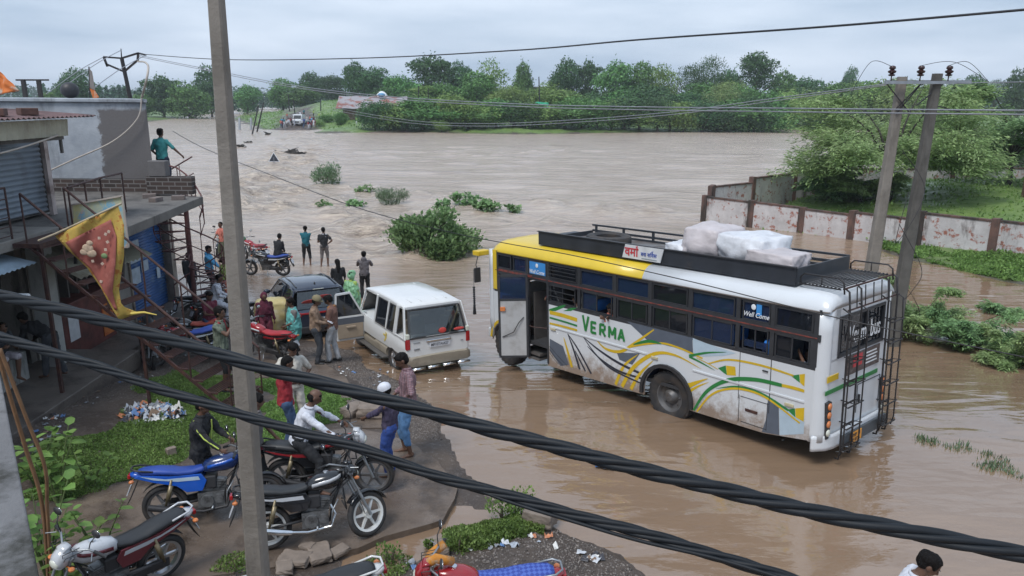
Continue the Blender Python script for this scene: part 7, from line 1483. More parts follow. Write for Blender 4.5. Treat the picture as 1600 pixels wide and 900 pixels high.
    if shoes is not None:
        for f, fd in ft:
            m = MB(); a_ = math.atan2(fd.y, fd.x)
            if shoes == 'sandal': m.X = Matrix.Translation(f + fd * .06 - Vector((0, 0, .078))) @ RZ(a_); m.lathe([(.001, 0), (1, 0), (1, .18), (.001, .18)], 16, SC(.135, .048, .09)); m.X = I4; cap(m, f + fd * .08 + Vector((-fd.y, fd.x, 0)) * .04 - Vector((0, 0, .055)), f + fd * .11 - Vector((0, 0, .028)), .007, .007, 6); cap(m, f + fd * .08 - Vector((-fd.y, fd.x, 0)) * .04 - Vector((0, 0, .055)), f + fd * .11 - Vector((0, 0, .028)), .007, .007, 6); S(m); m.build('sandal', seatm, root, smooth=40)
            else: cap(m, f - Vector((0, 0, .03)) - fd * .03, f - Vector((0, 0, .05)) + fd * .13, .048, .036); S(m); m.build('shoe', shoes, root, smooth=180)
    for ex in extras:
        kind, mt_ = ex[0], ex[1]; m = MB()
        if kind == 'cap': m.lathe([(.116, -.01), (.118, .03), (.10, .075), (.05, .108), (.001, .115)], 18, Matrix.Translation(hc + hup * .035 - hf * .012) @ M3); m.lathe([(.001, 0), (1, 0), (1, .1), (.001, .1)], 16, Matrix.Translation(hc + hup * .03 + hf * .085) @ M3 @ SC(.065, .07, .08)); S(m); m.build('cap', mt_, root, smooth=180)
        elif kind == 'scarf_head': m.sphere(hc + hup * .02 - hf * .025, (.112, .105, .128), 16, M3); eloft(m, [(nk + up * .06 - fw * .03, .10, .10, fw), (nk - up * .06, .17, .12, fw), (ch, .21, .16, fw), (pel + up * .15, .22, .17, fw)], sd); S(m); o_ = remesh(m, vox * s, mt_, 'headscarf', root, 2, .02)
        elif kind == 'shawl': eloft(m, [(nk + up * .04, .085, .08, fw), (nk - up * .05, .16, .12, fw), (ch + up * .03, .225, .155, fw), (pel + up * .10, .26, .19, fw), (pel - up * .18, .25, .17, fw), (pel - up * .36, .20, .13, fw)], sd); S(m); remesh(m, vox * s, mt_, 'shawl', root, 1, .035)
        elif kind == 'hood': eloft(m, [(nk - up * .05 - fw * .05, .10, .06, fw), (nk + up * .05 - fw * .07, .10, .05, fw), (nk + up * .10 - fw * .06, .06, .03, fw)], sd); S(m); remesh(m, vox * s, mt_, 'hood', root, 1, .01)
        elif kind == 'raincoat': m.sphere(hc + hup * .0 - hf * .01, (.135, .125, .15), 16, M3); eloft(m, [(nk, .14, .13, fw), (ch + up * .05, .26, .19, fw), (pel + up * .1, .29, .22, fw), (pel - up * .35, .30, .24, fw)], sd); S(m); remesh(m, vox * s, mt_, 'raincoat', root, 1, .05)
        elif kind == 'neckscarf': m.tube([ch + fw * .14 + sd * .07 - up * .12, nk + sd * .085 + fw * .05 - up * .01, nk - fw * .075 + up * .01, nk - sd * .085 + fw * .04 - up * .01, nk - sd * .10 - fw * .09 - up * .10], [.02, .03, .034, .03, .026], 8); S(m); m.build('neck_scarf', mt_, root, smooth=180)
        elif kind == 'stripe':
            for h_, e_, a_ in ((hL, eL, shL), (hR, eR, shR)): o1 = (a_ - ch).normalized() * .012; m.tube([a_ + Vector((-.0, 0, .062)), a_.lerp(e_, .5) + Vector((-.02, .045 * (1 if a_ is shL else -1), .03)), e_ + Vector((-.02, .05 * (1 if a_ is shL else -1), .02)), h_ + Vector((0, .035 * (1 if a_ is shL else -1), .03))], .009, 5)
            m.tube([ch + fw * .145 + sd * .05 + up * .12, ch + fw * .150 + sd * .06, pel + fw * .142 + sd * .05], .010, 5); S(m); m.build('jacket_stripe', mt_, root)
        elif kind == 'phone': c = (hL + hR) * .5 + Vector((.04, 0, .07)); m.box(tuple(c), (.012, .16, .08)); S(m); m.build('phone_case', mt_, root, bev=.004)
        elif kind == 'papers': m.box(tuple((hL + hR) * .5 + Vector((.06, 0, .02))), (.14, .12, .01), 0, 0, .5); S(m); m.build('papers_held', mt_, root)
    return root
cl = lambda n, c, **k: mat('cloth_' + n, c, .85, var=.18, scale=7, bump=.004, bscale=40, **k)
def plaid(name, c0, c1, c2, sc_=14):
    if name in _MC: return _MC[name]
    m, n, b = nodes(name); t = n.nodes.new('ShaderNodeTexCoord').outputs['Object']; out = c0; b.inputs['Roughness'].default_value = .85; s = None
    for i, (ax, c) in enumerate((('X', c1), ('Z', c1), ('Z', c2), ('X', c2))):
        w = n.nodes.new('ShaderNodeTexWave'); w.bands_direction = ax; w.inputs['Scale'].default_value = sc_ * (1 if i < 2 else 2.02) * .5; w.inputs['Distortion'].default_value = .6; n.links.new(t, w.inputs[0]); out = mixc(n, rng(n, w.outputs['Fac'], .72, .85, 0, .65), out, c)
    n.links.new(out, b.inputs['Base Color']); return m
C_ = dict(teal=cl('teal', (.02, .17, .20)), dteal=cl('teal_deep', (.012, .13, .17)), char=cl('charcoal', (.04, .045, .055)), black=cl('black', (.014, .015, .018)), navy=cl('navy', (.02, .03, .06)), sky=cl('sky', (.08, .32, .55)), white=cl('white', (.58, .60, .66)), maroon=cl('maroon', (.14, .025, .045)), wine=cl('wine', (.09, .012, .03)), jeans=cl('jeans', (.045, .085, .17)), ljeans=cl('light_jeans', (.09, .20, .38)),
          grey=cl('grey', (.16, .15, .15)), hood=cl('hoodie', (.12, .11, .12)), brown=cl('brown', (.25, .17, .12)), jacket=cl('jacket', (.17, .09, .07)), lgrey=cl('light_grey', (.42, .43, .45)), red=cl('red', (.30, .025, .035)), cream=cl('police_cream', (.50, .48, .43)), belt=mat('belt_brown', (.06, .025, .018), .4), purple=cl('purple', (.055, .045, .085)), blue=cl('blue', (.03, .07, .27)), peach=cl('peach', (.50, .16, .12)), olive=cl('olive', (.08, .09, .05)), lime=cl('lime', (.30, .42, .10)), khaki=cl('khaki_cap', (.20, .17, .10)))
turq = mat('turquoise_sheet', (.13, .42, .40), .5, var=.15); rainm = mat('green_raincoat', (.25, .52, .30), .35, var=.2, alpha=.72)
neon = mat('neon_stripe', (.50, .62, .12), .6); shoeb = mat('shoe_black', (.02, .02, .02), .4)
def at(px, py, h=None):
    p = GP(px, py) if h is None else P(px, py, h); return p
def by_top(px, top, H): return P(px, top, H)
D = R_
# -- far figures in and near the water
person('man in teal shirt and black shorts standing in the shallow water', at(480, 414) - Vector((0, 0, .05)), D(95), 1.66, C_['dteal'], .45, C_['black'], .68, hands=dict(L=(.2, -.1, 1.1), R=(.2, .12, 1.15), nL=(0, 0, -1)), feet=dict(L=(0, .14, .085), R=(0, -.14, .085)), hair='short')
person('man in black tee and white neck scarf with hand on hip, in the water', at(508, 416) - Vector((0, 0, .05)), D(88), 1.64, C_['black'], .3, C_['grey'], .62, hands=dict(R=(.02, -.17, 1.02), L=(.14, .10, 1.1)), apole=dict(R=(-.2, -1, .1)), feet=dict(L=(-.02, .16, .085), R=(.1, -.1, .085)), extras=(('neckscarf', C_['white']),))
person('person in grey hoodie holding a phone ahead, alone in the water', at(571, 466) - Vector((0, 0, .05)), D(98), 1.66, C_['hood'], .98, C_['black'], 1, hands=dict(L=(.28, .05, 1.32), R=(.28, -.05, 1.32)), apole=dict(L=(-.1, .8, -.6), R=(-.1, -.8, -.6)), extras=(('hood', C_['hood']),), feet=dict(L=(0, .11, .085), R=(0, -.11, .085)))
person('boy in charcoal long sleeves walking past the blue shutter', at(301, 470), D(85), 1.62, C_['char'], .98, C_['navy'], 1, hands=dict(L=(.15, .28, .85), R=(-.1, -.28, .88)), feet=dict(L=(.22, .08, .085), R=(-.16, -.1, .12)), shoes=shoeb)
person('man in sky blue jacket with lowered hood near the spiral stair', at(331, 463), D(5), 1.74, C_['sky'], .95, C_['black'], 1, hands=dict(L=(.32, .05, 1.0), R=(.34, -.05, 1.0)), extras=(('hood', C_['sky']),), hem=.06, head=(.1, -.2))
person('person in lime top and peach skirt half hidden by the near pole', at(354, 478), D(10), 1.6, C_['lime'], .6, C_['peach'], .9, hands=dict(L=(.3, .1, 1.0), R=(.25, -.1, .95)), loose=3, hair='bun')
person('person in peach shirt beyond the near pole with the front facing motorcycle', at(350, 408), D(-120), 1.64, C_['peach'], .4, C_['olive'], 1, hands=dict(R=(.35, -.1, 1.0)))
def onbike(b, x, y=0): v = Matrix.Translation(b.location) @ RZ(b.rotation_euler.z) @ Vector((x, y, 0)); return v
person('man in black sitting on the blue seat of the motorcycle in the water', onbike(b7, .15), b7.rotation_euler.z - D(90) - D(15), 1.66, C_['black'], .95, C_['black'], 1, pel=(-.02, 0, .90), lean=.22, hands=dict(L=(.32, .08, .95), R=(.32, -.08, .95)), feet=dict(L=(.40, .10, .35), R=(.42, -.1, .35)), head=(.2, 0))
person('man in white shirt sitting on a black motorcycle near the stairs', onbike(b14, .25), b14.rotation_euler.z - D(25), 1.66, C_['white'], .9, C_['white'], 1, pel=(0, 0, .90), lean=.22, hands=dict(L=(.38, .12, 1.0), R=(.36, -.1, .98)), feet=dict(L=(.30, .2, .3), R=(.3, -.2, .3)), head=(.1, 0))
person('boy in maroon tee and jeans sitting sideways on a parked motorcycle', onbike(b11, .1) + Vector((0, 0, 0)), D(-35), 1.6, C_['maroon'], .32, C_['jeans'], 1, pel=(0, 0, .92), lean=.12, hands=dict(L=(.34, .06, 1.12), R=(.34, -.06, 1.1)), feet=dict(L=(.42, .1, .25), R=(.35, -.12, .2)), head=(.2, 0))
chg = plaid('green_check', (.10, .13, .10), (.05, .07, .06), (.22, .24, .18))
ph = P(352, 612, .30); person('man in green check shirt filming with a phone on the lowest stair steps', Vector((ph.x, ph.y, ph.z + .04)), D(0), 1.68, chg, .25, C_['black'], .6, hands=dict(L=(.30, .05, 1.40), R=(.30, -.07, 1.40)), apole=dict(L=(.1, .6, -.9), R=(.1, -.6, -.9)), extras=(('phone', shoeb), ('neckscarf', C_['red'])), shoes='sandal', vox=.012)
tp_ = QP(254, 250, (0, 21.25, 0), (0, 1, 0)); person('man in teal shirt leaning on the terrace railing', Vector((tp_.x, 21.25, 3.2)), D(80), 1.72, cl('teal_light', (.05, .26, .26)), .45, C_['navy'], .6, hands=dict(R=(.18, -.48, .98), L=(.1, .2, .95)), side=0)
# -- between the cars
person('dark haired person just beyond the dark hatchback', at(531, 482), D(120), 1.6, C_['black'], .6, C_['black'], 1, hair='long')
person('person wrapped in a pale green raincoat between the two cars', at(551, 508), D(60), 1.62, C_['lime'], .9, C_['jeans'], 1, extras=(('raincoat', rainm),), hair='short', head=(.3, 0))
person('woman in a wine red head scarf beside the yellow bundle', at(407, 556) + Vector((0, .55, 0)), D(-60), 1.50, C_['wine'], .9, C_['maroon'], .9, extras=(('scarf_head', C_['wine']),), hair=None, loose=3, head=(.3, 0))
person('man wrapped in a turquoise plastic sheet behind the red motorcycle', at(463, 562), D(-150), 1.58, C_['grey'], .6, C_['black'], 1, extras=(('shawl', turq),), hands=dict(L=(.25, .1, 1.0), R=(.2, -.1, 1.0)), head=(.25, 0))
person('man in khaki cap and brown shirt reading something in his hands', at(496, 569), D(5), 1.70, C_['brown'], .92, C_['char'], 1, hands=dict(L=(.30, .06, 1.06), R=(.30, -.06, 1.04), nL=(0, 0, 1), nR=(0, 0, 1)), extras=(('cap', C_['khaki']), ('papers', C_['white'])), shoes=shoeb, head=(.35, 0), vox=.012)
person('man in brown jacket and light grey trousers by the open SUV door', at(523, 566), D(175), 1.70, C_['jacket'], .95, C_['lgrey'], 1, hands=dict(L=(.22, .05, 1.0), R=(.18, -.12, .86)), shoes=shoeb, head=(.45, 0), vox=.012, feet=dict(L=(.1, .1, .085), R=(-.08, -.1, .085)), extras=(('neckscarf', mat('scarf_orange', (.45, .2, .06), .8)),))
# -- near group
person('man in red polo shirt with one hand behind his neck', Vector(at(452, 704)), D(25), 1.66, C_['red'], .42, C_['jeans'], 1, hands=dict(L=(.06, .24, .86), R=(.02, -.12, 1.50)), apole=dict(R=(.1, -1, .2)), head=(.3, 0), vox=.010)
person('policeman in cream uniform shirt with brown belt on the weeds', Vector(at(463, 676)), D(-55), 1.70, C_['cream'], .42, C_['cream'], 1, hands=dict(R=(.0, -.17, 1.02), L=(.12, .16, 1.02)), apole=dict(R=(-.1, -1, .1), L=(-.5, .8, 0)), belt=C_['belt'], shoes=C_['belt'], vox=.011, head=(.4, .2), extras=(('cap', C_['khaki']),) if False else ())
person('man in white shirt sitting astride the black motorcycle with red trim', onbike(b3, .22), b3.rotation_euler.z, 1.72, C_['white'], .92, C_['black'], 1, pel=(0, 0, .92), lean=.32, hands=dict(L=(.60, .26, 1.02), R=(.60, -.26, 1.02)), feet=dict(L=(.38, .20, .36), R=(.30, -.28, .22)), head=(.25, .15), hair='bald', belt=seatm, vox=.010)
person('man in dark purple shirt and white cap reaching to the motorcycle', Vector(at(612, 744)), D(165), 1.54, C_['purple'], .82, C_['blue'], 1, hands=dict(L=(.52, .08, 1.02), R=(.10, -.24, .90)), apole=dict(L=(0, .6, -.8)), head=(.35, .2), extras=(('cap', C_['white']),), shoes='sandal', vox=.010)
person('young man in red and grey check shirt with rolled blue jeans', Vector(at(640, 711)), D(195), 1.82, plaid('red_check', (.16, .065, .08), (.07, .04, .06), (.32, .24, .26)), .85, C_['ljeans'], .78, hands=dict(L=(.10, .20, 1.04), R=(.22, -.06, 1.0)), apole=dict(L=(-.4, 1, 0)), head=(.45, .1), shoes='sandal', feet=dict(L=(.0, .12, .085), R=(.06, -.10, .085)), vox=.010)
bp1 = Matrix.Translation(b1.location) @ RZ(b1.rotation_euler.z)
pj = bp1 @ Vector((.42, .48, 0)); person('man in black jacket with neon stripes behind the blue motorcycle', Vector((pj.x, pj.y, .1)), b1.rotation_euler.z - D(20), 1.66, C_['black'], .95, C_['black'], 1, hands=dict(L=(.42, .10, 1.06), R=(.44, -.22, 1.02)), extras=(('stripe', neon),), lean=.12, head=(.15, 0), vox=.010, hem=.05)
person('person standing behind the near pole with a hand on the motorcycle tail', Vector(at(404, 776)), D(20), 1.62, C_['grey'], .35, C_['black'], 1, hands=dict(L=(.34, .05, .92), R=(.05, -.25, .85)), lean=.1, shoes='sandal', vox=.012)
bt_ = P(1442, 857, 1.70); person('man in white shirt looking down at the lower right edge', Vector((bt_.x - .10, bt_.y, 0)), D(-25), 1.72, C_['white'], .45, C_['jeans'], 1, lean=.12, head=(.45, 0), vox=.010, hands=dict(L=(.25, .1, .95), R=(.25, -.1, .95)))
# -- in the shop
sp1 = QX(85, 585, -9.5); person('barefoot man in dark clothes bending over in the shop entrance', Vector((-9.45, 14.45, .15)), D(170), 1.66, C_['black'], .9, C_['char'], 1, lean=1.1, hands=dict(L=(.62, .2, .70), R=(.62, -.2, .70)), feet=dict(L=(.1, .12, .085), R=(-.15, -.12, .085)), head=(-.2, 0))
person('barelegged man squatting on the shop plinth', Vector((-9.98, 13.75, .55)), D(-25), 1.64, C_['char'], .4, plaid('lungi_check', (.40, .38, .42), (.20, .12, .2), (.5, .5, .5), 24), .5, pel=(-.1, 0, .32), lean=.4, hands=dict(L=(.3, .12, .55), R=(.3, -.12, .55)), feet=dict(L=(.30, .10, -.12), R=(.34, -.08, -.1)), kpole=dict(L=(.8, .2, 1), R=(.8, -.2, 1)), head=(.2, 0))
# -- on the bus
ba_ = BA
person('conductor in maroon shirt standing in the open bus doorway', onbus(6.72, -.55, .62), ba_ + D(100), 1.60, C_['maroon'], .9, C_['black'], 1, hands=dict(R=(.30, -.22, 1.15), L=(.2, .1, .95)), lean=.05)
person('passenger with folded pink sleeved arms leaning out of the bus window', onbus(4.72, -.36, 1.02), ba_ + D(90), 1.55, C_['peach'], .9, C_['grey'], .9, pel=(0, 0, .30), lean=.32, hands=dict(L=(.42, -.05, .70), R=(.42, .06, .72)), feet=dict(L=(-.1, .1, -.2), R=(-.1, -.1, -.2)), kpole=dict(L=(-1, .1, 0), R=(-1, -.1, 0)), head=(.25, 0), hair='long')
person('passenger in light blue shirt seated at the last bus window', onbus(.48, -.42, 1.02), ba_ + D(-10), 1.60, cl('pale_check', (.30, .38, .50)), .5, C_['grey'], .9, pel=(0, 0, .12), feet=dict(L=(.3, .1, -.3), R=(.3, -.1, -.3)), kpole=dict(L=(1, 0, 1), R=(1, 0, 1)))
person('passenger with a pale cloth behind the barred bus window', onbus(5.85, -.42, 1.02), ba_ + D(10), 1.58, C_['cream'], .5, C_['grey'], .9, pel=(0, 0, .12), feet=dict(L=(.3, .1, -.3), R=(.3, -.1, -.3)), kpole=dict(L=(1, 0, 1), R=(1, 0, 1)), extras=(('scarf_head', C_['cream']),), hair=None)
# -- distant crowd at the end of the causeway: three figures copied
protos = []
for i, (hn, ft_) in enumerate((({}, {}), (dict(L=(.3, .1, 1.1), R=(.3, -.1, 1.1)), {}), (dict(R=(-.02, -.18, 1.02)), dict(L=(.2, .1, .085))))):
    protos.append(person('x', (0, 0, 0), 0, 1.66, C_['white'], .5, C_['black'], 1, hands=hn, feet=ft_, vox=.045, fingers=False))
cols = ['white', 'red', 'sky', 'black', 'white', 'peach', 'navy', 'cream', 'maroon', 'blue', 'white', 'grey', 'lime', 'teal']
r = random.Random(12); used_c = {}
for i in range(46):
    if i < 18: px, py = r.uniform(438, 460), r.uniform(192, 203); where = 'left of the white vehicle'
    elif i < 34: px, py = r.uniform(472, 494), r.uniform(192, 202); where = 'right of the white vehicle'
    elif i < 42: px, py = r.uniform(448, 500), r.uniform(181, 188); where = 'behind the white vehicle'
    else: px, py = r.uniform(552, 580), r.uniform(194, 201); where = 'below the tin hut'
    c = r.choice(cols); p = at(px, py); o = protos[i] if i < 3 else copy_tree(protos[i % 3]); o.location = p; o.rotation_euler.z = r.uniform(-2.4, -.7); h = r.uniform(.92, 1.06); o.scale = (h, h, h)
    low = ''
    for ch in o.children:
        if ch.name.startswith('shirt'): setmat(ch, C_[c]); [setmat(g_, C_[c]) for g_ in ch.children]
        if ch.name.startswith('trousers') and r.random() < .7: tq = r.choice(['jeans', 'grey', 'white', 'brown']); setmat(ch, C_[tq]); low = ' and %s trousers' % tq
    cn = dict(sky='sky blue', lime='lime green').get(c, c); tag(o, 'onlooker in %s top%s %s%s' % (cn, low.replace(' trousers', ' legs'), ('near the water ' if py > 196 else 'farther back ') if i < 34 else '', where), 'person', 'crowd at the far end of the causeway')
# ============================================================ signs, flags, litter, stones, far things
def cloth_sheet(name, corners, mt, label, cat, nu=14, nv=14, amp=.05, th=.006, seed=1, tri=False):
    a, b, c, d = map(Vector, corners); N_ = (b - a).cross(d - a).normalized(); rows = []
    for i in range(nv + 1):
        v = i / nv; row = []
        for j in range(nu + 1): u = j / nu; p = a.lerp(b, u).lerp(d.lerp(c, u), v); row.append(p + N_ * (amp * (math.sin(u * 9 + v * 4 + seed) * .6 + math.sin(u * 17 - v * 6) * .25) * (.3 + v) + float(vnoise(u * 5, v * 5, 1, seed)) * amp))
        rows.append(row)
    m = MB(); m.sheet(rows, th); o = m.build(name, mt, smooth=180); return tag(o, label, cat), rows, N_
# red and yellow pennant on a bamboo pole
FY = 12.6; fl = empty('flag', Q(75, 372, FY), 0, 'faded red triangular flag with yellow border hanging from a bamboo pole', 'flag'); fo = fl.location.copy(); q = lambda x, y, dy=0: Q(x, y, FY + dy) - fo
m = MB(); m.tube([q(60, 376), q(85, 366), q(190, 318)], .018, 8); m.build('flag_pole', mat('bamboo', (.42, .36, .26), .6, var=.2), fl)
def flagpts(Lf, Rf, n, m_, yo=0):
    rows = []
    for i in range(n + 1):
        v = i / n; l = Vector((*[np.interp(v, Lf[2], Lf[k]) for k in (0, 1)], 0)); r = Vector((*[np.interp(v, Rf[2], Rf[k]) for k in (0, 1)], 0)); row = []
        for j in range(m_ + 1): u = j / m_; p = l.lerp(r, u); row.append(q(p.x, p.y, yo + .06 * math.sin(p.x * .085 + p.y * .02) + .025 * math.sin(p.x * .17 + p.y * .06)))
        rows.append(row)
    return rows
vv = [0, .25, .5, .75, .9, 1]; Lf = ([86, 108, 136, 158, 175, 186], [369, 392, 418, 450, 482, 500], vv); Rf = ([184, 194, 194, 186, 190, 218], [319, 352, 400, 452, 478, 489], vv)
yfl = mat('flag_yellow', (.50, .35, .08), .8, var=.2, scale=9, dirt=(.38, .13, .03), dscale=9, dlo=.52, dhi=.62); rfl = mat('flag_red', (.33, .10, .08), .8, var=.2, scale=6, dirt=(.42, .15, .12), dscale=7, dlo=.55, dhi=.7)
m = MB(); m.sheet(flagpts(Lf, Rf, 24, 14), .004); m.build('flag_border', yfl, fl, smooth=180)
Li = ([102, 117, 141, 161, 174, 179], [379, 398, 420, 452, 474, 484], vv); Ri = ([173, 182, 181, 176, 180, 184], [343, 370, 410, 455, 474, 485], vv)
for yo in (-.025, .025): m = MB(); m.sheet(flagpts(Li, Ri, 20, 12, yo), .003); m.build('flag_field', rfl, fl, smooth=180)
m = MB()
for k, (x, y) in enumerate(((155, 372), (165, 366), (168, 378), (165, 390), (170, 362), (160, 412), (145, 408), (158, 440), (164, 452))): p = q(x, y, -.07); m.box(tuple(p), (.045, .012, .045), ry=.5 * k)
m.build('flag_marks', mat('flag_cream', (.55, .42, .34), .8), fl); m = MB()
for (x, y, rr) in ((137, 388, .10), (143, 396, .09), (131, 394, .07), (140, 380, .06)): m.sphere(q(x, y, -.08), (rr, .02, rr * .8), 12)
m.build('flag_emblem', mat('flag_motif', (.48, .36, .26), .8, var=.35, scale=25), fl, smooth=180)
m = MB(); m.sphere(q(163, 400, -.08), (.06, .02, .05), 10); m.build('flag_emblem', mat('flag_green', (.18, .26, .12), .8), fl, smooth=180)
pa_ = mat('tail_yellow', (.60, .46, .10), .8); m = MB(); m.tube([q(205, 490), q(225, 488), q(245, 492)], [.03, .02, .008], 6); m.build('flag_tassel', pa_, fl)
# painted board
bd = empty('painted_board', Q(155, 390, 14.9), 0, 'sun bleached multicolour painted board leaning behind the flag', 'board'); bo = bd.location.copy(); qq = lambda x, y, dy=0: Q(x, y, 14.9 + dy) - bo
pbm, n, b = nodes('faded_painting'); tcn = n.nodes.new('ShaderNodeTexCoord').outputs['Object']; c = mixc(n, rng(n, noise(n, tcn, 2.2, 4), .4, .6), (.40, .52, .50), (.62, .58, .30)); c = mixc(n, rng(n, noise(n, tcn, 3.1, 5, .6, .5), .52, .6), c, (.25, .48, .62)); c = mixc(n, rng(n, noise(n, tcn, 5.5, 6, .6), .58, .64), c, (.58, .45, .38)); n.links.new(c, b.inputs['Base Color']); b.inputs['Roughness'].default_value = .6
m = MB(); qpoly(m, [qq(112, 320), qq(114, 392), qq(201, 386), qq(191, 306)], .03); m.build('board_panel', pbm, bd)
m = MB(); ps = [qq(112, 320, -.02), qq(114, 392, -.02), qq(201, 386, -.02), qq(191, 306, -.02)]
for i in range(4): m.bar(ps[i], ps[(i + 1) % 4], .035, .03)
m.build('board_frame', mat('board_frame', (.45, .40, .36), .6), bd); m = MB()
for (x, y, s_) in ((184, 338, .05), (187, 350, .06), (190, 362, .05), (188, 372, .04), (183, 346, .04)): m.sphere(qq(x, y, -.03), (s_ * .6, .01, s_), 8)
m.build('blue_figures', mat('figure_blue', (.08, .14, .30), .7), bd)
m = MB()
for x in (118, 192): m.bar(qq(x, 380, .05), qq(x, 440, .05), .05, .05)
m.build('support_leg', dkst, bd)
# small flags upper left
orf = mat('flag_orange', (.60, .17, .04), .8, var=.25, scale=3, dirt=(.55, .48, .40), dscale=4, dlo=.5, dhi=.62)
cloth_sheet('flag', [Q(-20, 100, 16), Q(-2, 108, 16), Q(30, 142, 15.9), Q(-20, 152, 16)], orf, 'torn orange flag at the upper left corner', 'flag', amp=.06)
m = MB(); m.tube([Q(-10, 90, 16), Q(-12, 230, 16)], .02, 6); tag(m.build('flag_pole', _MC['bamboo']), 'thin pole carrying the torn orange flag', 'pole')
pn = empty('pennant', Q(146, 158, 26), 0, 'narrow tattered pennant with orange tip on the plastered roof', 'flag'); po = pn.location.copy(); m = MB(); qpoly(m, [Q(139, 106, 26) - po, Q(144, 112, 26) - po, Q(149, 142, 26) - po, Q(140, 138, 26) - po], .01); m.build('pennant_cloth', mat('pennant_grey', (.22, .20, .19), .9), pn)
m = MB(); qpoly(m, [Q(140, 137, 26) - po, Q(148, 141, 26) - po, Q(155, 152, 26) - po, Q(146, 155, 26) - po], .01); m.build('pennant_tip', orf, pn); m = MB(); m.tube([Q(139, 104, 26) - po, Q(141, 170, 26) - po], .02, 5); m.build('flag_pole', dkst, pn)
# white tube lamp at the shop front
m = MB(); m.tube([Q(-30, 462, 13.2), Q(44, 463, 13.0)], .055, 12); tag(m.build('tube_lamp', white_t, smooth=60), 'unlit white tube lamp fixed over the dark shop entrance', 'lamp')
m = MB(); m.bar(Q(0, 458, 13.1), Q(0, 425, 13.1), .03, .03); tag(m.build('lamp_bracket', dkst), 'short dark bracket holding the tube lamp', 'bracket')
# warning triangle in the river
tr0 = GP(429, 263); ts = empty('warning_sign', tr0, 0, 'triangular road sign seen from behind, standing in the rushing water', 'sign'); m = MB(); m.tube([(0, 0, -.6), (0, 0, 1.05)], .035, 8); m.build('sign_post', steel, ts)
m = MB(); m.prism([(-.56, .62), (.56, .62), (0, 1.55)], .0, .02); m.build('sign_rim', white_t, ts); m = MB(); m.prism([(-.47, .67), (.47, .67), (0, 1.45)], -.012, -.002); m.build('sign_back', black_p, ts)
# driftwood and debris
def clump(px, py, w, h, label, seed, name='debris'):
    p = GP(px, py); r = random.Random(seed); m = MB()
    for k in range(26): a = Vector((r.gauss(0, .3) * w, r.gauss(0, .2) * w, r.random() * h * .6)); b_ = a + Vector((r.uniform(-.5, .5) * w, r.uniform(-.3, .3) * w, r.uniform(-.2, .4) * h)); m.tube([a, a.lerp(b_, .5) + Vector((0, 0, .05)), b_], [.06, .05, .02], 5)
    for k in range(7): m.sphere((r.gauss(0, .22) * w, r.gauss(0, .15) * w, r.uniform(0, .3) * h), (r.uniform(.15, .3) * w, r.uniform(.1, .2) * w, r.uniform(.15, .35) * h), 7)
    o = m.build(name, barkd, smooth=60); o.location = p - Vector((0, 0, .05)); return tag(o, label, 'debris')
clump(452, 241, 2.0, 1.0, 'large dark clump of driftwood caught at the edge of the causeway', 1); clump(470, 240, 1.0, .3, 'thin driftwood trailing off the large clump', 2); clump(377, 230, 1.2, .5, 'dark debris heap nearer the concrete pole', 3); clump(387, 223, 1.2, .35, 'flat dark debris beyond the heap in the river', 4); clump(444, 332, .35, .12, 'small dark stick floating below the sprigs', 5); clump(418, 211, .9, .8, 'reddish brown debris on the far left water', 6)
for (x, y0, y1, lab) in ((366, 190, 205, 'white bridge marker post, nearest the concrete pole'), (374, 184, 203, 'white bridge marker post, second from the concrete pole'), (392, 184, 204, 'white bridge marker post, third from the concrete pole')):
    a, b_ = Q(x, y0, 158), Q(x, y1, 158); m = MB(); m.bar(a, Vector((b_.x, b_.y, -1.6)), .35, .35); tag(m.build('marker_post', plas), lab, 'post')
# bundle, rocks
bundle(GP(432, 522) + Vector((-.1, .35, -.02)), (1.2, .9, 1.0), 11, mat('yellow_plastic', (.52, .43, .19), .45, var=.2, scale=4, bump=.015, bscale=8, dirt=(.60, .55, .40), dscale=3), 'large pale yellow plastic wrapped bundle beside the dark hatchback', rz=.3)
rockm = mat('rock', (.22, .18, .15), .85, var=.3, scale=5, bump=.01); 
for i, (x, y, w_, h_, lb) in enumerate(((585, 650, .62, .22, 'flat brown rock at the corner of the concrete strip'), (553, 648, .5, .16, 'grey slab of rock left of the flat brown one'), (500, 872, .42, .10, 'brown stone at the lower edge beside the white motorcycle'), (462, 880, .4, .09, 'pale stone at the slab edge near the bottom'), (530, 868, .26, .08, 'small brown stone under the edge of the slab'), (445, 892, .3, .08, 'mossy stone at the foot of the near pole'), (480, 862, .2, .1, 'whitish pebble between the bottom stones'), (268, 712, .16, .13, 'round grey stone in the weeds'), (690, 865, .3, .12, 'dark clod at the rim of the mud mound'), (845, 820, .45, .22, 'brown tuft topped clod at the point of the mound'))):
    bundle(GP(x, y) + Vector((0, 0, .02)), (w_, w_ * .7, h_), 30 + i, rockm, lb, 'rock', rz=i, cat='rock', boxy=.75)
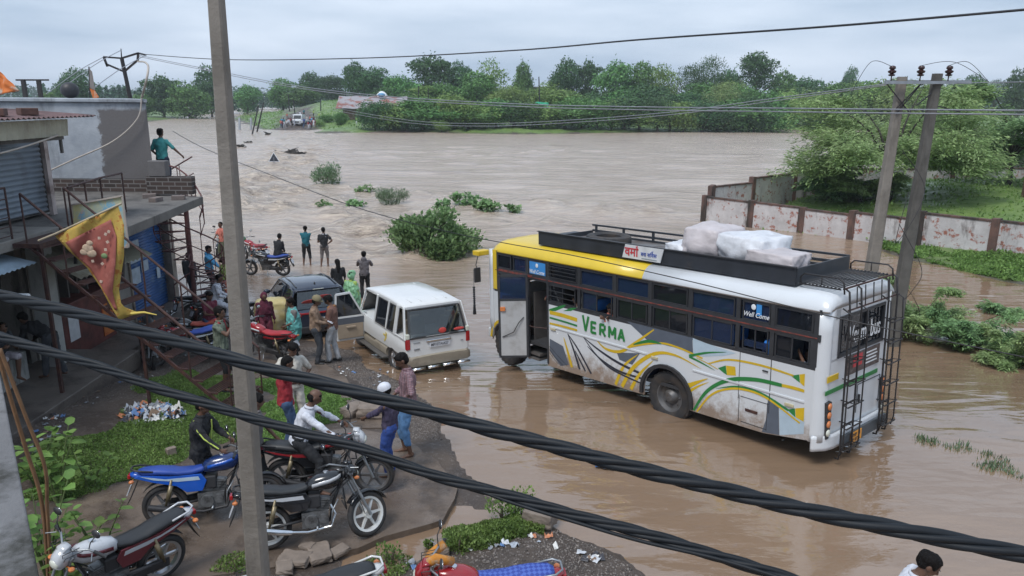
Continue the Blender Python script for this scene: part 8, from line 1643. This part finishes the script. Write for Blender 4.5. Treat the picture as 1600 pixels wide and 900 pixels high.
# litter: nobody could count it
def litter(name, regions, n, smin, smax, label, seed, hump=0):
    r = np.random.RandomState(seed); V = []; Fc = []; Mi = []
    for k in range(n):
        (x, y, rx, ry) = regions[r.randint(len(regions))]; px, py = x + r.randn() * rx * .45, y + r.randn() * ry * .45; p = GP(px, py); s_ = r.uniform(smin, smax); b_ = len(V); g_ = 5; a = r.rand() * 6.28; asp = r.uniform(.4, 1); d2 = ((px - x) / rx) ** 2 + ((py - y) / ry) ** 2
        z0 = p.z + .015 + max(0, hump * (1 - d2)) * r.rand()
        for i in range(g_):
            for j in range(g_):
                u, v = (i / (g_ - 1) - .5) * s_, (j / (g_ - 1) - .5) * s_ * asp; V.append((p.x + u * math.cos(a) - v * math.sin(a), p.y + u * math.sin(a) + v * math.cos(a), z0 + abs(r.randn()) * s_ * .22))
        for i in range(g_ - 1):
            for j in range(g_ - 1): Fc.append((b_ + i * g_ + j, b_ + i * g_ + j + 1, b_ + (i + 1) * g_ + j + 1, b_ + (i + 1) * g_ + j))
        Mi += [r.randint(len(LT))] * ((g_ - 1) ** 2)
    me = raw_mesh(name, V, Fc, LT); me.polygons.foreach_set('material_index', np.array(Mi, np.int32)); me.polygons.foreach_set('use_smooth', [True] * len(Fc)); tag(link(name, me), label, kind='stuff')
LT = [mat('litter_' + n_, c, .5, var=.3, scale=20) for n_, c in (('white', (.55, .57, .60)), ('pale', (.40, .44, .50)), ('blue', (.12, .22, .42)), ('grey', (.25, .27, .30)), ('white2', (.62, .62, .60)), ('orange', (.50, .20, .10)), ('dark', (.06, .06, .07)), ('brown', (.20, .14, .10)))]
litter('litter', [(232, 652, 26, 13), (215, 650, 20, 12), (250, 645, 20, 10), (275, 655, 12, 6)], 130, .08, .26, 'heap of crumpled plastic bags and wrappers on the weeds', 5, .12)
litter('litter', [(120, 620, 70, 25), (220, 590, 60, 20), (80, 650, 50, 20), (180, 560, 60, 20), (60, 700, 20, 25)], 120, .03, .10, 'scraps of litter over the muddy yard', 6)
litter('litter', [(590, 590, 40, 20), (620, 640, 25, 15), (540, 580, 20, 10)], 50, .03, .07, 'scraps of litter along the gravel shore', 7)
litter('litter', [(925, 872, 20, 6), (850, 845, 30, 10), (790, 850, 40, 14), (650, 890, 40, 8)], 34, .04, .13, 'litter scattered on the mud mound', 8)
LT2 = LT; m = MB(); m.sheet([[P(930 + i * 7, 722 + i * 1.2 + j * 4, .03) + Vector((0, 0, .03 * ((i + j) % 2))) for i in range(5)] for j in range(3)], .004); tag(m.build('floating_plastic', mat('plastic_blue', (.03, .14, .38), .4), smooth=180), 'scrap of blue plastic floating under the lower cable', 'plastic scrap')
gravel_r = np.random.RandomState(3)
def gravel(name, poly_, n, smin, smax, label, mt):
    xs = [p[0] for p in poly_]; ys = [p[1] for p in poly_]; x = gravel_r.uniform(min(xs), max(xs), n * 4); y = gravel_r.uniform(min(ys), max(ys), n * 4); k = inside(x, y, poly_); x, y = x[k][:n], y[k][:n]; z = land_h(x, y) + Wn(y); s_ = gravel_r.uniform(smin, smax, len(x)) ** 1.0
    o8 = np.array([(1, 0, 0), (0, 1, 0), (-1, 0, 0), (0, -1, 0), (0, 0, .7), (0, 0, -.5)]); V = (np.c_[x, y, z][:, None] + o8[None] * s_[:, None, None] * (.7 + .6 * gravel_r.rand(len(x), 6, 1))).reshape(-1, 3); t = np.array([(0, 1, 4), (1, 2, 4), (2, 3, 4), (3, 0, 4), (1, 0, 5), (2, 1, 5), (3, 2, 5), (0, 3, 5)]); Fc = (np.arange(len(x))[:, None, None] * 6 + t[None]).reshape(-1, 3)
    tag(link(name, raw_mesh(name, V, Fc, mt)), label, kind='stuff')
gvm, n, b = nodes('gravel_mix'); ge = n.nodes.new('ShaderNodeNewGeometry'); n.links.new(mixc(n, ge.outputs['Random Per Island'], (.06, .05, .045), (.24, .21, .19)), b.inputs['Base Color']); b.inputs['Roughness'].default_value = .5
gravel('gravel', pxp([(470, 545), (556, 545), (583, 578), (625, 602), (675, 634), (692, 690), (640, 690), (600, 630), (540, 590)]), 9000, .006, .02, 'wet gravel along the waterline by the white SUV', gvm)
gravel('gravel', land_left[:3] + pxp([(470, 532), (440, 600), (120, 640), (60, 760), (20, 640), (140, 560), (262, 500)]), 9000, .006, .022, 'loose gravel and grit in the muddy yard', gvm)
gravel('gravel', mound, 6000, .006, .025, 'loose grit on the mud mound', gvm)
# broad leaved plants, lower left
def bigplant(px, py, H, label, seed, nst=4, leaf=.17, lm='fresh', spread=.45, base_h=None):
    p = GP(px, py); r = np.random.RandomState(seed); root = empty('leafy_plant', p, 0, label, 'plant'); m = MB(); C = []; D = []
    for s_ in range(nst):
        a = s_ * 2.1 + r.rand(); e = Vector((math.cos(a) * spread * r.uniform(.3, 1), math.sin(a) * spread * r.uniform(.3, 1), H * r.uniform(.65, 1))); m.tube([(0, 0, -.1), (e.x * .4, e.y * .4, e.z * .5), tuple(e)], [.014, .010, .005], 6)
        for k in range(11):
            t = .25 + .75 * k / 10; c = Vector((e.x * t ** 1.3, e.y * t ** 1.3, e.z * t)); b_ = k * 2.4 + s_; dv = Vector((math.cos(b_), math.sin(b_), .35 if k > 8 else -.05)); C.append(c + dv * leaf * .5); D.append(dv)
    n_ = len(C); V, Fc = leaves(np.array(C), np.array(D), np.array([0, 0, 1.0]) + r.normal(size=(n_, 3)) * .25, leaf * (.7 + .6 * r.rand(n_)), 'ov', .62); link('foliage', raw_mesh('foliage', V, Fc, LM[lm]), root); m.build('stem', mat('green_stem', (.12, .16, .06), .7), root); return root
bigplant(92, 790, 1.35, 'broad leaved plant standing between the weeds and the ledge', 3, 4, .19); bigplant(58, 760, .9, 'pale broad leaved plant close beside the ledge', 4, 4, .18); bigplant(140, 765, .6, 'small broad leaved plant at the slab edge', 5, 3, .14)
bigplant(75, 905, 1.25, 'leafy plant in front of the silver motorcycle wheel', 6, 5, .18, spread=.5); bigplant(160, 885, 1.05, 'leafy sprig rising over the silver fuel tank', 7, 3, .15); bigplant(110, 925, .9, 'low leafy plant at the bottom edge', 8, 5, .16, spread=.5)
wire([Vector((*Q(72, 900, 7.7)[:2], 0)), Q(66, 790, 7.6), Q(40, 700, 7.5), Q(16, 620, 7.4), Q(-12, 520, 7.3)], .022, 'long bare brown sapling stem leaning left, outer one', mat('brown_stem', (.20, .11, .055), .7, var=.3), 'bare_stem', cat='stem')
wire([Vector((*Q(78, 905, 7.7)[:2], 0)), Q(74, 800, 7.6), Q(70, 730, 7.5), Q(40, 650, 7.4), Q(0, 545, 7.3)], .02, 'long bare brown sapling stem curving left, inner one', _MC['brown_stem'], 'bare_stem', cat='stem')
for (px, py, H, s_, lb) in ((715, 862, .35, 21, 'tuft of small leaves at the left of the mound'), (790, 812, .5, 22, 'bushy weed at the back of the mud mound'), (812, 806, .45, 23, 'tall weed at the highest point of the mound'), (610, 880, .3, 24, 'green weed beside the white motorcycle tail'), (672, 858, .15, 25, 'tiny weed in the puddle')):
    q_ = GP(px, py); leafy('weed', q_, s_, H * .7, H * .6, H, 420 if H > .3 else 160, .05, 'fresh', lb, cat='weed', stems=4, shape='kite')
# far bank: hut, house, green cloth, tank
h0 = gv(582, 201, 176); hut = empty('tin_hut', h0, .1, 'low hut with patched red and grey roof on the far bank', 'hut'); m = MB(); m.box((0, 3, 1.2), (13, 6, 2.6)); m.build('wall', mat('hut_wall', (.16, .10, .07), .9, dirt=(.3, .26, .2)), hut)
m = MB(); m.sheet([[(-8 + i * 2, -1.5 + j * 2.5, 2.4 + j * .9 + .15 * ((i + j) % 2)) for i in range(9)] for j in range(4)], .15); m.build('roof', mat('hut_roof', (.24, .10, .08), .8, var=.3, scale=.6, dirt=(.30, .29, .31), dscale=.5, dlo=.42, dhi=.5), hut)
m = MB(); m.sphere((2, 4.5, 5.5), (.9, .9, .5), 10); m.build('blue_tarp', mat('tarp_blue', (.12, .30, .50), .6), hut, smooth=180)
m = MB(); m.sphere(Q(597, 158, 188), (1.7, 1.7, 2.4), 14); tag(m.build('white_shrine', white_t, smooth=180), 'small white dome above the tin hut', 'dome')
h0 = Q(842, 133, 232); hs_ = empty('pale_house', (h0.x, h0.y, 1), 0, 'pale flat roofed house half hidden by trees on the skyline', 'house'); m = MB(); m.box((0, 0, 4.0), (14, 8, 8.2)); m.build('wall', plas, hs_); m = MB(); m.box((0, 0, 8.3), (15, 9, .35)); m.build('roof', conc, hs_)
for k in range(3): m = MB(); m.box((-4 + k * 4, -4.02, 6), (1.4, .08, 1.6)); m.build('window', inter, hs_)
h0 = Q(778, 135, 225); hs_ = empty('small_house', (h0.x, h0.y, 1), 0, 'small grey house under the light crowned tree', 'house'); m = MB(); m.box((0, 0, 3.4), (8, 6, 7)); m.build('wall', conc, hs_); m = MB(); m.box((0, 0, 7.0), (9, 7, .4)); m.build('roof', concd, hs_)
gc_ = Q(845, 167, 181); o, _, _ = cloth_sheet('green_cloth', [gc_ + Vector((-1.2, 0, 1.2)), gc_ + Vector((1.8, 0, 1.0)), gc_ + Vector((2.2, -.4, -1.2)), gc_ + Vector((-1.8, -.4, -1.0))], mat('net_green', (.03, .35, .20), .7), 'small bright green cloth hanging among the far trees', 'cloth', amp=.3)
p = gv(1598, 330, 40); m = MB(); m.box((p.x + .1, p.y, 1.2), (.4, .4, 4.6)); tag(m.build('gate_post', cop), 'brown post at the right edge of the walled yard', 'post')
p = gv(1620, 300, 52); sh = empty('yard_shed', p, 0, 'red roofed shed just entering the right edge', 'shed'); m = MB(); m.box((1.2, 0, 1.8), (5, 3, 3.6)); m.build('wall', concd, sh); m = MB(); m.box((1.2, 0, 3.75), (6.2, 4, .22), ry=.06); m.build('roof', mat('roof_red', (.26, .05, .05), .6), sh)
